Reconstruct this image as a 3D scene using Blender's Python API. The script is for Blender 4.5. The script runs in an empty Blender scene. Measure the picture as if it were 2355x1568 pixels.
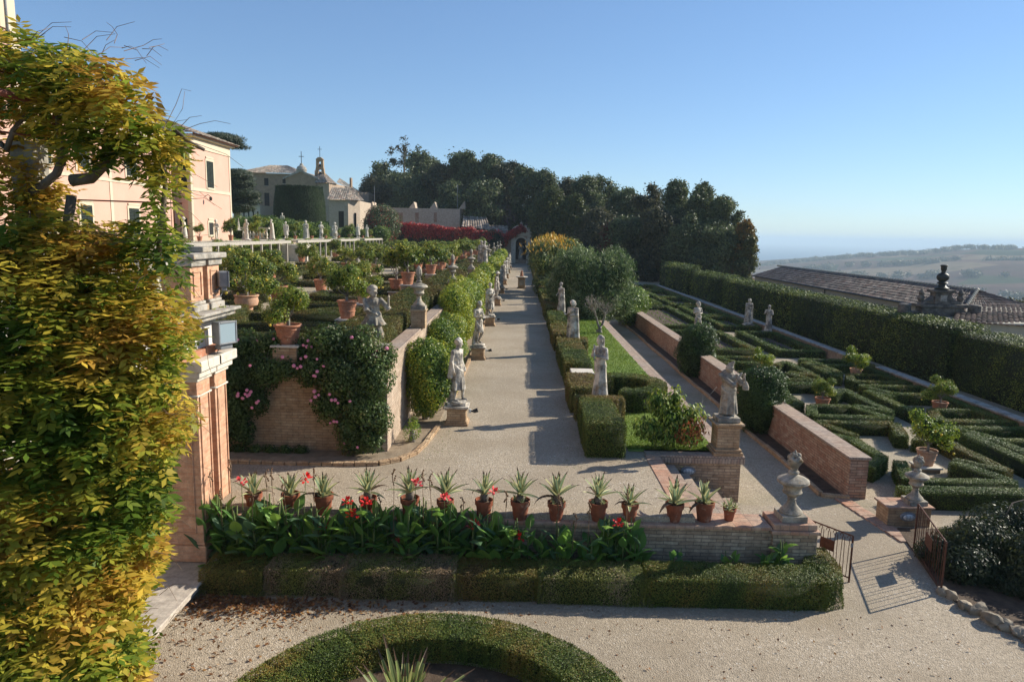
import bpy, bmesh, math, random
import numpy as np
from mathutils import Vector, Matrix
random.seed(7); R_ = np.random.RandomState(11)
rad = math.radians
SC = bpy.context.scene
COL = SC.collection

# ---------------------------------------------------------------- camera
F = 1620.0; CX, CY = 1177.5, 784.0          # focal length and centre in photo units (2355 x 1568)
CAMZ = 5.0; CAMY = .52
PITCH, YAW, ROLL = rad(8.58), rad(0.62), rad(1.1)
cam_d = bpy.data.cameras.new('camera'); cam = bpy.data.objects.new('camera', cam_d); COL.objects.link(cam)
cam_d.sensor_width = 36; cam_d.lens = F / 2355 * 36; cam_d.clip_start = .05; cam_d.clip_end = 90000
fwd = Vector((-math.sin(YAW) * math.cos(PITCH), math.cos(YAW) * math.cos(PITCH), -math.sin(PITCH)))
rgt0 = fwd.cross(Vector((0, 0, 1))).normalized(); up0 = rgt0.cross(fwd)
up = (up0 * math.cos(ROLL) - rgt0 * math.sin(ROLL)); rgt = fwd.cross(up)
cam.matrix_world = Matrix(((rgt.x, up.x, -fwd.x, 0), (rgt.y, up.y, -fwd.y, CAMY), (rgt.z, up.z, -fwd.z, CAMZ), (0, 0, 0, 1)))
SC.camera = cam
def ray(x, y):
    return fwd * F + rgt * (x - CX) - up * (y - CY)
def P(x, y, z=0.0):                          # the point of the level plane z seen at a photo position
    d = ray(x, y); t = (z - CAMZ) / d.z
    return Vector((d.x * t, CAMY + d.y * t, z))
def PY(x, y, Y):                             # the point at depth Y
    d = ray(x, y); t = (Y - CAMY) / d.y
    return Vector((d.x * t, Y, CAMZ + d.z * t))

def IMG(p):                                  # where a point appears in the photo
    d = Vector(p) - Vector((0, CAMY, CAMZ)); w_ = d.dot(fwd); return CX + F * d.dot(rgt) / w_, CY - F * d.dot(up) / w_
# ---------------------------------------------------------------- light
SUN_AZ, SUN_EL = rad(66), rad(29)
S = Vector((math.sin(SUN_AZ) * math.cos(SUN_EL), math.cos(SUN_AZ) * math.cos(SUN_EL), math.sin(SUN_EL)))
w = bpy.data.worlds.new("World"); SC.world = w; w.use_nodes = True
nt = w.node_tree; sky = nt.nodes.new('ShaderNodeTexSky'); sky.sky_type = 'NISHITA'; sky.sun_disc = False
sky.sun_elevation = SUN_EL; sky.sun_rotation = SUN_AZ; sky.air_density = 1.0; sky.dust_density = .0; sky.ozone_density = 2.4; sky.altitude = 200
hs_ = nt.nodes.new('ShaderNodeHueSaturation'); hs_.inputs['Saturation'].default_value = 1.03; gm_ = nt.nodes.new('ShaderNodeGamma'); gm_.inputs[1].default_value = .77; nt.links.new(sky.outputs[0], gm_.inputs[0]); nt.links.new(gm_.outputs[0], hs_.inputs['Color']); mt_ = nt.nodes.new('ShaderNodeMix'); mt_.data_type = 'RGBA'; mt_.blend_type = 'MULTIPLY'; mt_.inputs[0].default_value = 1; mt_.inputs[7].default_value = (.84, 1.03, 1.27, 1); nt.links.new(hs_.outputs[0], mt_.inputs[6]); nt.links.new(mt_.outputs[2], nt.nodes['Background'].inputs[0]); nt.nodes['Background'].inputs[1].default_value = .114
sl = bpy.data.lights.new('sun', 'SUN'); sl.energy = 5.0; sl.angle = rad(.55); sl.color = (1, .93, .80)
so = bpy.data.objects.new('sun', sl); COL.objects.link(so); so.rotation_euler = S.to_track_quat('Z', 'Y').to_euler()
SC.view_settings.view_transform = 'Standard'; SC.view_settings.look = 'None'; SC.view_settings.exposure = .56; SC.view_settings.gamma = 1
SC.cycles.max_bounces = 6; SC.cycles.transparent_max_bounces = 6; SC.cycles.volume_bounces = 2

# ---------------------------------------------------------------- materials
def lin(h):
    return tuple(((c / 255 / 12.92) if c / 255 < .04045 else ((c / 255 + .055) / 1.055) ** 2.4) for c in h)
class N:
    def __init__(s, name):
        s.m = bpy.data.materials.new(name); s.m.use_nodes = True; s.t = s.m.node_tree; s.b = s.t.nodes['Principled BSDF']; s.out = s.t.nodes['Material Output']
        s.b.inputs['Specular IOR Level'].default_value = .3; s.b.inputs['Roughness'].default_value = .85
    def n(s, ty, **k):
        nd = s.t.nodes.new(ty)
        for a, v in k.items():
            if a in nd.inputs.keys(): nd.inputs[a].default_value = v
            else: setattr(nd, a, v)
        return nd
    def l(s, a, b): s.t.links.new(a, b)
    def co(s, kind='Object', scale=None):
        c = s.n('ShaderNodeTexCoord').outputs[kind]
        if scale:
            mp = s.n('ShaderNodeMapping'); mp.inputs['Scale'].default_value = scale; s.l(c, mp.inputs[0]); c = mp.outputs[0]
        return c
    def noise(s, sc, det=6, rough=.6, co=None):
        nd = s.n('ShaderNodeTexNoise', Scale=sc, Detail=det, Roughness=rough)
        s.l(co if co is not None else s.co(), nd.inputs['Vector']); return nd.outputs['Fac']
    def ramp(s, fac, stops, interp='LINEAR'):
        r = s.n('ShaderNodeValToRGB'); r.color_ramp.interpolation = interp
        e = r.color_ramp.elements
        while len(e) < len(stops): e.new(.5)
        for i, (p, c) in enumerate(stops): e[i].position = p; e[i].color = (*c, 1)
        s.l(fac, r.inputs[0]); return r.outputs[0]
    def mix(s, f, a, b, mode='MIX'):
        m = s.n('ShaderNodeMix', data_type='RGBA', blend_type=mode)
        for sock, v in ((m.inputs[0], f), (m.inputs[6], a), (m.inputs[7], b)):
            if hasattr(v, 'is_output') or hasattr(v, 'links'): s.l(v, sock)
            elif isinstance(v, (int, float)): sock.default_value = v
            else: sock.default_value = (*v, 1)
        return m.outputs[2]
    def base(s, c):
        if isinstance(c, tuple): s.b.inputs['Base Color'].default_value = (*c, 1)
        else: s.l(c, s.b.inputs['Base Color'])
    def bump(s, h, strength=.5, dist=.02):
        b = s.n('ShaderNodeBump', Strength=strength, Distance=dist); s.l(h, b.inputs['Height']); s.l(b.outputs[0], s.b.inputs['Normal'])
def m_var(name, c1, c2, sc=3, bump=.3, bsc=30, rough=.85, c3=None, s3=.7):
    k = N(name); f = k.noise(sc)
    st = [(.3, c1), (.68, c2)]
    c = k.ramp(f, st)
    if c3: c = k.mix(k.ramp(k.noise(sc * 2.7, 8, .7), [(s3 - .08, (0, 0, 0)), (s3, (1, 1, 1))]), c, c3)
    k.base(c); k.b.inputs['Roughness'].default_value = rough
    if bump: k.bump(k.noise(bsc, 8), bump)
    return k.m
def m_brick(name, c1, c2, mort, bw=.3, rh=.07, ms=.009, stain=None, bump=.7):
    k = N(name); uv = k.co('UV')
    nz = k.n('ShaderNodeTexNoise', Scale=2.2, Detail=3.0); k.l(uv, nz.inputs['Vector'])
    wob = k.n('ShaderNodeVectorMath', operation='SCALE'); k.l(nz.outputs['Color'], wob.inputs[0]); wob.inputs['Scale'].default_value = .04
    ad = k.n('ShaderNodeVectorMath', operation='ADD'); k.l(uv, ad.inputs[0]); k.l(wob.outputs[0], ad.inputs[1])
    b = k.n('ShaderNodeTexBrick'); k.l(ad.outputs[0], b.inputs['Vector'])
    b.inputs['Scale'].default_value = 1; b.inputs['Brick Width'].default_value = bw; b.inputs['Row Height'].default_value = rh
    b.inputs['Mortar Size'].default_value = ms; b.inputs['Mortar Smooth'].default_value = .3
    b.inputs['Color1'].default_value = (*c1, 1); b.inputs['Color2'].default_value = (*c2, 1); b.inputs['Mortar'].default_value = (*mort, 1); b.inputs['Bias'].default_value = -.15
    f = k.noise(1.3, 6, .6); f2 = k.noise(22, 6, .7)
    c = k.mix(k.ramp(f, [(.35, (0, 0, 0)), (.75, (.6, .6, .6))]), b.outputs[0], stain or tuple(v * .55 for v in c1))
    c = k.mix(1.0, c, k.ramp(k.noise(7, 8, .75), [(.3, (.55, .53, .52)), (.7, (1.2, 1.18, 1.15))]), 'MULTIPLY')
    k.base(c)
    h = k.n('ShaderNodeMath', operation='SUBTRACT'); k.l(f2, h.inputs[0]); k.l(b.outputs['Fac'], h.inputs[1])
    k.bump(h.outputs[0], bump, .02); return k.m
def m_leaf(name, rough=.5, trans=.3, spec=.35):
    k = N(name); a = k.n('ShaderNodeAttribute', attribute_name='Col')
    k.base(a.outputs['Color']); k.b.inputs['Roughness'].default_value = rough; k.b.inputs['Specular IOR Level'].default_value = spec
    if trans:
        t = k.n('ShaderNodeBsdfTranslucent'); k.l(a.outputs['Color'], t.inputs['Color'])
        mx = k.n('ShaderNodeMixShader'); mx.inputs[0].default_value = trans
        k.l(k.b.outputs[0], mx.inputs[1]); k.l(t.outputs[0], mx.inputs[2]); k.l(mx.outputs[0], k.out.inputs['Surface'])
    return k.m
M = {}
M['leaf'] = m_leaf('leaf'); M['gloss'] = m_leaf('glossy_leaf', .45, .32, .35); M['box'] = m_leaf('box_leaf', .55, .15, .25)
M['vine'] = m_leaf('vine_leaf', .5, .5, .2); M['grass'] = m_leaf('grass_blade', .6, .3, .2)
M['attr'] = m_leaf('painted', .9, 0, .15)
def mk_gravel(name, base, dark):
    k = N(name)
    v = k.n('ShaderNodeTexVoronoi', Scale=46.0); k.l(k.co(), v.inputs['Vector'])
    pe = k.ramp(v.outputs['Color'], [(.1, tuple(x * .62 for x in base)), (.45, base), (.85, tuple(min(1, x * 1.28) for x in base)), (1, (.72, .7, .66))])
    big = k.noise(.55, 7, .62); c = k.mix(k.ramp(big, [(.40, (0, 0, 0)), (.68, (.9, .9, .9))]), pe, dark); c = k.mix(k.ramp(k.noise(.16, 8, .7), [(.48, (0, 0, 0)), (.72, (.55, .55, .55))]), c, tuple(q * .62 for q in base))
    c = k.mix(1.0, c, k.ramp(k.noise(11, 5, .8), [(.25, (.74, .73, .72)), (.75, (1.12, 1.12, 1.12))]), 'MULTIPLY')
    k.base(c); k.bump(v.outputs['Distance'], .8, .010); return k.m
M['gravel'] = mk_gravel('gravel', (.40, .33, .24), (.32, .255, .175))
M['gravel2'] = mk_gravel('gravel_mossy', (.40, .33, .235), (.26, .225, .13))
M['soil'] = m_var('soil', (.05, .032, .02), (.12, .08, .05), 6, .9, 25)
M['drysoil'] = m_var('dry_soil', (.19, .14, .09), (.33, .26, .18), 4, .8, 30)
M['turf'] = m_var('turf', (.12, .18, .03), (.20, .27, .05), 1.6, .6, 60)
M['brick'] = m_brick('old_brick', (.45, .32, .21), (.68, .53, .37), (.29, .225, .165), .27, .068, .009, bump=.8)
M['brick_red'] = m_brick('red_brick', (.46, .255, .17), (.62, .47, .34), (.22, .165, .125), .27, .07, .009, bump=.8)
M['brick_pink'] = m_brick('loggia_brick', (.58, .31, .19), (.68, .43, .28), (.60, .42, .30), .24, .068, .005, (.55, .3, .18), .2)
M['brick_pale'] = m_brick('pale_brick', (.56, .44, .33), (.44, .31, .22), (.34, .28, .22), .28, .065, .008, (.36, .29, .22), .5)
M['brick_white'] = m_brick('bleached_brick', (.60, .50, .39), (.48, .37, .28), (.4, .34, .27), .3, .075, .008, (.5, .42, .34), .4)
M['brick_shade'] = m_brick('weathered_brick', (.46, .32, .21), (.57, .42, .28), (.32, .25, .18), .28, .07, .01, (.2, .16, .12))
M['brick_ped'] = m_brick('pedestal_brick', (.50, .34, .20), (.62, .48, .31), (.30, .22, .15), .27, .066, .007, (.34, .2, .1))
M['coping'] = m_brick('brick_coping', (.44, .30, .22), (.55, .43, .32), (.15, .12, .1), .07, .42, .008, (.33, .31, .28))
M['tiles'] = m_brick('terracotta_slab', (.52, .27, .17), (.60, .40, .27), (.26, .2, .15), .17, .33, .006, (.35, .32, .28))
M['floor'] = m_brick('floor_tile', (.50, .44, .37), (.56, .50, .42), (.38, .33, .28), .11, .11, .004, (.45, .40, .35), .1)
def mk_stone(name, c1, c2, dark, orange=None, amt=.58):
    k = N(name); o = k.n('ShaderNodeObjectInfo').outputs['Random']
    mp = k.n('ShaderNodeVectorMath', operation='ADD'); k.l(k.co(), mp.inputs[0])
    cx = k.n('ShaderNodeCombineXYZ'); mu = k.n('ShaderNodeMath', operation='MULTIPLY'); k.l(o, mu.inputs[0]); mu.inputs[1].default_value = 37
    for i in range(3): k.l(mu.outputs[0], cx.inputs[i])
    k.l(cx.outputs[0], mp.inputs[1]); v = mp.outputs[0]
    c = k.ramp(k.noise(5, 6, .65, v), [(.3, c1), (.7, c2)])
    c = k.mix(k.ramp(k.noise(3.1, 9, .72, v), [(amt - .1, (0, 0, 0)), (amt + .08, (.85, .85, .85))]), c, dark)
    if orange:
        n2 = k.n('ShaderNodeVectorMath', operation='SCALE'); k.l(v, n2.inputs[0]); n2.inputs['Scale'].default_value = 1.7
        c = k.mix(k.ramp(k.noise(3.4, 9, .75, n2.outputs[0]), [(.56, (0, 0, 0)), (.68, (.85, .85, .85))]), c, orange)
    k.base(c); k.bump(k.noise(38, 8, .7, v), .5, .012); return k.m
M['stone'] = mk_stone('statue_stone', (.62, .54, .43), (.78, .71, .60), (.10, .09, .08), (.44, .29, .12), .50)
M['stone_dk'] = mk_stone('lichen_stone', (.40, .34, .26), (.52, .46, .36), (.13, .12, .1), (.36, .20, .06), .5)
M['stone_lt'] = mk_stone('pale_stone', (.58, .52, .42), (.66, .60, .50), (.30, .27, .22), None, .6)
M['stone_grey'] = mk_stone('grey_stone', (.36, .33, .28), (.45, .41, .35), (.15, .14, .12), (.42, .24, .09), .55)
M['terra'] = mk_stone('terracotta', (.38, .15, .08), (.46, .21, .12), (.22, .11, .07), (.50, .38, .28), .58)
M['terra_old'] = mk_stone('old_terracotta', (.46, .25, .15), (.55, .33, .21), (.30, .19, .13), (.56, .46, .36), .6)
M['terra_red'] = mk_stone('red_terracotta', (.24, .065, .03), (.33, .11, .055), (.12, .05, .03), (.40, .27, .19), .56)
def mk_plaster(name, c1, c2, stain):
    k = N(name); c = k.ramp(k.noise(.6, 7, .6), [(.3, c1), (.7, c2)])
    s = k.noise(1.0, 7, .65, k.co('Object', (1.4, 1.4, .35)))
    c = k.mix(k.ramp(s, [(.55, (0, 0, 0)), (.8, (.7, .7, .7))]), c, stain); k.base(c); k.bump(k.noise(12, 8), .15, .02); return k.m
M['pink'] = mk_plaster('pink_plaster', (.60, .345, .26), (.64, .39, .30), (.50, .36, .27))
M['cream'] = mk_plaster('cream_plaster', (.56, .47, .34), (.62, .52, .39), (.44, .36, .26))
M['cream_dk'] = mk_plaster('aged_plaster', (.36, .33, .26), (.44, .40, .31), (.25, .22, .18))
M['white'] = mk_plaster('white_plaster', (.66, .63, .58), (.74, .71, .66), (.5, .36, .27))
k = N('shutter'); wv = k.n('ShaderNodeTexWave', bands_direction='Z', Scale=3.2); k.l(k.co(), wv.inputs['Vector'])
k.base(k.ramp(wv.outputs['Fac'], [(.1, (.006, .01, .009)), (.8, (.028, .042, .035))])); k.bump(wv.outputs['Fac'], 1, .05); M['shutter'] = k.m
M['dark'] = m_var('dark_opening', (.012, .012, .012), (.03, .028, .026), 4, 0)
M['rust'] = m_var('rusty_iron', (.07, .028, .018), (.14, .055, .03), 14, .3, 60, .75)
M['redpipe'] = m_var('red_iron', (.16, .045, .03), (.25, .08, .05), 9, .2, 60, .5)
M['metal'] = m_var('grey_metal', (.16, .17, .18), (.24, .25, .26), 8, .1, 60, .45)
M['black'] = m_var('black_metal', (.015, .015, .016), (.03, .03, .032), 8, .1, 60, .4)
k = N('lamp_glass'); k.base((.30, .38, .42)); k.b.inputs['Roughness'].default_value = .22; k.b.inputs['Specular IOR Level'].default_value = .9; M['glass'] = k.m
k = N('frost_glass'); k.base((.55, .57, .56)); k.b.inputs['Roughness'].default_value = .2; M['glass_w'] = k.m
M['bark'] = m_var('bark', (.09, .07, .055), (.20, .165, .13), 9, .9, 22)
M['bark_w'] = m_var('grey_bark', (.15, .13, .11), (.30, .27, .23), 7, .9, 18)
M['wood'] = m_var('grey_timber', (.30, .275, .235), (.44, .40, .34), 5, .4, 30)
M['bronze'] = m_var('bronze', (.025, .03, .025), (.05, .05, .04), 8, .1, 60, .5)
M['rock'] = mk_stone('rock', (.30, .235, .16), (.40, .33, .24), (.14, .12, .09), None, .52)
M['stone_black'] = mk_stone('blackened_stone', (.17, .145, .12), (.25, .22, .18), (.06, .055, .05), (.22, .14, .06), .5)
M['vbark'] = m_var('vine_bark', (.10, .075, .055), (.19, .15, .115), 9, .9, 22)
M['canna_y'] = m_var('lemon_skin', (.72, .48, .03), (.78, .56, .06), 5, 0, rough=.4)

# ---------------------------------------------------------------- mesh builders
def tag(o, label=None, cat=None, group=None, kind=None):
    for k_, v in (('label', label), ('category', cat), ('group', group), ('kind', kind)):
        if v: o[k_] = v
    return o
def empty(name, loc, label, cat, group=None, rz=0.0, sc=1.0):
    o = bpy.data.objects.new(name, None); COL.objects.link(o); o.location = loc; o.rotation_euler = (0, 0, rz); o.scale = (sc, sc, sc)
    o.empty_display_size = .2
    return tag(o, label, cat, group)
def link(name, me, parent=None):
    o = bpy.data.objects.new(name, me); COL.objects.link(o)
    if parent: o.parent = parent
    return o
class MB:
    def __init__(s): s.v = []; s.f = []; s.c = []
    def add(s, vs, fs, col=None):
        b = len(s.v); s.v += [tuple(v) for v in vs]; s.f += [tuple(i + b for i in f) for f in fs]
        if col is not None: s.c += [col] * len(vs)
        return s
    def box(s, x0, x1, y0, y1, z0, z1, col=None):
        return s.add([(x0, y0, z0), (x1, y0, z0), (x1, y1, z0), (x0, y1, z0), (x0, y0, z1), (x1, y0, z1), (x1, y1, z1), (x0, y1, z1)],
                     [(0, 3, 2, 1), (4, 5, 6, 7), (0, 1, 5, 4), (1, 2, 6, 5), (2, 3, 7, 6), (3, 0, 4, 7)], col)
    def prism(s, pts, z0, z1, col=None):     # plan polygon, counter-clockwise
        n = len(pts)
        return s.add([(p[0], p[1], z0) for p in pts] + [(p[0], p[1], z1) for p in pts],
                     [tuple(range(n - 1, -1, -1)), tuple(range(n, 2 * n))] + [(i, (i + 1) % n, n + (i + 1) % n, n + i) for i in range(n)], col)
    def slab(s, pts, y0, y1):                # outline in x,z (counter-clockwise seen from -y), extruded along y
        n = len(pts)
        return s.add([(p[0], y0, p[1]) for p in pts] + [(p[0], y1, p[1]) for p in pts],
                     [tuple(range(n)), tuple(range(2 * n - 1, n - 1, -1))] + [((i + 1) % n, i, n + i, n + (i + 1) % n) for i in range(n)])
    def lathe(s, prof, seg=20, c=(0, 0, 0), fn=None):
        b = []; n = len(prof)
        for r, z in prof:
            for i in range(seg):
                a = 2 * math.pi * i / seg; q = r * (fn(a, z) if fn else 1)
                b.append((c[0] + q * math.cos(a), c[1] + q * math.sin(a), c[2] + z))
        f = [(j * seg + i, j * seg + (i + 1) % seg, (j + 1) * seg + (i + 1) % seg, (j + 1) * seg + i) for j in range(n - 1) for i in range(seg)]
        f += [tuple(range(seg - 1, -1, -1)), tuple((n - 1) * seg + i for i in range(seg))]
        return s.add(b, f)
    def tube(s, pts, r0, r1=None, seg=8, cap=True):
        r1 = r0 if r1 is None else r1; pts = [Vector(p) for p in pts]; n = len(pts); vs = []
        for i, p in enumerate(pts):
            d = (pts[min(i + 1, n - 1)] - pts[max(i - 1, 0)]).normalized()
            a = d.cross(Vector((0, 0, 1)) if abs(d.z) < .9 else Vector((1, 0, 0))).normalized(); b = d.cross(a)
            r = r0 + (r1 - r0) * i / (n - 1)
            for k_ in range(seg):
                t = 2 * math.pi * k_ / seg; vs.append(p + a * r * math.cos(t) + b * r * math.sin(t))
        f = [(j * seg + i, (j + 1) * seg + i, (j + 1) * seg + (i + 1) % seg, j * seg + (i + 1) % seg) for j in range(n - 1) for i in range(seg)]
        if cap: f += [tuple(range(seg)), tuple((n - 1) * seg + i for i in range(seg - 1, -1, -1))]
        return s.add(vs, f)
    def ball(s, c, r, sub=2, jit=0, sq=(1, 1, 1), rot=None):
        bm = bmesh.new(); bmesh.ops.create_icosphere(bm, subdivisions=sub, radius=1)
        ph = [random.uniform(0, 6) for _ in range(6)]
        vs = []
        for v in bm.verts:
            q = v.co
            k_ = 1 + jit * (math.sin(q.x * 3.1 + ph[0]) + math.sin(q.y * 3.7 + ph[1]) + math.sin(q.z * 4.1 + ph[2]) + .6 * math.sin(q.x * 7 + q.y * 6 + ph[3]) + .6 * math.sin(q.z * 8 - q.y * 5 + ph[4])) / 3
            u = Vector((q.x * sq[0], q.y * sq[1], q.z * sq[2])) * (r * k_)
            if rot: u = rot @ u
            vs.append(u + Vector(c))
        fs = [tuple(v.index for v in f.verts) for f in bm.faces]; bm.free()
        return s.add(vs, fs)
    def mesh(s, name, mat, smooth=False, uv=True):
        me = bpy.data.meshes.new(name); me.from_pydata(s.v, [], s.f); me.materials.append(mat)
        if smooth is not False:
            me.polygons.foreach_set('use_smooth', [True] * len(me.polygons))
            if smooth != 1: me.set_sharp_from_angle(angle=rad(smooth))
        if uv:
            ul = me.uv_layers.new(name='UVMap'); arr = []
            vv = me.vertices
            for p in me.polygons:
                n = p.normal; ax, ay, az = abs(n.x), abs(n.y), abs(n.z)
                for vi in p.vertices:
                    q = vv[vi].co
                    if az >= ax and az >= ay: arr += [q.y, q.x]
                    elif ax >= ay: arr += [q.y, q.z]
                    else: arr += [q.x, q.z]
            ul.data.foreach_set('uv', arr)
        if s.c and len(s.c) == len(s.v):
            a = me.color_attributes.new('Col', 'FLOAT_COLOR', 'POINT'); a.data.foreach_set('color', [q for c in s.c for q in (*c[:3], 1)])
        return me
    def obj(s, name, mat, parent=None, smooth=False, bevel=0):
        o = link(name, s.mesh(name, mat, smooth), parent)
        if bevel:
            b = o.modifiers.new('bevel', 'BEVEL'); b.width = bevel; b.segments = 2; b.limit_method = 'ANGLE'
        return o

def rnd(n, lo=0, hi=1): return R_.uniform(lo, hi, n)
def unit(n):
    v = R_.normal(size=(n, 3)); return v / np.linalg.norm(v, axis=1)[:, None]
def nrm(v): return v / (np.linalg.norm(v, axis=1)[:, None] + 1e-9)
def noise3(p, sc, seed=0):                   # smooth pseudo-noise, about -1..1
    r = np.random.RandomState(seed); o = np.zeros(len(p))
    for k_ in range(5):
        d = r.normal(size=3) * sc * (1 + .6 * k_); o += np.sin(p @ d + r.uniform(0, 6)) / (1 + .5 * k_)
    return o / 2.4
def palette(p, cols, sc=2.0, spread=.45, seed=0, vary=.18):
    cols = np.array(cols, float); n = len(cols)
    t = .5 + .38 * noise3(p, sc, seed) + R_.normal(size=len(p)) * spread * .4
    i = np.clip((t * n).astype(int), 0, n - 1); c = cols[i]
    return np.clip(c * (1 + R_.normal(size=(len(p), 1)) * vary), 0, 1)
class LF:                                    # leaf accumulator: quads with their own colour
    def __init__(s): s.q = []; s.c = []; s.extra = []
    def add(s, p, nr, size, cols, aspect=.5, droop=0.0, d=None, tilt=.6):
        n = len(p)
        if n == 0: return s
        nr = nrm(nr + unit(n) * tilt)
        if d is None:
            d = unit(n); d[:, 2] -= droop
        d = nrm(d - nr * np.sum(d * nr, axis=1)[:, None] * .85); sd = nrm(np.cross(d, nr))
        L = (np.asarray(size) * rnd(n, .7, 1.3))[:, None]; W = L * aspect
        m = p + d * L * .48
        s.q.append(np.stack([p, m + sd * W * .5, p + d * L, m - sd * W * .5], 1)); s.c.append(cols); return s
    def cull(s, keep):
        s.q = [q for q, k_ in zip(s.q, keep) if k_]; s.c = [q for q, k_ in zip(s.c, keep) if k_]; return s
    def mesh(s, name, mat, core=None, corecol=(.03, .035, .015)):
        q = np.concatenate(s.q).reshape(-1, 3); c = np.repeat(np.concatenate(s.c), 4, axis=0); nq = len(q) // 4
        cv, cf = (core.v, core.f) if core else ([], [])
        me = bpy.data.meshes.new(name); V = len(q) + len(cv); me.vertices.add(V)
        allv = np.concatenate([q, np.array(cv, float).reshape(-1, 3)]) if cv else q
        me.vertices.foreach_set('co', allv.ravel())
        lt = [4] * nq + [len(f) for f in cf]; idx = np.arange(nq * 4)
        if cf: idx = np.concatenate([idx, np.array([i + nq * 4 for f in cf for i in f])])
        me.loops.add(len(idx)); me.loops.foreach_set('vertex_index', idx.astype(np.int32))
        me.polygons.add(len(lt)); st = np.concatenate([[0], np.cumsum(lt)[:-1]]).astype(np.int32)
        me.polygons.foreach_set('loop_start', st)
        try: me.polygons.foreach_set('loop_total', np.array(lt, np.int32))
        except Exception: pass
        me.update(calc_edges=True); me.validate()
        a = me.color_attributes.new('Col', 'FLOAT_COLOR', 'POINT')
        cc = np.concatenate([c, np.tile(np.array(corecol), (len(cv), 1))]) if cv else c
        cc = np.concatenate([cc, np.ones((len(cc), 1))], 1)
        if len(me.vertices) == len(cc): a.data.foreach_set('color', cc.ravel())
        me.materials.append(mat)
        if cv: me.materials.append(M['attr']); mi = np.zeros(len(me.polygons), np.int32); mi[nq:] = 1; (me.polygons.foreach_set('material_index', mi) if len(mi) == nq + len(cf) else None)
        return me
def blob_leaves(lf, blobs, size, cols, cover=1.7, csc=2.0, aspect=.5, droop=.2, spread=.45, seed=0, rmin=.7, tilt=.7, core=None, corek=.72, zmin=None, rough=.2, rfreq=2.6):
    for (c, r, sq) in blobs:
        c = np.array(c, float); sq = np.array(sq, float); area = 4 * math.pi * r * r * (sq[0] * sq[1] + sq[0] * sq[2] + sq[1] * sq[2]) / 3
        n = max(8, int(cover * area / (size * size * aspect)))
        u = unit(n); rr = rmin + (1.06 - rmin) * rnd(n) ** .6
        rr *= 1 + rough * noise3(u, rfreq, int(abs(c[0] * 77 + c[1] * 13)) % 999)
        p = c + u * (rr * r)[:, None] * sq
        if zmin is not None: k_ = p[:, 2] > zmin; p = p[k_]; u = u[k_]
        lf.add(p, u, size, palette(p, cols, csc, spread, seed), aspect, droop, tilt=tilt)
        if core is not None: core.ball(c, r * corek, 2, .1, sq)
    return lf
def lod(Y, px=1.5, mn=.022): return max(mn, abs(Y) / 704. * px)

# palettes (albedo)
BOXG = [(.05, .08, .014), (.08, .12, .018), (.12, .155, .024), (.17, .17, .028), (.22, .15, .03)]
BOXD = [(.06, .095, .02), (.09, .145, .026), (.13, .185, .032), (.20, .215, .04)]
BOXB = [(.07, .10, .02), (.13, .15, .026), (.19, .165, .035), (.25, .165, .04), (.19, .12, .05)]
HOLM = [(.06, .08, .035), (.085, .11, .045), (.12, .15, .058), (.16, .19, .075)]
LEMON = [(.05, .09, .014), (.08, .14, .018), (.12, .195, .025), (.20, .25, .035), (.34, .32, .045)]
CITR = [(.08, .14, .016), (.15, .23, .022), (.24, .32, .03), (.36, .40, .04), (.46, .43, .05)]

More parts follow.
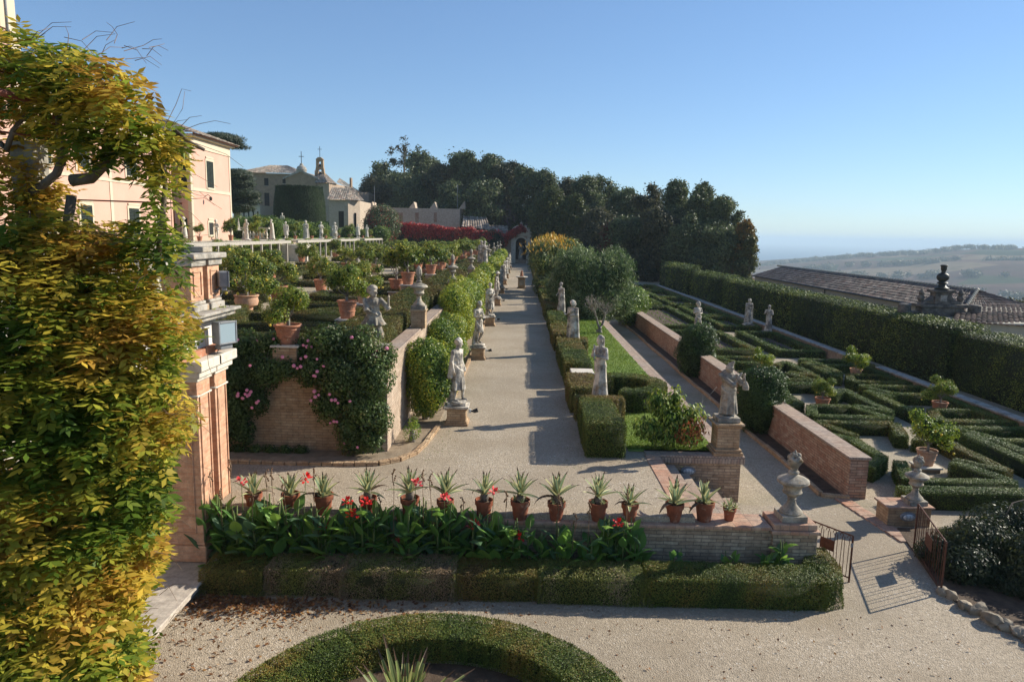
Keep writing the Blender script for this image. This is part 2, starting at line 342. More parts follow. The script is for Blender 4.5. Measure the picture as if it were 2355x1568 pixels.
def hedge(name, pieces, z0, h, label, group=None, cols=BOXD, Y=None, px=1.25, cat='hedge', csc=1.2, spread=.5, mn=.022, mat='box', cover=1.7, jag=.0, lump=.012, rnd_e=.035):
    """one hedge: pieces are plan quads (4 points, counter-clockwise)"""
    lf = LF(); core = MB(); ins = .05
    for q in pieces:
        q = [Vector((a[0], a[1])) for a in q]; c = sum(q, Vector((0, 0))) / 4
        qi = [a + (c - a).normalized() * (ins + 2.2 * lump) for a in q]
        core.prism(qi, z0, z0 + h - ins - .015 - 1.5 * lump)
        yy = Y or c.y; s = lod(yy, px, mn); s = min(s, .34 * h + .02)
        a01, a12, a23, a30 = [(q[(i + 1) % 4] - q[i]).length for i in range(4)]
        def grid(n, A, B, C, D):
            u = rnd(n)[:, None]; v = rnd(n)[:, None]
            return (A * (1 - u) + B * u) * (1 - v) + (D * (1 - u) + C * u) * v
        T = [np.array((a.x, a.y, z0 + h)) for a in q]; Bt = [np.array((a.x, a.y, z0)) for a in q]
        area = (a01 + a23) / 2 * (a12 + a30) / 2; n = int(cover * area / (s * s * .55)); p = grid(n, *T)
        gu = np.array([q[1].x - q[0].x, q[1].y - q[0].y]); e0 = np.min(np.stack([np.abs((p[:, :2] - np.array([a.x, a.y])) @ np.array([-(b_.y - a.y), b_.x - a.x]) / max(1e-6, (b_ - a).length)) for a, b_ in zip(q, q[1:] + q[:1])]), 0)
        p[:, 2] -= rnd_e * np.exp(-e0 / .05)
        p[:, 2] += noise3(p, 1.5, 5) * .03 + noise3(p, 6., 9) * lump + R_.uniform(-.4, .45 + jag, n) * s
        nn = np.tile([0, 0, 1.], (n, 1)); lf.add(p, nn, s, palette(p, cols, csc, spread, 3), .55, tilt=.6)
        for i in range(4):
            j = (i + 1) % 4; e = (q[j] - q[i]); L = e.length
            if L < 1e-3: continue
            no = np.array((e.y / L, -e.x / L, 0)); mid = (q[i] + q[j]) / 2
            if no[0] * (-mid.x) + no[1] * (-mid.y) < 0 and L > 3: kf = .45
            else: kf = 1
            n = int(cover * kf * L * h / (s * s * .55)); p = grid(n, Bt[i], Bt[j], T[j], T[i])
            p -= no * (rnd_e * np.exp(-(z0 + h - p[:, 2]) / .05))[:, None]
            p += no * (noise3(p, 1.5, 6) * .035 + noise3(p, 6., 8) * lump + R_.uniform(-.4, .4, n) * s)[:, None]
            lf.add(p, np.tile(no, (n, 1)), s, palette(p, cols, csc, spread, 3), .55, tilt=.9)
    o = link(name, lf.mesh(name, M[mat], core)); return tag(o, label, cat, group)
def rectq(x0, x1, y0, y1): return [(x0, y0), (x1, y0), (x1, y1), (x0, y1)]
def wallq(a, b, wd):                         # strip of width wd along a->b, as plan quad
    a = Vector(a); b = Vector(b); d = (b - a).normalized(); n = Vector((-d.y, d.x)) * wd / 2
    return [tuple(a - n), tuple(b - n), tuple(b + n), tuple(a + n)]
def copy_tree(o, parent=None, label=None):
    c = o.copy(); COL.objects.link(c); c.parent = parent
    if label: c['label'] = label
    for ch in KIDS.get(o.name, []):
        d = ch.copy(); COL.objects.link(d); d.parent = c
        KIDS.setdefault(c.name, []).append(d)
        for g in KIDS.get(ch.name, []):
            e = g.copy(); COL.objects.link(e); e.parent = d; KIDS.setdefault(d.name, []).append(e)
    return c
KIDS = {}
def reg(parent, *ch):
    KIDS.setdefault(parent.name, []).extend(ch); return parent
ORD = ['first', 'second', 'third', 'fourth', 'fifth', 'sixth', 'seventh', 'eighth', 'ninth', 'tenth', 'eleventh', 'twelfth', 'thirteenth', 'fourteenth', 'fifteenth', 'sixteenth', 'seventeenth', 'eighteenth', 'nineteenth', 'twentieth'] + [str(i) + ('st' if i % 10 == 1 else 'nd' if i % 10 == 2 else 'rd' if i % 10 == 3 else 'th') for i in range(21, 60)]

# ================================================================ GROUND AND WATER
def terrain():
    nr, na = 90, 200
    rs = np.concatenate([[0.0], np.geomspace(6, 7000, nr - 1)]); th = np.linspace(-math.pi, math.pi, na, endpoint=False)
    Rg, T = np.meshgrid(rs, th, indexing='ij'); X = Rg * np.sin(T); Y = Rg * np.cos(T)
    ss = lambda a, b, x: np.clip((x - a) / (b - a), 0, 1) ** 2 * (3 - 2 * np.clip((x - a) / (b - a), 0, 1))
    d = np.maximum(X - 34, np.maximum(Y - 260, np.maximum(-X - 120, -Y - 80)))
    z = -1.45 - 62 * ss(0, 150, d) - 26 * ss(150, 900, d)
    deg = np.degrees(T)
    ridge = np.interp(deg, [-180, 0, 14, 18.5, 23, 26, 29, 31.5, 36, 45, 70, 120], [-96, -96, -96, -84, -56, -40, -30, -10, -8, 25, 60, -60])
    hill = np.where(deg > 10, ridge, -96)
    k_ = ss(1150, 2500, Rg) * (Rg < 1e9); back = ss(2700, 4600, Rg)
    z = np.where(Rg > 1100, z * (1 - k_) + hill * k_, z)
    z = z * (1 - back) + (-110) * back
    nz = np.sin(X / 180 + 1) * np.cos(Y / 230) + .5 * np.sin(X / 70 + Y / 95)
    z += 5 * nz * ss(300, 1500, Rg) * (1 - back)
    v = np.stack([X, Y, z], 2).reshape(-1, 3)
    f = []
    for i in range(nr - 1):
        for j in range(na):
            a = i * na + j; b = i * na + (j + 1) % na; f.append((a, b, b + na, a + na))
    me = bpy.data.meshes.new('terrain'); me.from_pydata(v.tolist(), [], f); me.polygons.foreach_set('use_smooth', [True] * len(f))
    k = N('fields'); vo = k.n('ShaderNodeTexVoronoi', Scale=.0065); nz = k.n('ShaderNodeTexNoise', Scale=.003, Detail=3.0)
    sc = k.n('ShaderNodeVectorMath', operation='SCALE'); k.l(nz.outputs['Color'], sc.inputs[0]); sc.inputs['Scale'].default_value = 160
    ad = k.n('ShaderNodeVectorMath', operation='ADD'); k.l(k.co(), ad.inputs[0]); k.l(sc.outputs[0], ad.inputs[1]); k.l(ad.outputs[0], vo.inputs['Vector'])
    sx = k.n('ShaderNodeSeparateColor'); k.l(vo.outputs['Color'], sx.inputs[0])
    c = k.ramp(sx.outputs[0], [(.0, (.10, .065, .055)), (.3, (.14, .09, .07)), (.5, (.06, .075, .04)), (.62, (.035, .05, .028)), (.8, (.20, .15, .10))], 'CONSTANT')
    c = k.mix(k.ramp(k.noise(.03, 5), [(.5, (0, 0, 0)), (.7, (.6, .6, .6))]), c, (.05, .06, .03)); k.base(c); k.b.inputs['Specular IOR Level'].default_value = 0; k.b.inputs['Roughness'].default_value = 1
    me.materials.append(k.m); tag(link('terrain', me), kind='structure')
    return v, Rg, T
terrain()
k = N('sea'); k.base((.05, .10, .14)); k.b.inputs['Roughness'].default_value = .35; k.bump(k.noise(.05, 4), .3, 2)
sea = MB(); sea.lathe([(1, 0), (60000, 0.0)], 96, (0, 0, -95)); sea.f = sea.f[:-2]
tag(sea.obj('sea', k.m), kind='structure')

tag(MB().box(-40, 40, -10, 16.2, -1.4, -1.1).obj('courtyard_gravel', M['gravel']), kind='structure')
tag(MB().box(5.0, 26, 16.2, 118, -1.4, -1.1).obj('lower_garden_ground', M['gravel2']), kind='structure')
tag(MB().prism([(-22, 12.7), (3.25, 12.7), (3.25, 16.5), (5.0, 16.5), (5.0, 126), (-22, 126)], -1.4, 0).obj('avenue_gravel', M['gravel']), kind='structure')
tag(MB().prism([(2.62, 16.6), (4.72, 16.6), (4.72, 118), (2.62, 118)], .004, .03).obj('lawn', M['turf']), kind='structure')
tag(MB().box(-23.3, -3.35, 16.4, 122, .0, 2.1).obj('upper_parterre_ground', M['gravel2']), kind='structure')
tag(MB().box(-36, -23.3, -20, 126, .01, 4.03).obj('terrace_ground', M['turf']), kind='structure')
tag(MB().box(-140, -36, -20, 300, .0, 5.2).obj('high_terrace_ground', M['turf']), kind='structure')
def grassblades():
    n = 42000; lf = LF(); x = rnd(n, 2.64, 4.70); y = 16.7 + (rnd(n) ** 1.7) * 44
    p = np.stack([x, y, np.full(n, .025)], 1); s = np.maximum(.045, y / 704 * 1.5)
    d = unit(n) * .6; d[:, 2] = 1
    lf.add(p, unit(n), s, palette(p, [(.10, .17, .025), (.15, .23, .032), (.20, .28, .04), (.25, .29, .06)], .9, .5, 4), .35, d=d)
    tag(link('grass', lf.mesh('grass', M['grass'])), kind='stuff')
grassblades()
# fallen leaves along the hedge and the slab
def litter(name, n, fx, s, z):
    lf = LF(); p = np.array([fx() for _ in range(n)]); p[:, 2] = z + rnd(n, .004, .02)
    lf.add(p, np.tile([0, 0, 1.], (n, 1)), s, palette(p, [(.20, .085, .03), (.30, .14, .05), (.40, .22, .08), (.14, .06, .025)], 9, 1.2, 8), .55, tilt=.5)
    tag(link(name, lf.mesh(name, M['leaf'])), kind='stuff')
litter('fallen_leaves', 2100, lambda: (-5.3 + abs(random.gauss(0, 1)) * 1.7, 11.5 - abs(random.gauss(0, .33)), 0) if random.random() < .88 else (random.uniform(-5.35, -3.3) , random.uniform(8.2, 11.6), 0), .07, -1.1)
litter('scattered_leaves', 420, lambda: (random.uniform(-5.3, 7), random.uniform(8.5, 11.5), 0), .05, -1.1)
def weeds(name, n, fx, s, z, cols):
    lf = LF(); p = np.array([fx() for _ in range(n)]); p[:, 2] = z
    d = unit(n); d[:, 2] *= .3
    lf.add(p, np.tile([0, 0, 1.], (n, 1)), s, palette(p, cols, 5, .8, 2), .5, d=d); tag(link(name, lf.mesh(name, M['leaf'])), kind='stuff')
weeds('ground_weeds', 5200, lambda: (random.choice([random.gauss(1.35, .18), random.gauss(-1.9, .25), random.gauss(2.9, .4)]), random.uniform(15.2, 60), 0), .035, 0.006, [(.12, .17, .04), (.19, .23, .06)])

# ================================================================ WALLS
def wall(name, body, mat, label, cap=None, capmat=None, cat='wall', extra=(), bevel=.012, group=None):
    """body, cap: lists of boxes x0,x1,y0,y1,z0,z1"""
    b = MB(); [b.box(*q) for q in body]
    o = b.obj(name, M[mat], bevel=bevel); tag(o, label, cat, group)
    if cap:
        c = MB(); [c.box(*q) for q in cap]; c.obj('coping', M[capmat or 'coping'], o, bevel=.015)
    return o
def cage_light(loc, label, ry=0):
    o = empty('bulkhead_lamp', loc, label, 'wall lamp', rz=ry)
    a = MB(); a.lathe([(.13, -.035), (.14, 0), (.12, .03)], 24); A = a.obj('housing', M['metal'], o, 40)
    b = MB(); b.ball((0, 0, .035), .095, 3, 0, (1.0, 1.0, .45)); B = b.obj('lamp_glass', M['glass_w'], o, True)
    c = MB()
    for t in (-.055, 0, .055): c.tube([(t, -.085, .02), (t, -.05, .085), (t, .05, .085), (t, .085, .02)], .005)
    c.tube([(-.1, 0, .02), (-.05, 0, .09), (.05, 0, .09), (.1, 0, .02)], .005); C_ = c.obj('cage', M['metal'], o)
    for q in (A, B, C_): q.rotation_euler = (rad(90), 0, 0); q.scale = (1.25, .75, 1)
# agave wall
wall('garden_wall', [(-5.65, 5.05, 12.62, 13.15, -1.12, -.17), (4.62, 5.42, 12.56, 13.22, -1.12, -.22)], 'brick', 'weathered brick wall behind the canna bed carrying the row of agave pots',
     [(-5.6, 4.6, 12.57, 13.2, -.168, -.1), (4.58, 5.46, 12.52, 13.26, -.218, -.15), (4.63, 5.41, 12.57, 13.21, -.148, -.04)], 'tiles')
# stair edge strips
st = MB(); st.box(2.95, 3.3, 13.2, 16.3, -.3, .015)
o = st.obj('stair_landing_edge', M['tiles'], bevel=.01); tag(o, 'reddish brick edging between the avenue gravel and the small stair', 'edging')
st = MB()
for i, zz in enumerate((-.17, -.36, -.55, -.74, -.93)): st.box(3.302 + i * .33, 3.63 + i * .33, 13.2, 16.2, -1.12, zz)
tag(st.obj('brick_stair', M['coping'], bevel=.012), 'small brick stair going down right behind the last agave pots', 'stair')
wall('end_wall', [(3.05, 5.2, 16.35, 16.95, -1.12, -.16)], 'brick', 'low brick wall with upright brick coping ending the lawn beside the hunchback statue', [(2.98, 5.27, 16.28, 17.02, -.158, .03)], 'coping')
cage_light((3.98, 16.31, -.35), 'oval caged lamp on the low wall under the hunchback statue')
# lawn curb
wall('lawn_curb', [(4.74, 5.12, 17.05, 118, -1.12, -.05)], 'brick', 'long low brick curb with pale coping between the lawn and the sunken path', [(4.7, 5.17, 17.06, 118, -.048, .03)], 'coping')
# edging of the sunken path
e = MB(); pts = [(7.35, 16.9)] + [(7.35 + .03 * math.sin(i), 16.9 + i * 1.3) for i in range(1, 60)]
for a, b in zip(pts, pts[1:]): e.prism(wallq(a, b, .11), -1.12, -.99 + random.uniform(-.02, .02))
e.prism(wallq((7.35, 16.85), (7.95, 16.7), .11), -1.12, -1.0)
tag(e.obj('path_edging', M['brick_ped'], bevel=.015), 'thin brick edging on the right side of the sunken path', 'edging')
tag(MB().box(7.42, 7.9, 17.0, 95, -1.2, -1.075).obj('border_soil', M['soil']), kind='structure')
# wall between sunken path and low parterre
seg = [(16.75, 22.4, 'nearest stretch of the brick wall, ending in a square brick corner'), (23.3, 31.5, 'second stretch of brick wall between the two clipped shrubs'), (32.4, 50, 'redder stretch of brick wall with the putto statue on its inner side'), (52.5, 92, 'farthest stretch of brick wall beside the big oleander')]
for i, (a, b, lb) in enumerate(seg):
    wall('parterre_wall', [(7.92, 8.36, a, b, -1.12, -.13)], 'brick_red', lb, [(7.87, 8.41, a - .03, b, -.128, -.06)], 'coping', group='wall along the sunken path')
    if i < 3: tag(MB().box(7.95, 8.33, b, seg[i + 1][0] - .03, -1.12, -.2).obj('parterre_wall', M['brick_red']), f'short wall piece hidden behind the {ORD[i]} clipped shrub on the brick wall', 'wall', 'wall along the sunken path')
wall('low_wall', [(8.05, 8.98, 15.15, 15.65, -1.12, -.69)], 'brick_ped', 'very low brick wall with red tile top carrying the urn by the parterre', [(8.0, 9.03, 15.1, 15.7, -.688, -.64)], 'tiles')
cage_light((8.47, 15.12, -.86), 'oval caged lamp on the very low wall beside the gate')
e = MB()
for i in range(9): e.prism(wallq((7.78 + i * .035, 16.75 - i * .27), (7.8 + i * .035, 16.75 - (i + 1) * .27 + .012), .34), -1.12, -1.07 + random.uniform(-.008, .008))
tag(e.obj('brick_strip', M['tiles'], bevel=.01), 'strip of red paving bricks in the gravel below the low urn wall', 'paving')
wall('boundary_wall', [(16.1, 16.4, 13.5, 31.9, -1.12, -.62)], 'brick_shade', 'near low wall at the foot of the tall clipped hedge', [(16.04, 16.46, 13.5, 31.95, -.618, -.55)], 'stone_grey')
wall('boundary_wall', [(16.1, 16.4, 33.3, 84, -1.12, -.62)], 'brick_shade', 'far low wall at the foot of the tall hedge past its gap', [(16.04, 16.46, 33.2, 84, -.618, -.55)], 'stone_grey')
# left retaining wall
wall('retaining_wall', [(-22.4, -3.3, 16.1, 16.5, .0, 2.12)], 'brick_ped', 'tall old brick retaining wall half covered by climbing roses', [(-22.4, -3.302, 16.06, 16.515, 2.122, 2.21)], 'coping')
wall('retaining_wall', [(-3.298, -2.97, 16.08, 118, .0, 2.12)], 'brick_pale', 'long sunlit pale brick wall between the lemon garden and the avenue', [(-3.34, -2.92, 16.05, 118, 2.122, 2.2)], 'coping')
wall('terrace_wall', [(-23.7, -23.2, 20, 122, 2.0, 4.0)], 'brick_pale', 'retaining wall behind the lemon pergola below the row of statues', [(-23.8, -23.1, 20, 122, 4.032, 4.1)], 'stone_grey')
wall('terrace_wall', [(-36.2, -35.7, 60, 126, 4.0, 5.2)], 'brick_shade', 'upper retaining wall behind the second pergola', [(-36.3, -35.6, 60, 126, 5.202, 5.3)], 'stone_grey')
# curved brick curb round the rose bed
cpts = [(-7.2, 15.15), (-6, 15.12), (-5, 15.1), (-4.2, 15.1), (-3.5, 15.12), (-3.0, 15.2), (-2.6, 15.5), (-2.33, 16.0), (-2.2, 16.7), (-2.12, 17.6), (-2.06, 18.3)]
e = MB()
for a, b in zip(cpts, cpts[1:]):
    a_, b_ = Vector(a), Vector(b); L = (b_ - a_).length; n = max(1, round(L / .27))
    for i in range(n):
        e.prism(wallq(tuple(a_.lerp(b_, i / n)), tuple(a_.lerp(b_, (i + .94) / n)), .12), 0, .085 + random.uniform(-.012, .012))
tag(e.obj('bed_edging', M['brick_ped'], bevel=.01), 'curved row of bricks edging the rose bed by the avenue', 'edging')
tag(MB().prism([(-7.2, 15.2), (-3.1, 15.22), (-2.66, 15.55), (-2.4, 16.05), (-2.26, 16.7), (-2.1, 18.3), (-2.1, 22), (-2.98, 22), (-2.98, 16.08), (-7.2, 16.08)], .003, .03).obj('bed_soil', M['drysoil']), kind='structure')
tag(MB().box(-2.98, -1.98, 22, 116, .003, .03).obj('border_bed_soil', M['drysoil']), kind='structure')
tag(MB().box(-5.0, 5.0, 12.2, 12.62, -1.2, -1.05).obj('canna_bed_soil', M['soil']), kind='structure')

# ================================================================ LOGGIA
lg = empty('brick_loggia', (-6, 12.8, -1.1), 'brick loggia with paired pilasters and balustrade behind the wisteria', 'building'); L0 = Vector((-6, 12.8, -1.1))
def lobj(mb, name, mat, parent=lg, **k):
    mb.v = [(v[0] - L0.x, v[1] - L0.y, v[2] - L0.z) for v in mb.v]; return mb.obj(name, M[mat], parent, **k)
lobj(MB().box(-12, -5.46, 4.5, 12.55, -1.1, -.98).box(-12, -5.4, 4.5, 12.56, -.979, -.93), 'floor_slab', 'floor', bevel=.012)
lg.location += Vector((.13, .1, .07)) if False else Vector((0, 0, 0))
def pilaster(y0, y1):
    x0, x1 = -6.45, -5.66
    b = MB(); b.box(x0, x1, y0, y1, -.92, 2.32)
    p = lobj(b, 'pilaster', 'brick_pink', bevel=.008)
    q = MB(); q.box(x0 - .05, x1 + .05, y0 - .05, y1 + .05, -.925, -.62); q.box(x0 - .02, x1 + .025, y0 - .02, y1 + .02, -.62, -.57)
    lobj(q, 'plinth', 'brick_pink', p, bevel=.02).location = (0, 0, 0)
    q = MB()                                 # raised border of the sunk panel, lit face and near face
    for (a, c) in ((y0 + .07, y0 + .09), (y1 - .09, y1 - .07)): q.box(x1 + .001, x1 + .022, a, c, -.4, 2.1)
    q.box(x1 + .001, x1 + .022, y0 + .092, y1 - .092, -.4, -.38); q.box(x1 + .001, x1 + .022, y0 + .092, y1 - .092, 2.08, 2.1)
    for (a, c) in ((x0 + .1, x0 + .12), (x1 - .14, x1 - .12)): q.box(a, c, y0 - .022, y0 - .001, -.4, 2.1)
    q.box(x0 + .122, x1 - .142, y0 - .022, y0 - .001, -.4, -.38)
    lobj(q, 'panel_moulding', 'brick_pink', p)
    q = MB(); q.box(x0 - .03, x1 + .03, y0 - .03, y1 + .03, 2.05, 2.09)
    q.box(x0 - .04, x1 + .04, y0 - .04, y1 + .04, 2.322, 2.4); q.box(x0 - .09, x1 + .10, y0 - .09, y1 + .09, 2.4, 2.52); q.box(x0 - .16, x1 + .17, y0 - .15, y1 + .15, 2.52, 2.70)
    lobj(q, 'capital', 'stone_lt', p, bevel=.035)
pilaster(12.15, 12.66); pilaster(12.86, 13.36); pilaster(6.9, 7.4); pilaster(7.6, 8.1)
lobj(MB().box(-12, -5.72, 4.5, 13.30, 2.702, 2.80).box(-12, -5.80, 4.5, 13.24, 2.8, 3.28), 'entablature', 'white', bevel=.01)
lobj(MB().box(-12, -5.70, 4.5, 13.32, 2.703, 2.83), 'rust_stained_band', 'terra', bevel=.01).location.x = .015
lobj(MB().box(-12, -5.62, 4.5, 13.42, 3.282, 3.35).box(-12, -5.50, 4.5, 13.54, 3.352, 3.44).box(-12, -5.42, 4.5, 13.62, 3.442, 3.50), 'cornice', 'stone_grey', bevel=.02)
def pier(x0, x1, y0, y1):
    a_ = MB(); a_.box(x0 - .05, x1 + .07, y0 - .05, y1 + .05, 3.502, 3.62); a_.box(x0 - .02, x1 + .03, y0 - .02, y1 + .02, 3.62, 3.68)
    b = MB(); b.box(x0 - .04, x1 + .05, y0 - .04, y1 + .04, 4.28, 4.40); b.box(x0 - .09, x1 + .12, y0 - .09, y1 + .09, 4.402, 4.50)
    c = lobj(MB().box(x0, x1, y0, y1, 3.68, 4.28), 'pier', 'brick_pink', bevel=.01); lobj(b, 'pier_cap', 'stone_grey', c, bevel=.02); lobj(a_, 'pier_base', 'stone_grey', c, bevel=.02)
    q = MB()
    q.box(x1 + .001, x1 + .02, y0 + .09, y0 + .11, 3.76, 4.2); q.box(x1 + .001, x1 + .02, y1 - .11, y1 - .09, 3.76, 4.2); q.box(x1 + .001, x1 + .02, y0 + .112, y1 - .112, 4.18, 4.2); q.box(x1 + .001, x1 + .02, y0 + .112, y1 - .112, 3.76, 3.78)
    lobj(q, 'panel_moulding', 'brick_pink', c)
pier(-6.2, -5.7, 12.2, 12.68); pier(-6.2, -5.7, 12.86, 13.34); pier(-9.5, -9.0, 12.86, 13.3)
lobj(MB().box(-6.12, -5.78, 12.9, 13.3, 4.502, 4.60), 'pier_top_block', 'stone_dk', bevel=.02)
bal = [(.05, 0), (.07, .02), (.07, .07), (.04, .1), (.055, .17), (.075, .26), (.06, .34), (.035, .42), (.032, .5), (.05, .53), (.06, .58), (.06, .62)]
rl = MB().box(-6.32, -5.96, 5, 12.1, 4.26, 4.36).box(-6.32, -5.96, 5, 12.1, 3.502, 3.62).box(-8.95, -6.45, 12.95, 13.25, 4.26, 4.36).box(-8.95, -6.45, 12.95, 13.25, 3.502, 3.62).box(-14, -9.55, 12.95, 13.25, 4.26, 4.36).box(-14, -9.55, 12.95, 13.25, 3.502, 3.62)
lobj(rl, 'balustrade_rail', 'stone_grey', bevel=.015)
bm_ = MB().lathe(bal, 14).mesh('baluster', M['stone_lt'], 50)
for i in range(30): o = link('baluster', bm_, lg); o.location = (-6.14 - L0.x, 11.95 - i * .235 - L0.y, 3.622 - L0.z)
for i in range(10): o = link('baluster', bm_, lg); o.location = (-6.62 - i * .235 - L0.x, 13.1 - L0.y, 3.622 - L0.z)
for i in range(16): o = link('baluster', bm_, lg); o.location = (-9.75 - i * .235 - L0.x, 13.1 - L0.y, 3.622 - L0.z)
lobj(MB().box(-12, -9.2, 4.5, 12.4, -.92, 2.7), 'inner_wall', 'white')
lg.location += Vector((.15, .1, .08))
def floodlight(p, rz, label, sc=1):
    o = empty('floodlight', p, label, 'floodlight', rz=rz, sc=sc)
    MB().prism([(-.1, -.16), (.12, -.2), (.12, .2), (-.1, .16)], -.2, .2).obj('housing', M['metal'], o, bevel=.03)
    MB().box(.122, .14, -.17, .17, -.17, .17).obj('lens', M['glass'], o)
    b = MB(); b.box(.121, .15, -.205, -.172, -.205, .205).box(.121, .15, .172, .205, -.205, .205).box(.121, .15, -.171, .171, .172, .205).box(.121, .15, -.171, .171, -.205, -.172)
    b.obj('frame', M['metal'], o, bevel=.008)
    MB().box(-.04, .1, -.14, .14, -.3, -.205).obj('gear_box', M['metal'], o, bevel=.02)
    MB().tube([(-.05, 0, -.22), (-.12, 0, -.3), (-.22, 0, -.32)], .03).tube([(0, -.1, -.3), (-.05, -.12, -.42), (-.2, -.1, -.45), (-.28, -.06, -.3)], .012).obj('bracket', M['metal'], o, True)
floodlight((-5.37, 13.05, 3.16), rad(-25), 'large grey floodlight fixed under the loggia cornice')
floodlight((-5.45, 13.3, 4.1), rad(35), 'smaller grey floodlight beside the brick pier above the cornice', .7)
# white cloth glimpsed behind the pillar
cl = MB(); pr = []
for i in range(17):
    a = i / 16; cl.v += [(-6.95 + a * .55, 11.2 + .08 * math.sin(a * 22), -.9), (-6.95 + a * .55, 11.2 + .06 * math.sin(a * 22 + .5), 1.5 - .25 * a)]
for i in range(16): cl.f += [(2 * i, 2 * i + 2, 2 * i + 3, 2 * i + 1)]
o = cl.obj('white_curtain', M['white'], smooth=True); sd = o.modifiers.new('s', 'SOLIDIFY'); sd.thickness = .01
tag(o, 'white cloth hanging in the loggia beside the near pilaster', 'curtain')
tag(MB().tube([(-6.15, 12.0, -.9), (-5.95, 11.8, -.89), (-5.72, 11.7, -.9)], .018).obj('metal_rod', M['metal']), 'short grey rod lying on the tiled floor at the pilaster foot', 'rod')

# ================================================================ BUILDINGS
def roof_mesh(mb, e0, e1, r1, r0, pitch=.26, row=.4, seed=0, cols=None, amp=.05):
    """corrugated old tile slope: eave e0->e1, ridge r0->r1; every tile gets its own tint"""
    cols = cols or [(.30, .25, .20), (.38, .31, .24), (.24, .20, .16), (.44, .36, .28), (.33, .23, .17), (.20, .18, .15)]
    rr = random.Random(seed); e0, e1, r0, r1 = map(Vector, (e0, e1, r0, r1))
    nc = max(3, round((e1 - e0).length / pitch)); nr_ = max(2, round(((r0 + r1) / 2 - (e0 + e1) / 2).length / row))
    nm = (e1 - e0).cross(r0 - e0).normalized()
    if nm.z < 0: nm = -nm
    for i in range(nc):
        for j in range(nr_):
            c = rr.choice(cols); f = rr.uniform(.75, 1.2); c = tuple(min(1, q * f) for q in c); jj = rr.uniform(-.012, .012)
            vs = []
            for v_, lift in ((j / nr_, .035), ((j + 1) / nr_, 0.0)):
                for u_, h in ((i / nc, 0), ((i + .25) / nc, amp * .8), ((i + .5) / nc, amp), ((i + .75) / nc, amp * .8), ((i + 1) / nc, 0)):
                    p = (e0.lerp(e1, u_)).lerp(r0.lerp(r1, u_), v_) + nm * (h + lift + jj); vs.append(p)
            mb.add(vs, [(k_, k_ + 1, k_ + 6, k_ + 5) for k_ in range(4)] + [(0, 1, 2, 3, 4)], c)
    return mb
def part(mb, name, mat, parent, **k):
    L = parent.location if parent.parent is None else parent.parent.location
    mb.v = [(v[0] - L.x, v[1] - L.y, v[2] - L.z) for v in mb.v]; return mb.obj(name, M[mat], parent, **k)
def winx(par, X, y0, y1, z0, z1, sgn=1, surround='cream', shut=True, dp=.05, top=True):
    """window in a wall whose outer face is x = X (looking towards +x)"""
    f = MB(); t = .16
    if surround:
        f.box(X, X + sgn * dp, y0 - t, y0, z0 - t, z1 + t).box(X, X + sgn * dp, y1, y1 + t, z0 - t, z1 + t).box(X, X + sgn * dp, y0, y1, z1, z1 + t * 1.4).box(X, X + sgn * (dp + .06), y0, y1, z0 - t, z0)
        if top: f.box(X, X + sgn * (dp + .03), y0 - t * .4, y1 + t * .4, z1 + t * 1.4 + .002, z1 + t * 2.2)
    else: f.box(X, X + sgn * dp, y0, y1, z0 - .08, z0)
    w_ = part(f, 'window', surround or 'stone_grey', par, bevel=0)
    if shut:
        m_ = (y0 + y1) / 2; g = MB(); g.box(X + .001, X + sgn * .045, y0, m_ - .015, z0, z1).box(X + .001, X + sgn * .045, m_ + .015, y1, z0, z1); part(g, 'shutter', 'shutter', w_)
    else: part(MB().box(X + sgn * .001, X + sgn * .015, y0, y1, z0, z1), 'pane', 'dark', w_)
def winy(par, Y, x0, x1, z0, z1, surround=None, shut=False, mat='dark'):
    f = MB(); t = .12
    if surround: f.box(x0 - t, x0, Y - .06, Y, z0 - t, z1 + t).box(x1, x1 + t, Y - .06, Y, z0 - t, z1 + t).box(x0, x1, Y - .06, Y, z1, z1 + t).box(x0, x1, Y - .1, Y, z0 - t, z0)
    else: f.box(x0 - .05, x1 + .05, Y - .06, Y, z0 - .1, z0)
    w_ = part(f, 'window', surround or 'stone_grey', par)
    part(MB().box(x0, x1, Y - .02, Y - .001, z0, z1), 'shutter' if shut else 'pane', 'shutter' if shut else mat, w_)
# ---- villa
vl = empty('pink_villa', (-30, 50, 4.0), 'long pink plastered villa with green shutters behind the wisteria', 'villa')
part(MB().box(-38, -27.2, 39.2, 56.5, 4.0, 12.05).box(-38, -26.0, 56.52, 64.2, 4.0, 12.05), 'wall', 'pink', vl)
t = MB()
for y in (56.52, 63.95): t.box(-26.0, -25.96, y, y + .28, 4.0, 11.3)
t.box(-26.25, -25.97, 56.47, 56.518, 4.0, 11.3); t.box(-26.0, -25.95, 56.82, 63.93, 7.95, 8.2).box(-26.0, -25.93, 56.5, 64.22, 11.3, 12.06)
t.box(-27.2, -27.15, 39.2, 56.4, 7.95, 8.15).box(-27.2, -27.13, 39.2, 56.4, 11.3, 12.06); t.box(-27.2, -27.16, 47.5, 47.8, 4, 7.93).box(-27.2, -27.16, 47.5, 47.8, 8.17, 11.28); t.box(-27.2, -26.02, 56.44, 56.516, 11.3, 12.04)
part(t, 'string_course', 'cream', vl)
t = MB().prism([(-38, 38.9), (-26.9, 38.9), (-26.9, 56.3), (-25.6, 56.3), (-25.6, 64.6), (-38, 64.6)], 12.065, 12.25); part(t, 'eaves', 'cream', vl, bevel=.04)
t = MB(); roof_mesh(t, (-26.5, 39.0, 12.3), (-26.5, 56.4, 12.3), (-32, 56.4, 14.2), (-32, 39, 14.2), .3, .45, 3)
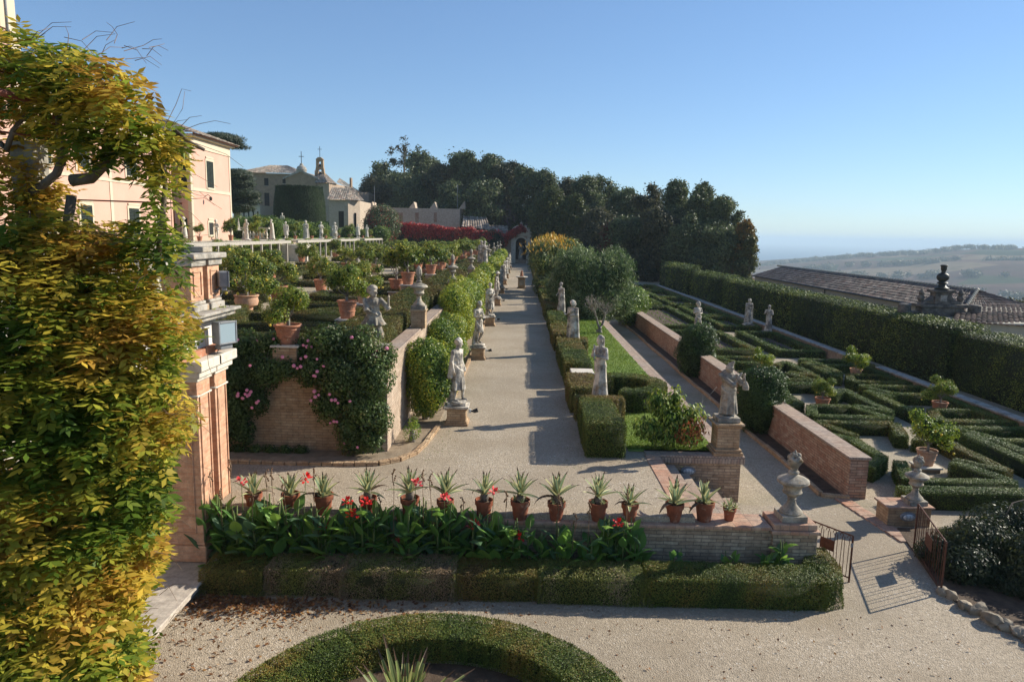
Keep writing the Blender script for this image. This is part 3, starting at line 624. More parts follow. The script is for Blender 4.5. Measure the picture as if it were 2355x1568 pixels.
roof_mesh(t, (-25.3, 56.2, 12.27), (-25.3, 64.9, 12.27), (-30, 60.6, 13.95), (-30, 60.5, 13.95), .3, .45, 4); roof_mesh(t, (-33, 56.1, 12.27), (-25.3, 56.1, 12.27), (-30, 60.5, 13.95), (-33, 60.5, 13.95), .3, .45, 5)
part(t, 'roof', 'attr', vl)
part(MB().tube([(-25.45, 56.2, 12.25), (-25.45, 64.7, 12.25)], .07).tube([(-27.05, 39, 12.25), (-27.05, 56.2, 12.25)], .07).tube([(-27.02, 55.7, 12.2), (-27.02, 55.7, 4.1)], .06), 'gutter', 'rust', vl, smooth=True)
winx(vl, -26.0, 59.4, 60.7, 8.35, 10.5); winx(vl, -26.0, 59.4, 60.2, 4.5, 5.5, shut=False); 
for (ya, yb) in ((40.6, 41.8), (44.2, 45.4), (49.6, 50.9), (53.3, 54.5)):
    winx(vl, -27.2, ya, yb, 8.5, 10.7); winx(vl, -27.2, ya, yb, 4.3, 6.3)
winy(vl, 56.5, -26.95, -26.25, 7.95, 10.7, None, True); winy(vl, 56.5, -26.95, -26.4, 4.1, 5.8, None, True)
t = MB().tube([(-26, 58.9, 7.6), (-25.7, 58.9, 7.75), (-25.55, 58.9, 7.6)], .025).lathe([(.05, 0), (.13, -.1), (.11, -.3), (.03, -.34)], 10, (-25.5, 58.9, 7.6)); part(t, 'wall_lantern', 'bronze', vl)
vb = empty('palace_block', (-30, 30, 4.0), 'tall ochre and pink palace block at the upper left behind the wisteria', 'villa')
part(MB().box(-45, -26.6, 8, 38.8, 4.0, 26), 'wall', 'pink', vb)
part(MB().box(-26.6, -26.5, 8, 38.82, 14.9, 16.7).box(-26.6, -26.35, 8, 38.95, 16.705, 16.95).box(-26.6, -26.42, 38.2, 38.9, 4, 14.88), 'string_course', 'cream', vb)
part(MB().tube([(-26.48, 37.7, 26), (-26.48, 37.7, 17.2), (-26.2, 37.7, 16.6), (-26.2, 37.7, 14)], .07), 'downpipe', 'metal', vb, smooth=True)
for ya in (22, 26, 30, 34.2): winx(vb, -26.6, ya, ya + 1.4, 6.2, 9.2); winx(vb, -26.6, ya, ya + 1.4, 11, 13.6)

# ---- convent group (depth about 150)
def W(x, y, Y): return PY(x, y, Y)
def polybuilding(name, label, pts, z0, z1, mat, cat='building'):
    c = Vector((sum(p[0] for p in pts) / len(pts), sum(p[1] for p in pts) / len(pts), z0))
    o = empty(name, c, label, cat); part(MB().prism(pts, z0, z1), 'wall', mat, o); return o
BD = 150.
xa, xb = W(552, 400, BD).x, W(690, 400, BD).x; ze = W(620, 399, BD).z; zr = W(633, 374, BD).z
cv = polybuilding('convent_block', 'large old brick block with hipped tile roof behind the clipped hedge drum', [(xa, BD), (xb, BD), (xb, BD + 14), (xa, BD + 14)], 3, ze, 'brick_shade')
t = MB(); m1 = (xa + xb) / 2 - 2.2; m2 = m1 + 3.5; yy = BD + 7; A, B_, C_, D_ = (xa - .7, BD - .7, ze), (xb + .7, BD - .7, ze), (xb + .7, BD + 14.7, ze), (xa - .7, BD + 14.7, ze)
roof_mesh(t, A, B_, (m2, yy, zr), (m1, yy, zr), .45, .6, 5, amp=.09); roof_mesh(t, B_, C_, (m2, yy, zr), (m2, yy, zr), .45, .6, 6, amp=.09); roof_mesh(t, D_, A, (m1, yy, zr), (m1, yy, zr), .45, .6, 7, amp=.09)
part(t, 'roof', 'attr', cv)
for (px0, px1, py0, py1) in ((567, 576, 409, 428), (608, 617, 410, 427), (650, 657, 410, 422), (609, 619, 444, 476), (632, 640, 455, 480), (603, 621, 491, 504)):
    a = W(px0, py1, BD); b = W(px1, py0, BD); winy(cv, BD, a.x, b.x, a.z, b.z)
# chapel
CD = 138.
xa, xb = W(657, 420, CD).x, W(728, 420, CD).x; ze = W(690, 412, CD).z; zg = W(692, 396, CD).z; xm = (xa + xb) / 2
ch = empty('chapel', (xm, CD, 3), 'old brick chapel with a low gable, cross and twin-arched bell gable', 'chapel')
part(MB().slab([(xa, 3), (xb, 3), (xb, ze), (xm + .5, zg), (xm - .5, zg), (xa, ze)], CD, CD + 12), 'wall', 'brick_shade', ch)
t = MB(); t.slab([(xa - .5, ze - .1), (xa - .5, ze + .22), (xm, zg + .4), (xb + .5, ze + .22), (xb + .5, ze - .1), (xm, zg + .02)], CD - .25, CD - .002); part(t, 'gable_cornice', 'stone_grey', ch)
t = MB(); roof_mesh(t, (xb + .5, CD, ze + .05), (xb + .5, CD + 12, ze + .05), (xm, CD + 12, zg + .15), (xm, CD, zg + .15), .4, .6, 9); roof_mesh(t, (xa - .5, CD + 12, ze + .05), (xa - .5, CD, ze + .05), (xm, CD, zg + .15), (xm, CD + 12, zg + .15), .4, .6, 9); part(t, 'roof', 'attr', ch)
part(MB().lathe([(.9, 0), (1.0, .5), (.8, 1.0), (.35, 1.3), (.3, 1.6), (.1, 1.7)], 16, (xm, CD + .5, zg)), 'gable_ball', 'stone_grey', ch, smooth=30)
part(MB().box(xm - .05, xm + .05, CD + .45, CD + .55, zg + 1.7, zg + 3.9).box(xm - .5, xm + .5, CD + .45, CD + .55, zg + 2.9, zg + 3.0), 'cross', 'black', ch)
# bell gable
x0, x1 = W(721, 410, CD + 2).x, W(750, 410, CD + 2).x; zb, zt = W(735, 412, CD + 2).z, W(735, 362, CD + 2).z; xm2 = (x0 + x1) / 2; hw = (x1 - x0) / 2; H_ = zt - zb
def arch_wall(xs, w_out, z0_, z1_, aw, az0, az1, y0, y1):
    mb = MB(); n = 8; ar = [(xs - aw, az0)] + [(xs - aw * math.cos(math.pi * i / n), az1 - aw + aw * math.sin(math.pi * i / n)) for i in range(n + 1)] + [(xs + aw, az0)]
    mb.slab([(xs - w_out[0], z0_), (xs - aw, z0_), (xs - aw, az0)][:3] + ar[1:6] + [(xs, z1_), (xs - w_out[1], z1_)], y0, y1)
    mb.slab([(xs + aw, az0), (xs + aw, z0_)][::-1] + [] + [(xs + w_out[0], z0_)][::-1] + [], y0, y1) if False else None
    left = [(xs - w_out[0], z0_), (xs - aw, z0_)] + ar[1:6] + [(xs, z1_), (xs - w_out[1], z1_)]
    right = [(2 * xs - p[0], p[1]) for p in left][::-1]
    m2_ = MB(); m2_.slab(left, y0, y1); m2_.slab(right, y0, y1); m2_.box(xs - aw - .001, xs + aw + .001, y0 + .01, y1 - .01, z0_, az0)
    return m2_
bg = arch_wall(xm2, (hw, hw * .62), zb - 1, zb + H_ * .52, hw * .30, zb + .4, zb + H_ * .45, CD + 2, CD + 2.7)
b2 = arch_wall(xm2, (hw * .58, hw * .55), zb + H_ * .52 + .001, zb + H_ * .9, hw * .22, zb + H_ * .56, zb + H_ * .82, CD + 2, CD + 2.7)
bg.add(b2.v, b2.f); bg.slab([(xm2 - hw * .62, zb + H_ * .9), (xm2 + hw * .62, zb + H_ * .9), (xm2 + .3, zt), (xm2 - .3, zt)], CD + 1.95, CD + 2.75)
bgo = part(bg, 'bell_gable', 'brick_ped', ch)
for (zz, s_) in ((zb + H_ * .33, .42), (zb + H_ * .72, .3)):
    part(MB().lathe([(s_, -s_ * 2), (s_ * .8, -s_ * 1.6), (s_ * .6, -s_ * .7), (s_ * .45, -.1), (.05, 0)], 14, (xm2, CD + 2.35, zz)), 'bell', 'bronze', bgo, smooth=40)
part(MB().box(xm2 - .04, xm2 + .04, CD + 2.3, CD + 2.38, zt, zt + 2.1).box(xm2 - .4, xm2 + .4, CD + 2.3, CD + 2.38, zt + 1.5, zt + 1.58), 'cross', 'black', bgo)
# chapel apse piece (pale side) and lower polygonal room, far wing
def px(x, Y): return W(x, 450, Y).x
ap = polybuilding('chapel_choir', 'pale brick choir with sloping roof right of the chapel gable', [(px(728, CD), CD + .2), (px(757, CD - 3), CD - 3), (px(776, CD), CD), (px(776, CD), CD + 12), (px(728, CD), CD + 12)], 3, W(757, 421, CD - 3).z, 'brick_pale')
zz = W(757, 421, CD - 3).z; t = MB(); roof_mesh(t, (px(727, CD), CD - .6, zz + .1), (px(758, CD - 3), CD - 3.6, zz), (px(745, CD + 5), CD + 4, zz + 2.6), (px(728, CD + 5), CD + 4, zz + 2.8), .4, .6, 2)
roof_mesh(t, (px(758, CD - 3), CD - 3.6, zz), (px(778, CD), CD - .4, zz - .1), (px(750, CD + 5), CD + 5, zz + 2.3), (px(745, CD + 5), CD + 4, zz + 2.6), .4, .6, 3); part(t, 'roof', 'attr', ap)
winx(ap, px(776, CD), CD + 2, CD + 3, zz - 4, zz - 1.5, shut=False, surround=None); winy(ap, CD - 3.02, px(768, CD - 2) - .2, px(772, CD - 2), 7, 9.5)
zz = W(790, 460, 122).z
rm = polybuilding('garden_room', 'low pale room with bevelled corner and small tiled roof', [(px(756, 122), 122), (px(800, 122), 122), (px(826, 124), 124.5), (px(836, 128), 129), (px(836, 128), 134), (px(756, 122), 134)], 3, zz, 'brick_white')
t = MB(); roof_mesh(t, (px(752, 122), 121.4, zz), (px(800, 122), 121.4, zz), (px(806, 127), 127, zz + 2.3), (px(764, 127), 127, zz + 2.3), .4, .6, 2); roof_mesh(t, (px(800, 122), 121.4, zz), (px(838, 124), 124.0, zz), (px(812, 127), 127, zz + 2.3), (px(806, 127), 127, zz + 2.3), .4, .6, 2); part(t, 'roof', 'attr', rm)
for (a, b) in ((778, 790),): winy(rm, 122, px(a, 122), px(b, 122), zz - 4.6, zz - 1.9)
winy(rm, 123.3, px(809, 123), px(818, 123), zz - 4.6, zz - 2.1)
zz = W(800, 440, 146).z
wg = polybuilding('convent_wing', 'long narrow wing with sloping roof at the right end of the convent', [(px(777, 146), 142), (px(838, 146), 150), (px(838, 146), 160), (px(777, 146), 160)], 3, zz, 'brick_pale')
t = MB(); roof_mesh(t, (px(776, 142), 141.4, zz + 1.4), (px(840, 150), 149.4, zz - .6), (px(838, 155), 156, zz - .2), (px(776, 150), 152, zz + 3), .4, .6, 2); part(t, 'roof', 'attr', wg)
part(MB().box(px(807, 150), px(811, 150), 149, 150, zz, zz + 2.9), 'chimney', 'brick_shade', wg)
zz = W(580, 472, 140).z
lw = polybuilding('outbuilding', 'low pale outbuilding with small windows beside the cedar', [(px(539, 140), 140), (px(597, 140), 140), (px(606, 140), 146), (px(539, 140), 150)], 3, zz, 'cream')
t = MB(); roof_mesh(t, (px(537, 140), 139.5, zz), (px(598, 140), 139.5, zz), (px(600, 145), 144.5, zz + 2), (px(545, 145), 144.5, zz + 2.6), .4, .6, 2); part(t, 'roof', 'attr', lw)
for a in (558, 569, 580, 590): winy(lw, 140, px(a, 140), px(a + 3, 140), zz - 2.9, zz - 1.2)
# roofless ruin
RD = 134.
zt = W(960, 479, RD).z; x0, x1 = px(852, RD), px(1058, RD)
ru = polybuilding('roofless_ruin', 'pale roofless brick shell with pointed gable stubs beyond the red creeper', [(x0, RD), (x1, RD), (x1 + 1.2, RD + 5), (x0, RD + 5)], 2, zt, 'brick_white')
for (a, p, wl, wr) in ((850, 464, 10, 7), (946, 464, 6, 9), (1036 - 94 + 52, 464, 6, 9), (1063, 462, 8, 8)):
    q = W(a, p, RD); l_ = px(a - wl, RD); r_ = px(a + wr, RD)
    t = MB(); t.add([(l_, RD, zt), (r_, RD + .6, zt), (r_, RD + 4.4, zt), (l_, RD + 5, zt), (q.x + .4, RD + .4, q.z), (q.x + .4, RD + 4, q.z)], [(0, 1, 4), (1, 2, 5, 4), (2, 3, 5), (3, 0, 4, 5)]); part(t, 'gable_stub', 'brick_white', ru)
for (a, b, c, d) in ((912, 926, 489, 512), (955, 963, 489, 511), (998, 1005, 489, 511)): winy(ru, RD, px(a, RD), px(b, RD), W(a, d, RD).z, W(a, c, RD).z, mat='brick_red')
part(MB().tube([(px(856, RD), RD + 2, zt), (px(856, RD), RD + 2, zt + 4)], .05).tube([(px(1050, RD), RD + 2, zt), (px(1050, RD), RD + 2, zt + 4.6)], .05), 'pole', 'metal', ru)
# shed roofs behind the creeper wall
sh = empty('tiled_shed', (px(1115, 130), 130, 2), 'low shed with pale curved roof tiles beside the garden portal', 'shed')
a0, a1 = px(1062, 128), px(1170, 128); zl = W(1120, 533, 128).z; zh = W(1100, 500, 133).z
part(MB().box(a0 + .3, a1 - .2, 128, 134, 2, zl - .02), 'wall', 'brick_shade', sh)
cw = [(.34, .27, .21), (.42, .34, .27), (.25, .20, .155), (.19, .15, .12)]
t = MB(); roof_mesh(t, (a0, 127.5, zl + .8), (px(1130, 128), 127.5, zl + .2), (px(1120, 133), 133, zh), (px(1066, 133), 133, zh + .1), .5, .7, 3, cw, .14); roof_mesh(t, (px(1130, 128) + .02, 127.5, zl + .15), (a1, 127.5, zl - .5), (px(1170, 133), 133, W(1150, 521, 133).z), (px(1121, 133), 133, W(1121, 518, 133).z), .5, .7, 3, cw, .14)
part(t, 'roof', 'attr', sh)

# end wall and portal
zc = W(900, 514, 123).z; x0, x1 = px(838, 123), px(1150, 123)
ew = empty('creeper_wall', ((x0 + x1) / 2, 123, 0), 'garden end wall hidden under red and dark green creeper', 'wall')
part(MB().slab([(x0, 0), (x1, 0), (x1, W(1150, 548, 123).z), (px(1080, 123), W(1080, 535, 123).z), (x0, zc)], 123, 123.6), 'wall', 'brick_shade', ew)
PD = 125.5
pa, pb = px(1176.5, PD), px(1225, PD); zc = W(1200, 536, PD).z; pm = (pa + pb) / 2
pt = empty('garden_portal', (pm, PD, 0), 'arched stone and brick portal with a statue niche closing the avenue', 'portal')
aw = 12.3 / 1620 * PD; az = W(1200, 547, PD).z; ar = [(pm - aw * math.cos(math.pi * i / 16), az - aw + aw * math.sin(math.pi * i / 16)) for i in range(17)]
L = [(pa, 0), (pm - aw, 0)] + ar[:9] + [(pm, zc - .5), (pa, zc - .5)]
t = MB(); t.slab(L, PD, PD + 1.6); t.slab([(2 * pm - p[0], p[1]) for p in L][::-1], PD, PD + 1.6); t.box(pa - 2.9, pa - .001, PD + .3, PD + 1.2, 0, zc - 1.2).box(pm - aw - .001, pm + aw + .001, PD + .1, PD + 1.5, 0, .65)
part(t, 'wall', 'brick_pale', pt)
t = MB(); t.box(pa - .15, pb + .15, PD - .15, PD + 1.7, zc - .5, zc - .3).box(pa - .35, pb + .35, PD - .35, PD + 1.8, zc - .298, zc)
for s_ in (-1, 1):
    cx_ = pm + s_ * (pb - pa) * .38
    t.box(cx_ - .35, cx_ + .35, PD - .12, PD - .001, 0, zc - .5)
    pts_ = [(pm + s_ * (pb - pa) / 2, zc + .001), (pm + s_ * .55, zc + .001), (pm + s_ * .55, zc + 1.35), (pm + s_ * .95, zc + 1.25), (pm + s_ * 1.45, zc + .9), (pm + s_ * 1.95, zc + .35)]
    t.slab(pts_ if s_ < 0 else pts_, PD - .2, PD + 1.0)
for i in range(16):
    a, b = ar[i], ar[i + 1]; m_ = (pm, az - aw); o1 = lambda p, k_: (m_[0] + (p[0] - m_[0]) * k_, m_[1] + (p[1] - m_[1]) * k_)
    t.slab([o1(a, 1.001), o1(b, 1.001), o1(b, 1.28), o1(a, 1.28)][::-1], PD - .1, PD + .05)
t.box(pm - aw * 1.28, pm - aw * 1.001, PD - .1, PD - .002, .02, az - aw).box(pm + aw * 1.001, pm + aw * 1.28, PD - .1, PD - .002, .02, az - aw)
t.box(pm - .5, pm + .5, PD - .1, PD + .8, zc + .002, zc + .5)
part(t, 'stone_trim', 'stone_lt', pt)
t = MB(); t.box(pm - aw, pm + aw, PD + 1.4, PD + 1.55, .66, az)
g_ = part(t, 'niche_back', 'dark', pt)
t = MB()
for i in range(1, 12): a = math.pi * i / 12; t.tube([(pm + .2 * math.cos(a), PD + .8, az - aw + .2 * math.sin(a)), (pm + aw * .97 * math.cos(a), PD + .8, az - aw + aw * .97 * math.sin(a))], .022, seg=5)
t.tube([(pm - aw, PD + .8, az - aw), (pm + aw, PD + .8, az - aw)], .04, seg=5)
part(t, 'iron_fanlight', 'rust', pt)

# ---- barn on the right
bn = empty('long_barn', (29, 60, -1.5), 'long barn with worn brown tile roof beyond the tall hedge', 'barn')
by0, by1 = 45.5, 86
part(MB().box(28.2, 33.8, by0, by1, -2, .62), 'wall', 'cream_dk', bn)
t = MB(); e, r, el, rl_ = 27.9, 31, .66, 1.85
br = [(.15, .125, .105), (.20, .165, .14), (.11, .095, .085), (.25, .205, .17), (.17, .12, .10)]
roof_mesh(t, (e, by1, el), (e, by0 - .4, el), (r, by0 + 3.2, rl_), (r, by1 - 1, rl_), .27, .42, 5, br); roof_mesh(t, (e, by0 - .4, el), (34.1, by0 - .4, el), (r, by0 + 3.2, rl_), (r, by0 + 3.2, rl_), .27, .42, 6, br); roof_mesh(t, (34.1, by0 - .4, el), (34.1, by1, el), (r, by1 - 1, rl_), (r, by0 + 3.2, rl_), .6, .6, 7, br)
part(t, 'roof', 'attr', bn)
t = MB()
for i in range(14): a = i / 14; p0 = Vector((e, by0 - .4, el)).lerp(Vector((r, by0 + 3.2, rl_)), a); p1 = Vector((e, by0 - .4, el)).lerp(Vector((r, by0 + 3.2, rl_)), a + .09); t.tube([p0 + Vector((0, 0, .1)), p1 + Vector((0, 0, .06))], .12, .09, 8)
for i in range(90): t.tube([(r, by0 + 3.2 + i * .42, rl_ + .06), (r, by0 + 3.2 + i * .42 + .46, rl_ + .04)], .11, .09, 6)
part(t, 'ridge_tiles', 'cream_dk', bn, smooth=True)
part(MB().tube([(27.85, by0 - .4, .64), (27.85, by1, .64)], .06).tube([(28.1, 66, .6), (28.1, 66, -1)], .05).tube([(28.1, 46.5, .6), (28.6, 45.4, -.2), (28.6, 45.4, -1.5)], .05), 'gutter', 'black', bn)
t = MB(); n = 10; t.slab([(0, 0)] , 0, 0) if False else None
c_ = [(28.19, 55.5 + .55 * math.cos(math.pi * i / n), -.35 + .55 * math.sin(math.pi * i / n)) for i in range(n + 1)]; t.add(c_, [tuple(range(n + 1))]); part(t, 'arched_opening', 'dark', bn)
# lower roof with portal pediment
lr = empty('lower_house', (33, 38, -1.5), 'low house with purplish tile roof at the right edge of the garden', 'house')
q = [PY(2190, 740, 33), PY(2480, 762, 33), PY(2440, 702, 39), PY(2205, 700, 39)]
part(MB().prism([(q[0].x + .2, 33.2), (q[1].x, 33.2), (q[2].x, 42), (q[3].x, 42)], -3, q[0].z - .05), 'wall', 'cream_dk', lr)
t = MB(); roof_mesh(t, q[0], q[1], q[2], q[3], .27, .45, 8, [(.085, .06, .055), (.12, .085, .075), (.06, .05, .048), (.15, .11, .09)]); part(t, 'roof', 'attr', lr)
# bust pediment
bp = PY(2158, 735, 36); g0 = Vector((bp.x, 36, 0)); f_ = 36 / 1620
pd = empty('stone_pediment', g0, 'weathered garden gate top with scrolls and a dark bust, rising over the tall hedge', 'monument')
Z = lambda y: PY(2158, y, 36).z
t = MB(); t.box(g0.x - 1.05, g0.x + 1.05, 35.7, 36.3, -1.2, Z(706)); t.box(g0.x - 1.2, g0.x + 1.2, 35.6, 36.4, Z(706) + .001, Z(699)); t.box(g0.x - .42, g0.x + .42, 35.75, 36.25, Z(699) + .001, Z(672)).box(g0.x - .55, g0.x + .55, 35.65, 36.35, Z(672) + .001, Z(666))
for s_ in (-1, 1):
    pp = [(g0.x + s_ * .421, Z(699) + .002), (g0.x + s_ * 1.0, Z(699) + .002), (g0.x + s_ * .85, Z(693)), (g0.x + s_ * .6, Z(688)), (g0.x + s_ * .421, Z(680))]; t.slab(pp if s_ > 0 else pp[::-1], 35.8, 36.2)
    t.lathe([(.16, 0), (.1, .1), (.17, .3), (.1, .45), (.14, .55), (.03, .75)], 12, (g0.x + s_ * .98, 36, Z(699)))
    t.lathe([(.3, 0), (.3, .45), (.2, .5)], 12, (g0.x + s_ * 1.75, 36, Z(722)))
t.box(g0.x + 1.05, g0.x + 2.1, 35.8, 36.2, -1.2, Z(722)); t.box(g0.x - 1.6, g0.x - 1.05, 35.8, 36.2, -1.2, Z(716))
part(t, 'gate_top', 'stone_black', pd, bevel=.03)
part(MB().box(g0.x - .16, g0.x + .16, 35.72, 35.749, Z(692), Z(678)), 'inset_panel', 'stone_grey', pd)
t = MB(); t.lathe([(.3, 0), (.34, .08), (.2, .16), (.16, .28), (.26, .34), (.2, .4)], 14, (g0.x, 36, Z(666))); z_ = Z(666) + .4; t.ball((g0.x, 36, z_ + .22), .27, 3, .03, (1.15, .7, .9)); t.tube([(g0.x, 36, z_ + .3), (g0.x, 36, z_ + .6)], .1); t.ball((g0.x, 36, z_ + .66), .15, 3, .03, (.9, 1, 1.2)); t.lathe([(.15, 0), (.17, .06), (.12, .1)], 12, (g0.x, 36, z_ + .74))
part(t, 'bust', 'bronze', pd, smooth=60)
# pergola frames
def pergola(X, y0, y1, z, n, depth, zpost, label, wd=.16, first=None):
    o = empty('pergola', (X, (y0 + y1) / 2, zpost), label, 'pergola', 'grey pergola frames of the lemon garden')
    part(MB().box(X - .02, X + .22, y0, y1, z - .26, z), 'top_beam', 'wood', o, bevel=.01)
    for i in range(n):
        y = y0 + (y1 - y0) * (i + .5) / n
        part(MB().box(X + .03, X + .03 + wd, y, y + wd, zpost, z - .262), 'post', 'wood', o)
    for i in range(0, n, 3):
        y = y0 + (y1 - y0) * (i + .5) / n; part(MB().box(X - depth, X + .02, y + .03, y + .11, z - .2, z - .08), 'cross_beam', 'wood', o)
gs = MB(); [gs.box(-23.2 + .45 * i, -20.5, 67.8, 69.3, 2.0, 4.0 - .33 * (i + 1)) for i in range(6)]; gs.box(-23.2, -20.3, 67.5, 67.79, 2.0, 3.6).box(-23.2, -20.3, 69.31, 69.55, 2.0, 3.6)
tag(gs.obj('garden_stair', M['stone_lt']), 'pale stone stair between the near and middle pergola frames', 'stair')
pergola(-22.0, 33, 67.5, 4.05, 16, 1.4, 2.0, 'near grey pergola frame along the villa terrace')
pergola(-22.0, 69.6, 96.2, 4.05, 12, 1.4, 2.0, 'middle grey pergola frame below the statues')
pergola(-22.0, 99, 120, 4.05, 9, 1.4, 2.0, 'far grey pergola frame near the red creeper')
pergola(-34.0, 104, 146, 5.0, 17, 1.6, 3.0, 'upper grey pergola frame higher on the terraces')

# ================================================================ STATUES, URNS, POTS
def fig_mesh(name, spec):
    """one continuous carved figure about 1.72 m tall, facing -y, welded by voxel remesh"""
    b = MB(); V = Vector
    def cap(p0, p1, r0, r1, seg=10):
        p0, p1 = V(p0), V(p1); b.tube([p0, p0.lerp(p1, .5), p1], r0, r1, seg); b.ball(p0, r0, 2); b.ball(p1, r1, 2)
    sx = spec.get('sway', .03); gr = spec.get('girth', 1.0)
    # torso
    hip = V((sx, 0, .92)); ch_ = V((-sx * .5, 0, 1.28)); nk = V((-sx * .3, -.005, 1.47))
    b.ball(hip, .17 * gr, 3, 0, (1.02, .78, .82)); b.ball(hip.lerp(ch_, .45), .145 * gr, 3, 0, (1.0, .78, 1.15)); b.ball(ch_, .185 * gr, 3, 0, (1.0, .68, .95))
    cap(ch_ + V((-.13, 0, .1)), ch_ + V((.13, 0, .1)), .075, .075); cap(ch_ + V((0, 0, .1)), nk + V((0, -.01, .05)), .07, .055)
    if spec.get('chest'): b.ball(ch_ + V((-.07, -.1, .02)), .065, 2); b.ball(ch_ + V((.07, -.1, .02)), .065, 2)
    # head
    yaw = spec.get('turn', 0); tl = spec.get('nod', .1); hd = Matrix.Rotation(yaw, 3, 'Z') @ Matrix.Rotation(tl, 3, 'X'); hc = nk + V((0, -.015 - .1 * tl, .155)); k_ = spec.get('head', 1.0)
    if not spec.get('headless'):
        h = lambda x, y, z: hc + hd @ (V((x, y, z)) * k_)
        b.ball(hc, .098 * k_, 3, 0, (.84, 1.0, 1.1), hd); b.ball(h(0, -.03, -.055), .068 * k_, 3, 0, (.85, 1.0, .9), hd); b.ball(h(0, -.1, -.015), .02 * k_, 2, 0, (.7, 1.3 + spec.get('nose', 0), 1.5), hd)
        b.ball(h(0, -.088, .022), .028 * k_, 2, 0, (2.0, .5, .4), hd); b.ball(h(0, -.088, -.062), .02 * k_, 2, 0, (1.3, .6, .45), hd); b.ball(h(0, -.08, -.1), .025 * k_, 2, 0, (1, .8, .7), hd)
        for s_ in (-1, 1): b.ball(h(s_ * .083, 0, -.02), .022 * k_, 2, 0, (.5, .9, 1.3), hd)
        if spec.get('hair', 1):
            for i in range(16):
                a = i / 16 * 6.28; b.ball(h(.088 * math.cos(a), .02 + .085 * math.sin(a) * (1 if math.sin(a) > 0 else .9), .055 + .02 * math.sin(a * 3)), .032 * k_, 2)
            b.ball(h(0, .02, .075), .085 * k_, 2); b.ball(h(0, .075, .01), .06 * k_, 2)
        if spec.get('hat'): b.lathe([(.20 * k_, 0), (.21 * k_, .02), (.13 * k_, .06), (.12 * k_, .13), (.05, .17)], 18, tuple(h(0, 0, .04)))
        if spec.get('beard'): b.ball(h(0, -.07, -.12), .055 * k_, 2, .1, (.9, .7, 1.5))
        if spec.get('longhair'): cap(h(0, .08, 0), nk + V((0, .08, -.12)), .06, .045)
    # arms
    def arm(side, el, hn):
        sh_ = ch_ + V((side * .2 * gr, 0, .11)); el, hn = V(el), V(hn); cap(sh_, el, .058 * gr, .047); cap(el, hn, .045, .03)
        d = (hn - el).normalized(); pl = hn + d * .045; b.ball(pl, .042, 2, 0, (1, .7, 1.1)); sd = d.cross(V((0, 0, 1)) if abs(d.z) < .9 else V((1, 0, 0))).normalized()
        for i in range(4): q = pl + sd * (-.028 + .019 * i); e2 = q + d * (.05 + (.01 if i in (1, 2) else 0)); cap(q, e2, .011, .010, 6); cap(e2, e2 + d * .022 + V((0, 0, -.018)), .010, .009, 6)
        cap(pl - sd * .035, pl - sd * .06 + d * .03, .012, .01, 6)
        if spec.get('sleeve'): b.tube([sh_, el + (el - sh_) * .1], .07, .095, 12)
    for side, el, hn in spec['arms']: arm(side, el, hn)
    # legs
    lg_ = spec.get('legs', [((.1, 0, .85), (.13, -.05, .48), (.14, .03, .1)), ((-.1, 0, .85), (-.1, -.01, .47), (-.12, .0, .1))])
    hem = spec.get('hem', 0.02)
    for a, k2, f in lg_:
        cap(a, k2, .092 * gr, .062 * gr); cap(k2, V(k2).lerp(V(f), .35), .06 * gr, .062 * gr); cap(V(k2).lerp(V(f), .35), f, .062 * gr, .036)
        b.ball(V(f) + V((0, -.06, -.05)), .055, 2, 0, (.75, 1.8, .6))
        for i in range(5): b.ball(V(f) + V((-.032 + .016 * i, -.155 + .004 * i, -.065)), .013, 1)
    # drapery: cone with carved folds
    rs = random.Random(spec.get('seed', 1)); top = spec.get('top', 1.02); nf = 22
    if hem < .9:
        r0, r1 = .165 * gr, spec.get('flare', .24) * gr; ph = rs.uniform(0, 6)
        prof = [(.6, hem)] + [(1, hem + (top - hem) * i / 10) for i in range(11)] + [(.5, top + .01)]
        def fn(a, z):
            t = min(1, max(0, (top - z) / (top - hem))); return (r0 + (r1 - r0) * t ** 1.2) * (1 + (.03 + .09 * t) * math.sin(a * 7 + ph + 1.5 * t) + .05 * t * math.sin(a * 13 + ph * 2 - 2 * t)) * (1 - .22 * abs(math.sin(a)))
        b.lathe(prof, 56, (sx * .6, 0, 0), fn)
    # fold swags
    for i in range(spec.get('swags', 5)):
        z0 = top + .05 - i * .055; pts = [V((-.17 * gr * math.cos(t), -.13 * gr * math.sin(t) - .01, z0 - .12 * math.sin(t) - .06 * t * spec.get('skew', 1))) for t in [math.pi * j / 8 for j in range(9)]]
        b.tube(pts, .024, .03, 7)
    if spec.get('cloak'):
        for i in range(9):
            a = math.pi * (.02 + .96 * i / 8); x = math.cos(a); y = math.sin(a)
            cap((.2 * x * gr, .1 * y, 1.4), (.26 * x * gr, .17 * y + .03, spec.get('cloakz', .1)), .045, .055 + .015 * (i % 2), 8)
    if spec.get('bodice'):
        b.lathe([(.13, 1.02), (.165, 1.08), (.15, 1.16), (.18, 1.28), (.18, 1.36), (.1, 1.42)], 40, (0, 0, 0), lambda a, z: gr * (1 + .06 * math.sin(a * 11 + z * 9)) * (1 - .27 * abs(math.sin(a))))
    for pr in spec.get('props', []):
        if pr[0] == 'box': b.box(*pr[1:])
        elif pr[0] == 'ball': b.ball(pr[1], pr[2], 2, .1, pr[3] if len(pr) > 3 else (1, 1, 1))
        elif pr[0] == 'cap': cap(*pr[1:])
        elif pr[0] == 'lathe': b.lathe(pr[1], 14, pr[2])
    b.lathe([(.25, -.005), (.27, .0), (.26, .05), (.23, .07)], 14, (0, 0, -.03), lambda a, z: 1 + .07 * math.sin(a * 3 + spec.get('seed', 1)))
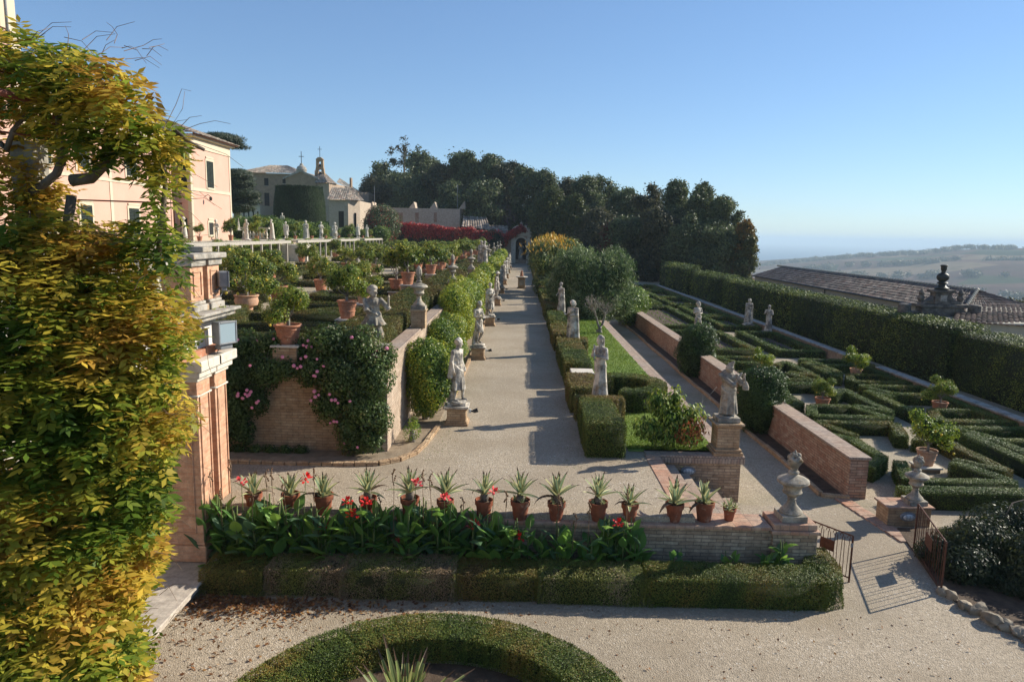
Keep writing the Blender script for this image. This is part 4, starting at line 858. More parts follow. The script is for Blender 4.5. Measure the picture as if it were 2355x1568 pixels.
    if spec.get('stump', True): cap((spec.get('stx', -.12), .13, 0), (spec.get('stx', -.12) + .02, .1, .5), .09, .06)
    me = bpy.data.meshes.new(name + '_raw'); me.from_pydata(b.v, [], b.f); o = bpy.data.objects.new(name + '_raw', me); COL.objects.link(o)
    m = o.modifiers.new('r', 'REMESH'); m.mode = 'VOXEL'; m.voxel_size = spec.get('voxel', .012); m.use_smooth_shade = True
    s_ = o.modifiers.new('s', 'SMOOTH'); s_.iterations = 1; s_.factor = .3
    dg = bpy.context.evaluated_depsgraph_get(); out = bpy.data.meshes.new_from_object(o.evaluated_get(dg)); out.name = name
    bpy.data.objects.remove(o); bpy.data.meshes.remove(me); out.materials.clear(); out.materials.append(M['stone'])
    out.polygons.foreach_set('use_smooth', [True] * len(out.polygons)); return out
FIG = {
 'youth': dict(hem=.34, flare=.25, arms=[(-1, (-.27, .02, 1.16), (-.24, -.03, .9)), (1, (.25, .05, 1.15), (.2, -.08, .95))], turn=.5, nod=.25, seed=3, swags=7, bodice=1, stump=1, legs=[((.1, 0, .85), (.14, -.09, .5), (.17, -.06, .1)), ((-.1, 0, .85), (-.11, .0, .47), (-.12, .02, .1))], cloak=1, cloakz=.72),
 'reader': dict(hem=.52, top=.96, flare=.21, chest=1, arms=[(-1, (-.24, -.02, 1.14), (-.06, -.24, 1.1)), (1, (.25, -.04, 1.14), (.1, -.25, 1.12))], turn=.15, nod=.5, seed=5, longhair=1, swags=5, skew=2, props=[('box', -.16, .2, -.42, -.24, 1.1, 1.16)], legs=[((.1, 0, .85), (.12, -.12, .5), (.1, .06, .14)), ((-.08, 0, .85), (-.06, -.01, .47), (-.06, 0, .1))], sway=.05),
 'cloaked': dict(hem=.3, flare=.22, arms=[(-1, (-.26, 0, 1.16), (-.02, -.17, 1.16)), (1, (.26, 0, 1.15), (.05, -.19, 1.06))], turn=-.3, nod=.05, seed=8, cloak=1, cloakz=.35, bodice=1, hat=0),
 'robed': dict(hem=.0, flare=.27, arms=[(-1, (-.27, -.01, 1.14), (-.1, -.22, 1.05)), (1, (.26, .02, 1.12), (.16, -.16, .88))], turn=.4, nod=.1, seed=11, cloak=1, cloakz=.06, bodice=1, beard=1, stump=0),
 'flute': dict(hem=.0, flare=.25, arms=[(-1, (-.26, -.06, 1.16), (-.1, -.2, 1.34)), (1, (.26, -.03, 1.14), (.02, -.23, 1.22))], turn=-.35, nod=.15, seed=13, longhair=1, bodice=1, swags=6, skew=-1, stump=0, props=[('cap', (-.1, -.18, 1.5), (.08, -.34, 1.14), .02, .02)]),
 'nymph': dict(hem=.05, top=.95, flare=.23, chest=1, arms=[(-1, (-.25, -.03, 1.12), (-.08, -.16, .98)), (1, (.28, -.05, 1.3), (.2, -.12, 1.52))], turn=.25, nod=.1, seed=17, longhair=1, sway=-.05, swags=6, skew=-2),
 'soldier': dict(hem=.5, flare=.26, arms=[(-1, (-.3, 0, 1.17), (-.3, -.16, 1.0)), (1, (.3, .02, 1.15), (.22, -.1, .95))], turn=.1, nod=0, seed=19, hat=1, bodice=1, cloak=1, cloakz=.2, beard=1),
 'veiled': dict(hem=.0, flare=.24, arms=[(-1, (-.22, -.05, 1.15), (-.03, -.18, 1.28)), (1, (.22, -.05, 1.13), (.04, -.19, 1.12))], turn=0, nod=.45, seed=23, cloak=1, cloakz=.02, bodice=1, stump=0, props=[('ball', (0, .03, 1.6), .125, (1, .9, 1.25))]),
 'boy': dict(hem=.95, girth=1.0, head=1.2, arms=[(-1, (-.26, .0, 1.16), (-.12, -.2, 1.2)), (1, (.24, -.03, 1.14), (.02, -.21, 1.13))], turn=.5, nod=.15, seed=29, swags=1, legs=[((.1, 0, .85), (.15, -.12, .52), (.1, .0, .1)), ((-.1, 0, .85), (-.1, .0, .47), (-.1, .03, .1))], sway=.06, props=[('cap', (-.1, .1, .1), (-.02, .1, .8), .1, .06)]),
}
HUNCH = dict(hem=.1, top=1.0, flare=.24, girth=1.18, head=1.25, hat=0, hair=0, turn=.8, nod=-.1, seed=31, stump=0, bodice=1, sleeve=1, swags=2,
  arms=[(-1, (.12, -.34, 1.12), (.3, -.2, 1.45)), (1, (.38, -.1, 1.14), (.42, -.12, 1.42))], props=[('ball', (-.05, .12, 1.4), .2, (1.1, .9, .9)), ('cap', (.02, 0, 1.72), (.1, -.05, 1.86), .1, .03), ('lathe', [(.09, 0), (.1, .1), (.06, .22), (.03, .28)], (.47, -.22, .98)), ('cap', (.47, -.22, 1.2), (.42, -.14, 1.42), .02, .02)])
JEST = dict(hem=.62, top=1.0, flare=.3, girth=1.25, head=1.35, hat=0, hair=0, nose=1.6, turn=.75, nod=-.1, seed=37, stump=0, bodice=1, sleeve=1, swags=3,
  arms=[(1, (.46, -.08, 1.12), (.47, -.16, 1.46)), (-1, (-.2, -.18, 1.08), (.03, -.24, 1.0))], props=[('ball', (-.03, .04, 1.74), .155, (1.1, 1.0, .85)), ('ball', (-.09, .1, 1.68), .13, (1.1, 1, 1)), ('cap', (-.16, 0, .5), (-.2, -.02, .3), .13, .15), ('cap', (.14, 0, .5), (.18, -.04, .3), .13, .15)])
FM = {k_: fig_mesh('figure_' + k_, v) for k_, v in FIG.items()}
FM['hunch'] = fig_mesh('figure_hunch', HUNCH); FM['jester'] = fig_mesh('figure_jester', JEST)
for n_, m_ in (('hunch', 'stone_dk'), ('jester', 'stone_dk')): FM[n_].materials[0] = M[m_]
PED = MB().box(-.31, .31, -.31, .31, 0, .07).box(-.28, .28, -.28, .28, .07, .12).box(-.25, .25, -.25, .25, .12, .42).box(-.29, .29, -.29, .29, .42, .47).mesh('pedestal_block', M['brick_ped'])
SLB = MB().box(-.32, .32, -.32, .32, .471, .52).box(-.24, .24, -.22, .22, .521, .6).mesh('pedestal_slab', M['stone'])
def statue(kind, p, rz, label, h=1.72, ped=1.0, group='garden statues', mat=None, cat='statue'):
    o = empty('statue', p, label, cat, group)
    z = 0
    if ped:
        a = link('pedestal', PED, o); c = link('pedestal_cap', SLB, a)
        for q in (a,): q.scale = (1, 1, ped); 
        md = a.modifiers.new('b', 'BEVEL'); md.width = .012; md.segments = 1
        z = .6 * ped
    else:
        me = MB().box(-.3, .3, -.26, .26, 0, .09).obj('plinth', M['stone_grey'], o, bevel=.02); z = .09
    f = link('figure', FM[kind], o); f.location = (0, 0, z); f.rotation_euler = (0, 0, rz); k_ = h / 1.72; f.scale = (k_, k_, k_)
    if mat: f.material_slots[0].link = 'OBJECT'; f.material_slots[0].material = M[mat]
    return o
T90 = rad(90)
# left row of the avenue: (kind, depth, facing, label)
Lrow = [('youth', 18.75, 62, 'nearest statue on the left of the avenue, youth in knee-length tunic, pale legs'), ('reader', 28.6, 50, 'half-draped stone woman reading an open book, second on the left of the avenue'),
        ('cloaked', 39.2, 35, 'dark-streaked cloaked statue with folded arms, third on the left of the avenue'), ('soldier', 50.4, 75, 'standing draped statue half in front of the yellowish shrubs, fourth on the left'),
        ('nymph', 61.0, 60, 'slender statue raising one hand, fifth on the left of the avenue'), ('robed', 71.5, 60, 'draped statue, sixth on the left of the avenue'), ('flute', 82, 60, 'small far statue, seventh on the left of the avenue'),
        ('veiled', 93, 60, 'small far statue, eighth on the left of the avenue'), ('cloaked', 104, 60, 'small far statue, ninth on the left, near the portal')]
for k_, Y, a, lb in Lrow:
    o = statue(k_, (-1.62 - (Y > 25) * .05, Y, 0), rad(a), lb, 1.66 if Y < 20 else 1.72, 1.0, 'statues along the left side of the avenue')
    if Y < 62:
        s_ = empty('spotlight', (o.location.x + .31, Y - .05, .36), f'small black spotlight on the {ORD[[q[1] for q in Lrow].index(Y)]} statue pedestal left of the avenue', 'spotlight', 'spotlights on the statue pedestals')
        MB().box(0, .06, -.04, .04, -.05, .05).obj('bracket', M['glass_w'], s_, bevel=.01); MB().tube([(.06, 0, 0), (.12, 0, -.01)], .025).tube([(.12, 0, -.01), (.24, 0, .03)], .045, .06, 10).obj('lamp_head', M['black'], s_)
Rrow = [('flute', 19.7, -50, 'nearest statue on the right of the avenue, crowned woman playing a pipe'), ('veiled', 30.3, -30, 'draped statue with long skirt standing by the low hedge before the small bare tree'), ('robed', 41.5, -60, 'grey robed statue with bowed arms left of the oleander'), ('cloaked', 52.5, -60, 'pale statue half hidden by the oleander leaves'), ('youth', 64, -60, 'small statue beside the yellow flowering bush')]
for k_, Y, a, lb in Rrow: statue(k_, (2.25 + .12 * (Y > 35), Y, 0), rad(a), lb, 1.7, .95, 'statues along the right side of the avenue')
# hunchback on its brick pier
hp = empty('statue', (4.88, 16.62, .032), 'hunchback dwarf statue drinking from a flask on a tall brick pedestal', 'statue', 'garden statues')
q = MB().box(-.34, .34, -.34, .34, -.0, .08).box(-.31, .31, -.31, .31, .08, .15).box(-.26, .26, -.26, .26, .15, .66).box(-.29, .29, -.29, .29, .66, .71).box(-.34, .34, -.34, .34, .712, .76).obj('pedestal', M['brick_ped'], hp, bevel=.012)
MB().box(-.26, .26, -.24, .24, .762, .88).obj('base_slab', M['stone_dk'], q, bevel=.02)
f = link('figure', FM['hunch'], hp); f.location = (0, 0, .87); f.scale = (.78, .72, .70); f.rotation_euler = (0, 0, rad(-15))
jp = P(866, 797, 2.3); o = statue('jester', (jp.x, 16.75, 2.2), rad(10), 'grotesque big-nosed dwarf statue raising a hand above the rose wall', 1.28, .35)
# couple and far statues on the lemon garden edge
statue('robed', (-3.35, 60, 2.2), rad(30), 'left statue of the embracing-looking pair on the lemon garden wall', 1.9, .5, 'pair of statues on the garden wall'); statue('flute', (-3.0, 58.5, 2.2), rad(10), 'right statue of the pair on the lemon garden wall', 1.9, .5, 'pair of statues on the garden wall')
# statues of the upper terrace, by photo position: x, kind, facing, text
up_ = [(439, 'soldier', -60, 'crouching-looking draped statue before the villa corner, leftmost on the terrace'), (512, 'boy', 0, 'short statue with hat before the villa bay'), (579, 'nymph', -20, 'slim nude-like statue between two potted lemons on the terrace'), (636, 'robed', -60, 'widest draped statue with wind-blown robe on the terrace'), (668, 'youth', 0, 'statue at the end of the near pergola frame'), (713, 'veiled', 0, 'narrow veiled statue in front of the hedge drum'), (747, 'reader', 30, 'leaning statue on the middle pergola terrace'), (778, 'soldier', 20, 'statue with hat at the right of the middle pergola'), (830, 'cloaked', 20, 'thin statue before the dark niche wall, first of the far three'), (850, 'flute', 0, 'middle one of the three far terrace statues'), (870, 'nymph', 0, 'last terrace statue beside the red creeper')]
for x, k_, a, lb in up_:
    Y = 23.4 * 1620 / (1200 - x); h = {439: 1.5, 512: 1.45, 579: 1.62, 636: 1.75, 668: 1.62, 713: 1.85}.get(x, 1.8)
    statue(k_, (-23.5, Y, 4.1), rad(a), lb, h, 0, 'statues on the pergola terrace', 'stone_lt')
for x, y, k_, lb in ((650, 524, 'robed', 'upper statue beside a tall urn behind the first row'), (759, 529, 'veiled', 'bent statue on the upper pergola terrace')):
    p = PY(x, y, 100 if x == 650 else 135); statue(k_, (p.x, p.y, p.z), 0, lb, 1.9 if x == 650 else 1.75, 0, 'statues on the pergola terrace', 'stone_lt')
statue('nymph', (pm, PD + .75, .66), 0, 'grey statue standing inside the portal niche', 2.75, 0); statue('veiled', (pm, PD + .3, zc + .45), 0, 'small seated-looking statue on top of the portal', 1.5, 0)
# right garden
statue('boy', (8.62, 34.6, -.06), rad(20), 'putto statue on a lumpy stone base above the red brick wall', 1.5, .8, 'statues of the low parterre')
statue('veiled', (15.3, 47.6, -1.1), rad(-10), 'left of the two statues before the tall hedge', 1.6, .9, 'statues of the low parterre'); statue('flute', (15.8, 45.2, -1.1), rad(-30), 'right of the two statues before the tall hedge', 1.6, .6, 'statues of the low parterre')
# ---- urns
URN = [(.20, .12), (.215, .15), (.20, .18), (.16, .22), (.10, .29), (.072, .38), (.085, .41), (.07, .43), (.12, .49), (.175, .52), (.185, .55), (.165, .575), (.165, .62), (.19, .68), (.26, .71), (.30, .745), (.295, .79), (.23, .83), (.14, .865), (.075, .90), (.10, .93), (.095, .955), (.06, .975), (.075, 1.03)]
um = MB().lathe(URN, 32).box(-.24, .24, -.24, .24, 0, .12).mesh('urn_body', M['stone_dk'], 50)
t = MB(); t.lathe([(.07, 1.02), (.12, 1.12), (.14, 1.16), (.1, 1.17)], 18); rs = random.Random(3)
for i in range(22): a = rs.uniform(0, 6.28); e_ = rs.uniform(0, 1); t.ball((.13 * math.cos(a) * (1 - e_ * .6), .13 * math.sin(a) * (1 - e_ * .6), 1.17 + .12 * e_), rs.uniform(.035, .055), 2, .1)
t.lathe([(.03, 1.28), (.035, 1.32), (.005, 1.38)], 8)
ufm = t.mesh('stone_fruit', M['stone_dk'], True)
t = MB(); t.lathe([(.07, 1.02), (.05, 1.1), (.085, 1.13), (.10, 1.2), (.09, 1.32), (.05, 1.42), (.01, 1.46)], 26, fn=lambda a, z: 1 + .16 * math.sin(a * 7 + z * 9))
ffl = t.mesh('stone_flame', M['stone_dk'], True)
def urn(p, label, top='fruit', sc=1.0, ped=0, group='stone urns'):
    o = empty('stone_urn', p, label, 'urn', group, sc=sc)
    if ped:
        q = MB().box(-.24, .24, -.24, .24, 0, ped / sc).box(-.27, .27, -.27, .27, ped / sc, ped / sc + .06).obj('pedestal', M['brick_ped'], o, bevel=.01)
    a = link('urn_body', um, o); b_ = link('finial', ufm if top == 'fruit' else ffl, o); z = ped / sc + .06 if ped else 0
    a.location.z = z; b_.location.z = z; return o
urn((5.03, 12.88, -.04), 'large lichen-stained urn with stone fruit at the right end of the agave wall', sc=.94)
urn((8.72, 15.38, -.64), 'stone fruit urn on the very low tiled wall beside the parterre', sc=.8)
for i, Y in enumerate((21.4, 33.8, 46.2, 58.6, 71, 83.5, 96, 108)):
    urn((-3.02 - .2 * (i > 0), Y, 2.2), f'grey flame-topped urn on the garden wall, {ORD[i]} from the camera', 'flame', .88, .5, 'flame urns along the lemon garden wall')
for x, y, Y, s_ in ((714, 526, 112, 1.5), (803, 531, 128, 1.4), (841, 503, 140, 1.4), (551, 502, 100, 1.3)):
    p = PY(x, y, Y); urn(p, f'small dark distant urn {dict([(714, "above the middle pergola statues"), (803, "before the niche wall"), (841, "left of the ivy dome"), (551, "right of the villa corner")])[x]}', 'flame', s_)
for x, y, Y in ((549, 530, 70),): 
    p = PY(x, y, Y); t = MB().lathe([(.28, 0), (.28, .12), (.2, .14), (.17, .2), (.03, 1.15), (.0, 1.2)], 4); t.v = [(a + p.x, b + p.y, c + p.z) for a, b, c in t.v]; tag(t.obj('obelisk', M['stone']), 'small pointed stone obelisk on the terrace right of the villa', 'obelisk')
for i, (x, y, Y) in enumerate(((824.5, 597, 68), (1077, 576, 104))):
    p = P(x, y, 2.0) if False else PY(x, y, Y); t = MB().lathe([(.25, 0), (.2, .1), (.04, 1.5), (0, 1.6)], 4, (p.x, p.y, 2.1)); tag(t.obj('obelisk', M['stone_grey']), 'slender grey obelisk among the potted lemons, ' + ('left one' if i == 0 else 'right one by the creeper'), 'obelisk')
# sundial-like table in the avenue
sd_ = P(1199, 663, 0); o = empty('stone_table', (sd_.x, sd_.y, 0), 'small square brick and marble table standing in the middle of the avenue', 'table')
MB().box(-.42, .42, -.42, .42, 0, .1).box(-.33, .33, -.33, .33, .1, .95).box(-.38, .38, -.38, .38, .95, 1.05).obj('pedestal', M['brick_ped'], o, bevel=.02)
MB().prism([(.62 * math.cos(i * math.pi / 4 + .39), .62 * math.sin(i * math.pi / 4 + .39)) for i in range(8)], 1.052, 1.12).obj('table_top', M['stone_lt'], o, bevel=.015)
q = MB().box(-.2, .2, -.345, -.331, .3, .8).obj('inset_panel', M['stone_grey'], o)
tag(MB().box(sd_.x - .17, sd_.x + .17, sd_.y - .12, sd_.y + .12, 1.121, 1.2).lathe([(.14, 0), (.13, .25), (.08, .32), (.1, .45)], 8, (sd_.x, sd_.y, 1.2)).obj('terracotta_block', M['terra']), 'broken terracotta ornament on the table in the avenue', 'ornament')
tag(MB().box(1.75, 2.35, 22.75, 23.35, 0, .55).box(1.68, 2.42, 22.68, 23.42, .551, .68).obj('empty_pedestal', M['stone_lt'], bevel=.02), 'empty white stone pedestal in the gap of the low hedge', 'pedestal')
# ---- pots
def pot_prof(R, H, kind=0):
    if kind == 1: return [(.55 * R, 0), (.6 * R, .05 * H), (.5 * R, .12 * H), (.52 * R, .32 * H), (.9 * R, .42 * H), (1.0 * R, .65 * H), (.92 * R, .85 * H), (1.0 * R, .9 * H), (1.04 * R, .96 * H), (1.0 * R, H), (.88 * R, H), (.86 * R, .86 * H)]
    return [(.66 * R, 0), (.69 * R, .1 * H), (.78 * R, .38 * H), (.83 * R, .4 * H), (.83 * R, .43 * H), (.8 * R, .45 * H), (.88 * R, .72 * H), (.93 * R, .74 * H), (.93 * R, .77 * H), (.9 * R, .79 * H), (.92 * R, .88 * H), (1.03 * R, .9 * H), (1.05 * R, .95 * H), (1.02 * R, H), (.9 * R, H), (.87 * R, .88 * H)]
PM = {(k_, m_): MB().lathe(pot_prof(1, 1.0, k_), 28).mesh('pot', M[m_], 50) for k_ in (0, 1) for m_ in ('terra', 'terra_old')}
SOILM = MB().lathe([(.86, .86), (.8, .89), (.3, .91)], 20).mesh('pot_soil', M['soil'])
def lemon_foliage(seed, size, cols, n=11, airy=.8):
    rs = random.Random(seed); bl = []; core = MB()
    for i in range(n):
        a = i / n * 6.28 * 2.4 + rs.uniform(-.4, .4); r = rs.uniform(.25, .62) if i else 0; z = rs.uniform(.55, 1.25) - .25 * (r > .45)
        bl.append(((r * math.cos(a), r * math.sin(a), z), rs.uniform(.24, .36), (1, 1, .85)))
    lf = LF(); blob_leaves(lf, bl, size, cols, cover=airy * 1.75, csc=2.5, aspect=.5, droop=.3, spread=.8, seed=seed, rmin=.3, core=core if size > .06 else core, corek=.5)
    return lf.mesh('foliage', M['gloss'], core, (.03, .045, .012)), bl
def lemon_trunk(bl, seed):
    t = MB(); rs = random.Random(seed); t.tube([(0, 0, -.15), (.02, .01, .1), (.05 * rs.uniform(-1, 1), .0, .28)], .055, .04, 8)
    for c, r, _ in bl[::2]: t.tube([(0, 0, .2), (c[0] * .45, c[1] * .45, .35 + .1 * rs.random()), (c[0] * .9, c[1] * .9, c[2])], .026, .009, 6)
    return t.mesh('trunk', M['bark_w'], True)
LT = []; _f = MB(); _f.ball((0, 0, 0), .038, 2, 0, (1, 1, 1.2)); LFM = _f.mesh('lemon', M['canna_y'], True)
for i, (sz, cs) in enumerate(((.07, LEMON), (.075, LEMON), (.085, CITR[:4]), (.11, LEMON), (.12, LEMON), (.13, CITR[:3] + LEMON[3:]), (.065, LEMON[1:] + CITR[2:3]))):
    fo, bl = lemon_foliage(40 + i, sz, cs); tr = lemon_trunk(bl, i)
    rs = random.Random(i)
    LT.append((fo, tr, [(c[0][0] + c[1] * .95 * math.cos(a), c[0][1] + c[1] * .95 * math.sin(a), c[0][2] - .1 + .2 * math.sin(5 * a)) for c, a in [(bl[rs.randrange(len(bl))], rs.uniform(0, 6.28)) for _ in range(7)]]))
def lemon(p, label, v=0, R=.32, H=.5, crown=1.0, kind=0, mat='terra', group='potted lemon trees in the upper garden', rz=None, fruit=True, ch=1.0):
    o = empty('potted_lemon_tree', p, label, 'potted tree', group, rz=random.uniform(0, 6) if rz is None else rz)
    a = link('pot', PM[(kind, mat)], o); a.scale = (R, R, H); s_ = link('soil', SOILM, a)
    t = link('trunk', LT[v][1], o); t.location.z = H * .9; t.scale = (crown, crown, crown * ch)
    f = link('foliage', LT[v][0], t)
    if fruit and v in (0, 1, 2, 6):
        for q_ in LT[v][2]: g = link('lemon', LFM, t); g.location = q_
    return o
def stand(x, y, z, s, h, label, group='brick stands under the lemon pots'):
    o = MB().box(-s, s, -s, s, 0, h - .05).obj('brick_stand', M['brick_ped'], bevel=.01); o.location = (x, y, z); tag(o, label, 'stand', group)
    MB().box(-s - .04, s + .04, -s - .04, s + .04, h - .049, h).obj('slab', M['stone_lt'], o, bevel=.01)
# list: photo x, y of pot foot, level of foot, radius, height, crown scale, variant, kind, mat, stand height, label
TZ = 2.1
LP = [(568, 718, 0, .41, .62, 1.25, 0, 1, 'terra_old', 0, 'largest potted lemon, in a wide urn-shaped pot at the left'), (641, 691, 0, .39, .62, 1.0, 1, 0, 'terra', 0, 'lemon in a deep ribbed pot right of the urn-shaped one'),
      (663, 790, .38, .30, .44, .78, 6, 0, 'terra', .38, 'low spreading lemon in a pot with modelled swags above the roses'), (799, 732, .45, .28, .52, .85, 6, 0, 'terra', .45, 'lemon with bare forked stem on a square brick stand behind the dwarf statue'),
      (738, 669, .06, .33, .55, .95, 1, 0, 'terra', .06, 'lemon in a ribbed pot on a flat slab, left centre'), (838, 697, .4, .30, .5, .8, 0, 0, 'terra_old', .4, 'lemon in an old pale pot just behind the dwarf statue head'),
      (912, 669, .25, .36, .55, 1.05, 3, 0, 'terra', .25, 'lemon leaning left on a low brick stand'), (938, 654, .6, .32, .55, .95, 3, 0, 'terra', .6, 'lemon on a tall brick stand right of the leaning one'),
      (842, 634, 0, .37, .6, 1.0, 3, 0, 'terra', .04, 'lemon in an orange ribbed pot in the middle of the garden'), (864, 628, .1, .33, .6, .95, 4, 0, 'terra_old', .1, 'lemon behind the orange ribbed pot'),
      (976, 639, .06, .37, .55, 1.0, 4, 0, 'terra', .06, 'lemon in a wide pot left of its twin on a stand'), (991, 630, .5, .34, .55, .95, 3, 0, 'terra', .5, 'lemon on a stand right of the wide pot'),
      (1017, 618, .05, .36, .6, 1.0, 4, 0, 'terra', .05, 'lemon on a slab beside the flame urns'), (1044, 604, .05, .40, .6, 1.05, 5, 0, 'terra', .05, 'red pot lemon, farther along the urn wall'), (1058, 597, .05, .42, .65, 1.0, 4, 0, 'terra', .05, 'lemon pot left of the far three along the wall'),
      (1066, 593.5, 0, .38, .6, 1.0, 3, 0, 'terra', .04, 'lemon pot in the far row, half hidden'), (1075, 590, 0, .42, .65, 1.0, 4, 0, 'terra', .04, 'lemon pot in the far row, right of the hidden one'), (1087, 585, 0, .42, .65, 1.0, 5, 0, 'terra', .04, 'last lemon pot before the creeper wall'),
      (694, 604, 0, .34, .6, .9, 4, 0, 'terra', .05, 'lemon pot at the foot of the terrace stairs'), (714, 628, .0, .34, .55, 1.0, 3, 0, 'terra', .06, 'lemon pot on a slab below the stairs'), (772, 594, 0, .40, .6, 1.1, 4, 0, 'terra', .04, 'lemon pot before the middle pergola'),
      (928, 586, 0, .44, .65, 1.1, 5, 0, 'terra', .04, 'lemon pot in front of the creeper wall, centre'), (530, 668, 0, .36, .55, 1.3, 1, 0, 'terra', .04, 'lemon crown beside the brick piers')]
for (x, y, dz, Rr, Hh, cs, v, kd, mt, sh_, lb) in LP:
    p = P(x, y, TZ + max(dz, .02)); lemon(p, lb, v, Rr, Hh, cs, kd, mt)
    if sh_ >= .04: stand(p.x, p.y, TZ, Rr * .9, max(sh_, dz, .021) - .001, 'stand under the ' + ' '.join(lb.split()[:13]))
k_ = 0
for X in (-10.2, -14.0, -17.8, -20.3):
    for Y in (42, 54, 63, 72, 81, 90, 99, 108, 116):
        if (X == -10.2 and Y < 60) or (X < -17 and Y < 75) or (X < -20 and Y < 85): continue
        x_ = X + random.uniform(-.5, .5); lemon((x_, Y + random.uniform(-1, 1), 2.1), f'lemon crown in the {["right", "middle", "left", "leftmost"][(-10.2, -14.0, -17.8, -20.3).index(X)]} row of the crowded centre, {ORD[int((Y - 42) / 9)]} deep', 3 + k_ % 3, .38, .5, random.uniform(1.0, 1.25), ch=.78); k_ += 1
for X in (-6.3, -8.1):
    for Y in (52, 64, 74, 86, 98, 108, 115): lemon((X + random.uniform(-.3, .3), Y + (3 if X < -7 else 0), 2.1), f'lemon crown {"close to" if X > -7 else "one row off"} the urn wall, {ORD[[52, 64, 74, 86, 98, 108, 115].index(Y)]} deep', 3 + k_ % 3, .38, .6, random.uniform(1.0, 1.25)); k_ += 1
for i, x in enumerate((478, 548, 606, 692, 729, 760, 789, 843, 860, 877)):
    Y = 23.0 * 1620 / (1200 - x); lemon((-23.25, Y, 4.1), f'little lemon tree on the pergola terrace, {ORD[i]} from the left', 3 + i % 3, .2, .34 + .1 * (i == 1), .55 if x < 500 or i > 3 else .85, 0, 'terra', 'small potted lemons on the pergola terrace', ch=1.2)
for i, (x, y, Y) in enumerate(((599, 545, 72), (620, 543, 84), (700, 548, 92), (805, 547, 112))):
    p = PY(x, y, Y); lemon(p, f'citrus bush on the upper terrace, {ORD[i]} listed behind the statues', 3 + i % 3, .5, .6, 1.15, 0, 'terra_old', 'big citrus pots on the upper terraces')
for (x, y, v, c, lb) in ((1752, 866, 2, .62, 'nearer the soil beds, left'), (1967, 869, 2, .7, 'right of the first, by the low wall'), (1890, 941, 6, .62, 'with dark leaves behind the brick wall'), (2159, 950, 6, .72, 'with wide crown before the low wall'), (2129, 1068, 2, .8, 'with yellow leaves behind the fruit urn')):
    p = P(x, y, -1.1 + .16); stand(p.x, p.y, -1.1, .26, .158, 'stone stand under the potted lemon ' + lb, 'stands in the low parterre'); lemon((p.x, p.y, -.94), 'potted lemon in the low parterre ' + lb, v, .26, .42, c, 0, 'terra_old' if v == 2 else 'terra', 'potted lemons of the low parterre')
# ---- agave pots on the wall
def agave_mesh(seed, n=17, L=.42, wd=.052, up=.9, col=True, spread=1.0):
    rs = random.Random(seed); b = MB()
    for i in range(n):
        a = i * 2.399 + rs.uniform(-.2, .2); t = i / n; el = rad(84 - 80 * t ** 1.7 * spread + rs.uniform(-6, 6)); l = L * rs.uniform(.85, 1.1) * (1 if t > .15 else .85); ns = 7
        dead = t > .8 and rs.random() < .35
        pts = []; p = Vector((0, 0, 0)); e_ = el
        for j in range(ns + 1):
            pts.append(p.copy()); e_ -= (.02 + .12 * t) * (1 if not dead else 3) * (j / ns); p += Vector((math.cos(a) * math.cos(e_), math.sin(a) * math.cos(e_), math.sin(e_))) * l / ns
        sd = Vector((-math.sin(a), math.cos(a), 0)); g = rs.uniform(.85, 1.15)
        for j in range(ns):
            ws = [wd * math.sin(math.pi * min(1, (q + 1.6) / (ns + 1.6)) ** .8) * (.95 if q < ns else .06) + .003 for q in (j, j + 1)]
            nr_ = (sd.cross(pts[j + 1] - pts[j])).normalized() * -1
            for (u0, u1, c) in ((-1, -.55, 'y'), (-.55, .55, 'g'), (.55, 1, 'y')):
                cc = {'y': (.55 * g, .52 * g, .25 * g), 'g': (.22 * g, .30 * g, .17 * g)}[c] if col else ((.17 * g, .22 * g, .07 * g) if c == 'g' else (.36 * g, .36 * g, .13 * g))
                if dead or (j >= ns - 1): cc = (.10, .06, .035)
                f = lambda q, u: pts[q] + sd * ws[q - j] * u + nr_ * (abs(u) ** 2) * ws[q - j] * .5
                b.add([f(j, u0), f(j, u1), f(j + 1, u1), f(j + 1, u0)], [(0, 1, 2, 3)], cc)
    return b.mesh('agave_leaves', M['attr'] if False else M['leaf'], True, False)
AG = [agave_mesh(s_, 17 + s_ % 5, .47 + .03 * (s_ % 3), .045 + .004 * (s_ % 3)) for s_ in range(6)]; AGs = agave_mesh(77, 12, .13, .016); AGd = agave_mesh(78, 14, .26, .02)
potm = MB().lathe([(.11, 0), (.115, .02), (.148, .25), (.168, .252), (.172, .34), (.155, .342), (.148, .29)], 28).mesh('pot', M['terra_red'], 50); psoil = MB().lathe([(.148, .29), (.05, .31)], 18).mesh('soil', M['soil'])
tk = MB().lathe([(.05, 0), (.075, .05), (.08, .1), (.06, .15)], 18, fn=lambda a, z: 1 + .12 * math.sin(9 * a + 60 * z)).mesh('stem', M['bark'], True)
axs = [(584, 1171), (668.6, 1174), (745.6, 1178.6), (847, 1182), (943, 1185), (1024, 1187), (1112, 1189), (1196, 1191.5), (1278.5, 1193), (1375, 1194.5), (1448, 1195), (1549.6, 1197), (1618.5, 1196), (1675.7, 1195)]
atx = ['beside the loggia pilaster', 'with a red canna flower beside it', 'with little blue-green rosettes in its pot', 'with drooping dead leaf', 'partly behind a pink canna flower', 'with leaves spreading low to the left', 'behind withered canna stalks', 'with a shaggy stem and many leaves', 'with a thick shaggy stem', 'with a small offset on its right', 'lower than its neighbours', 'just left of the stair edge', 'standing over the stair', 'smallest and palest, nearest the fruit urn']
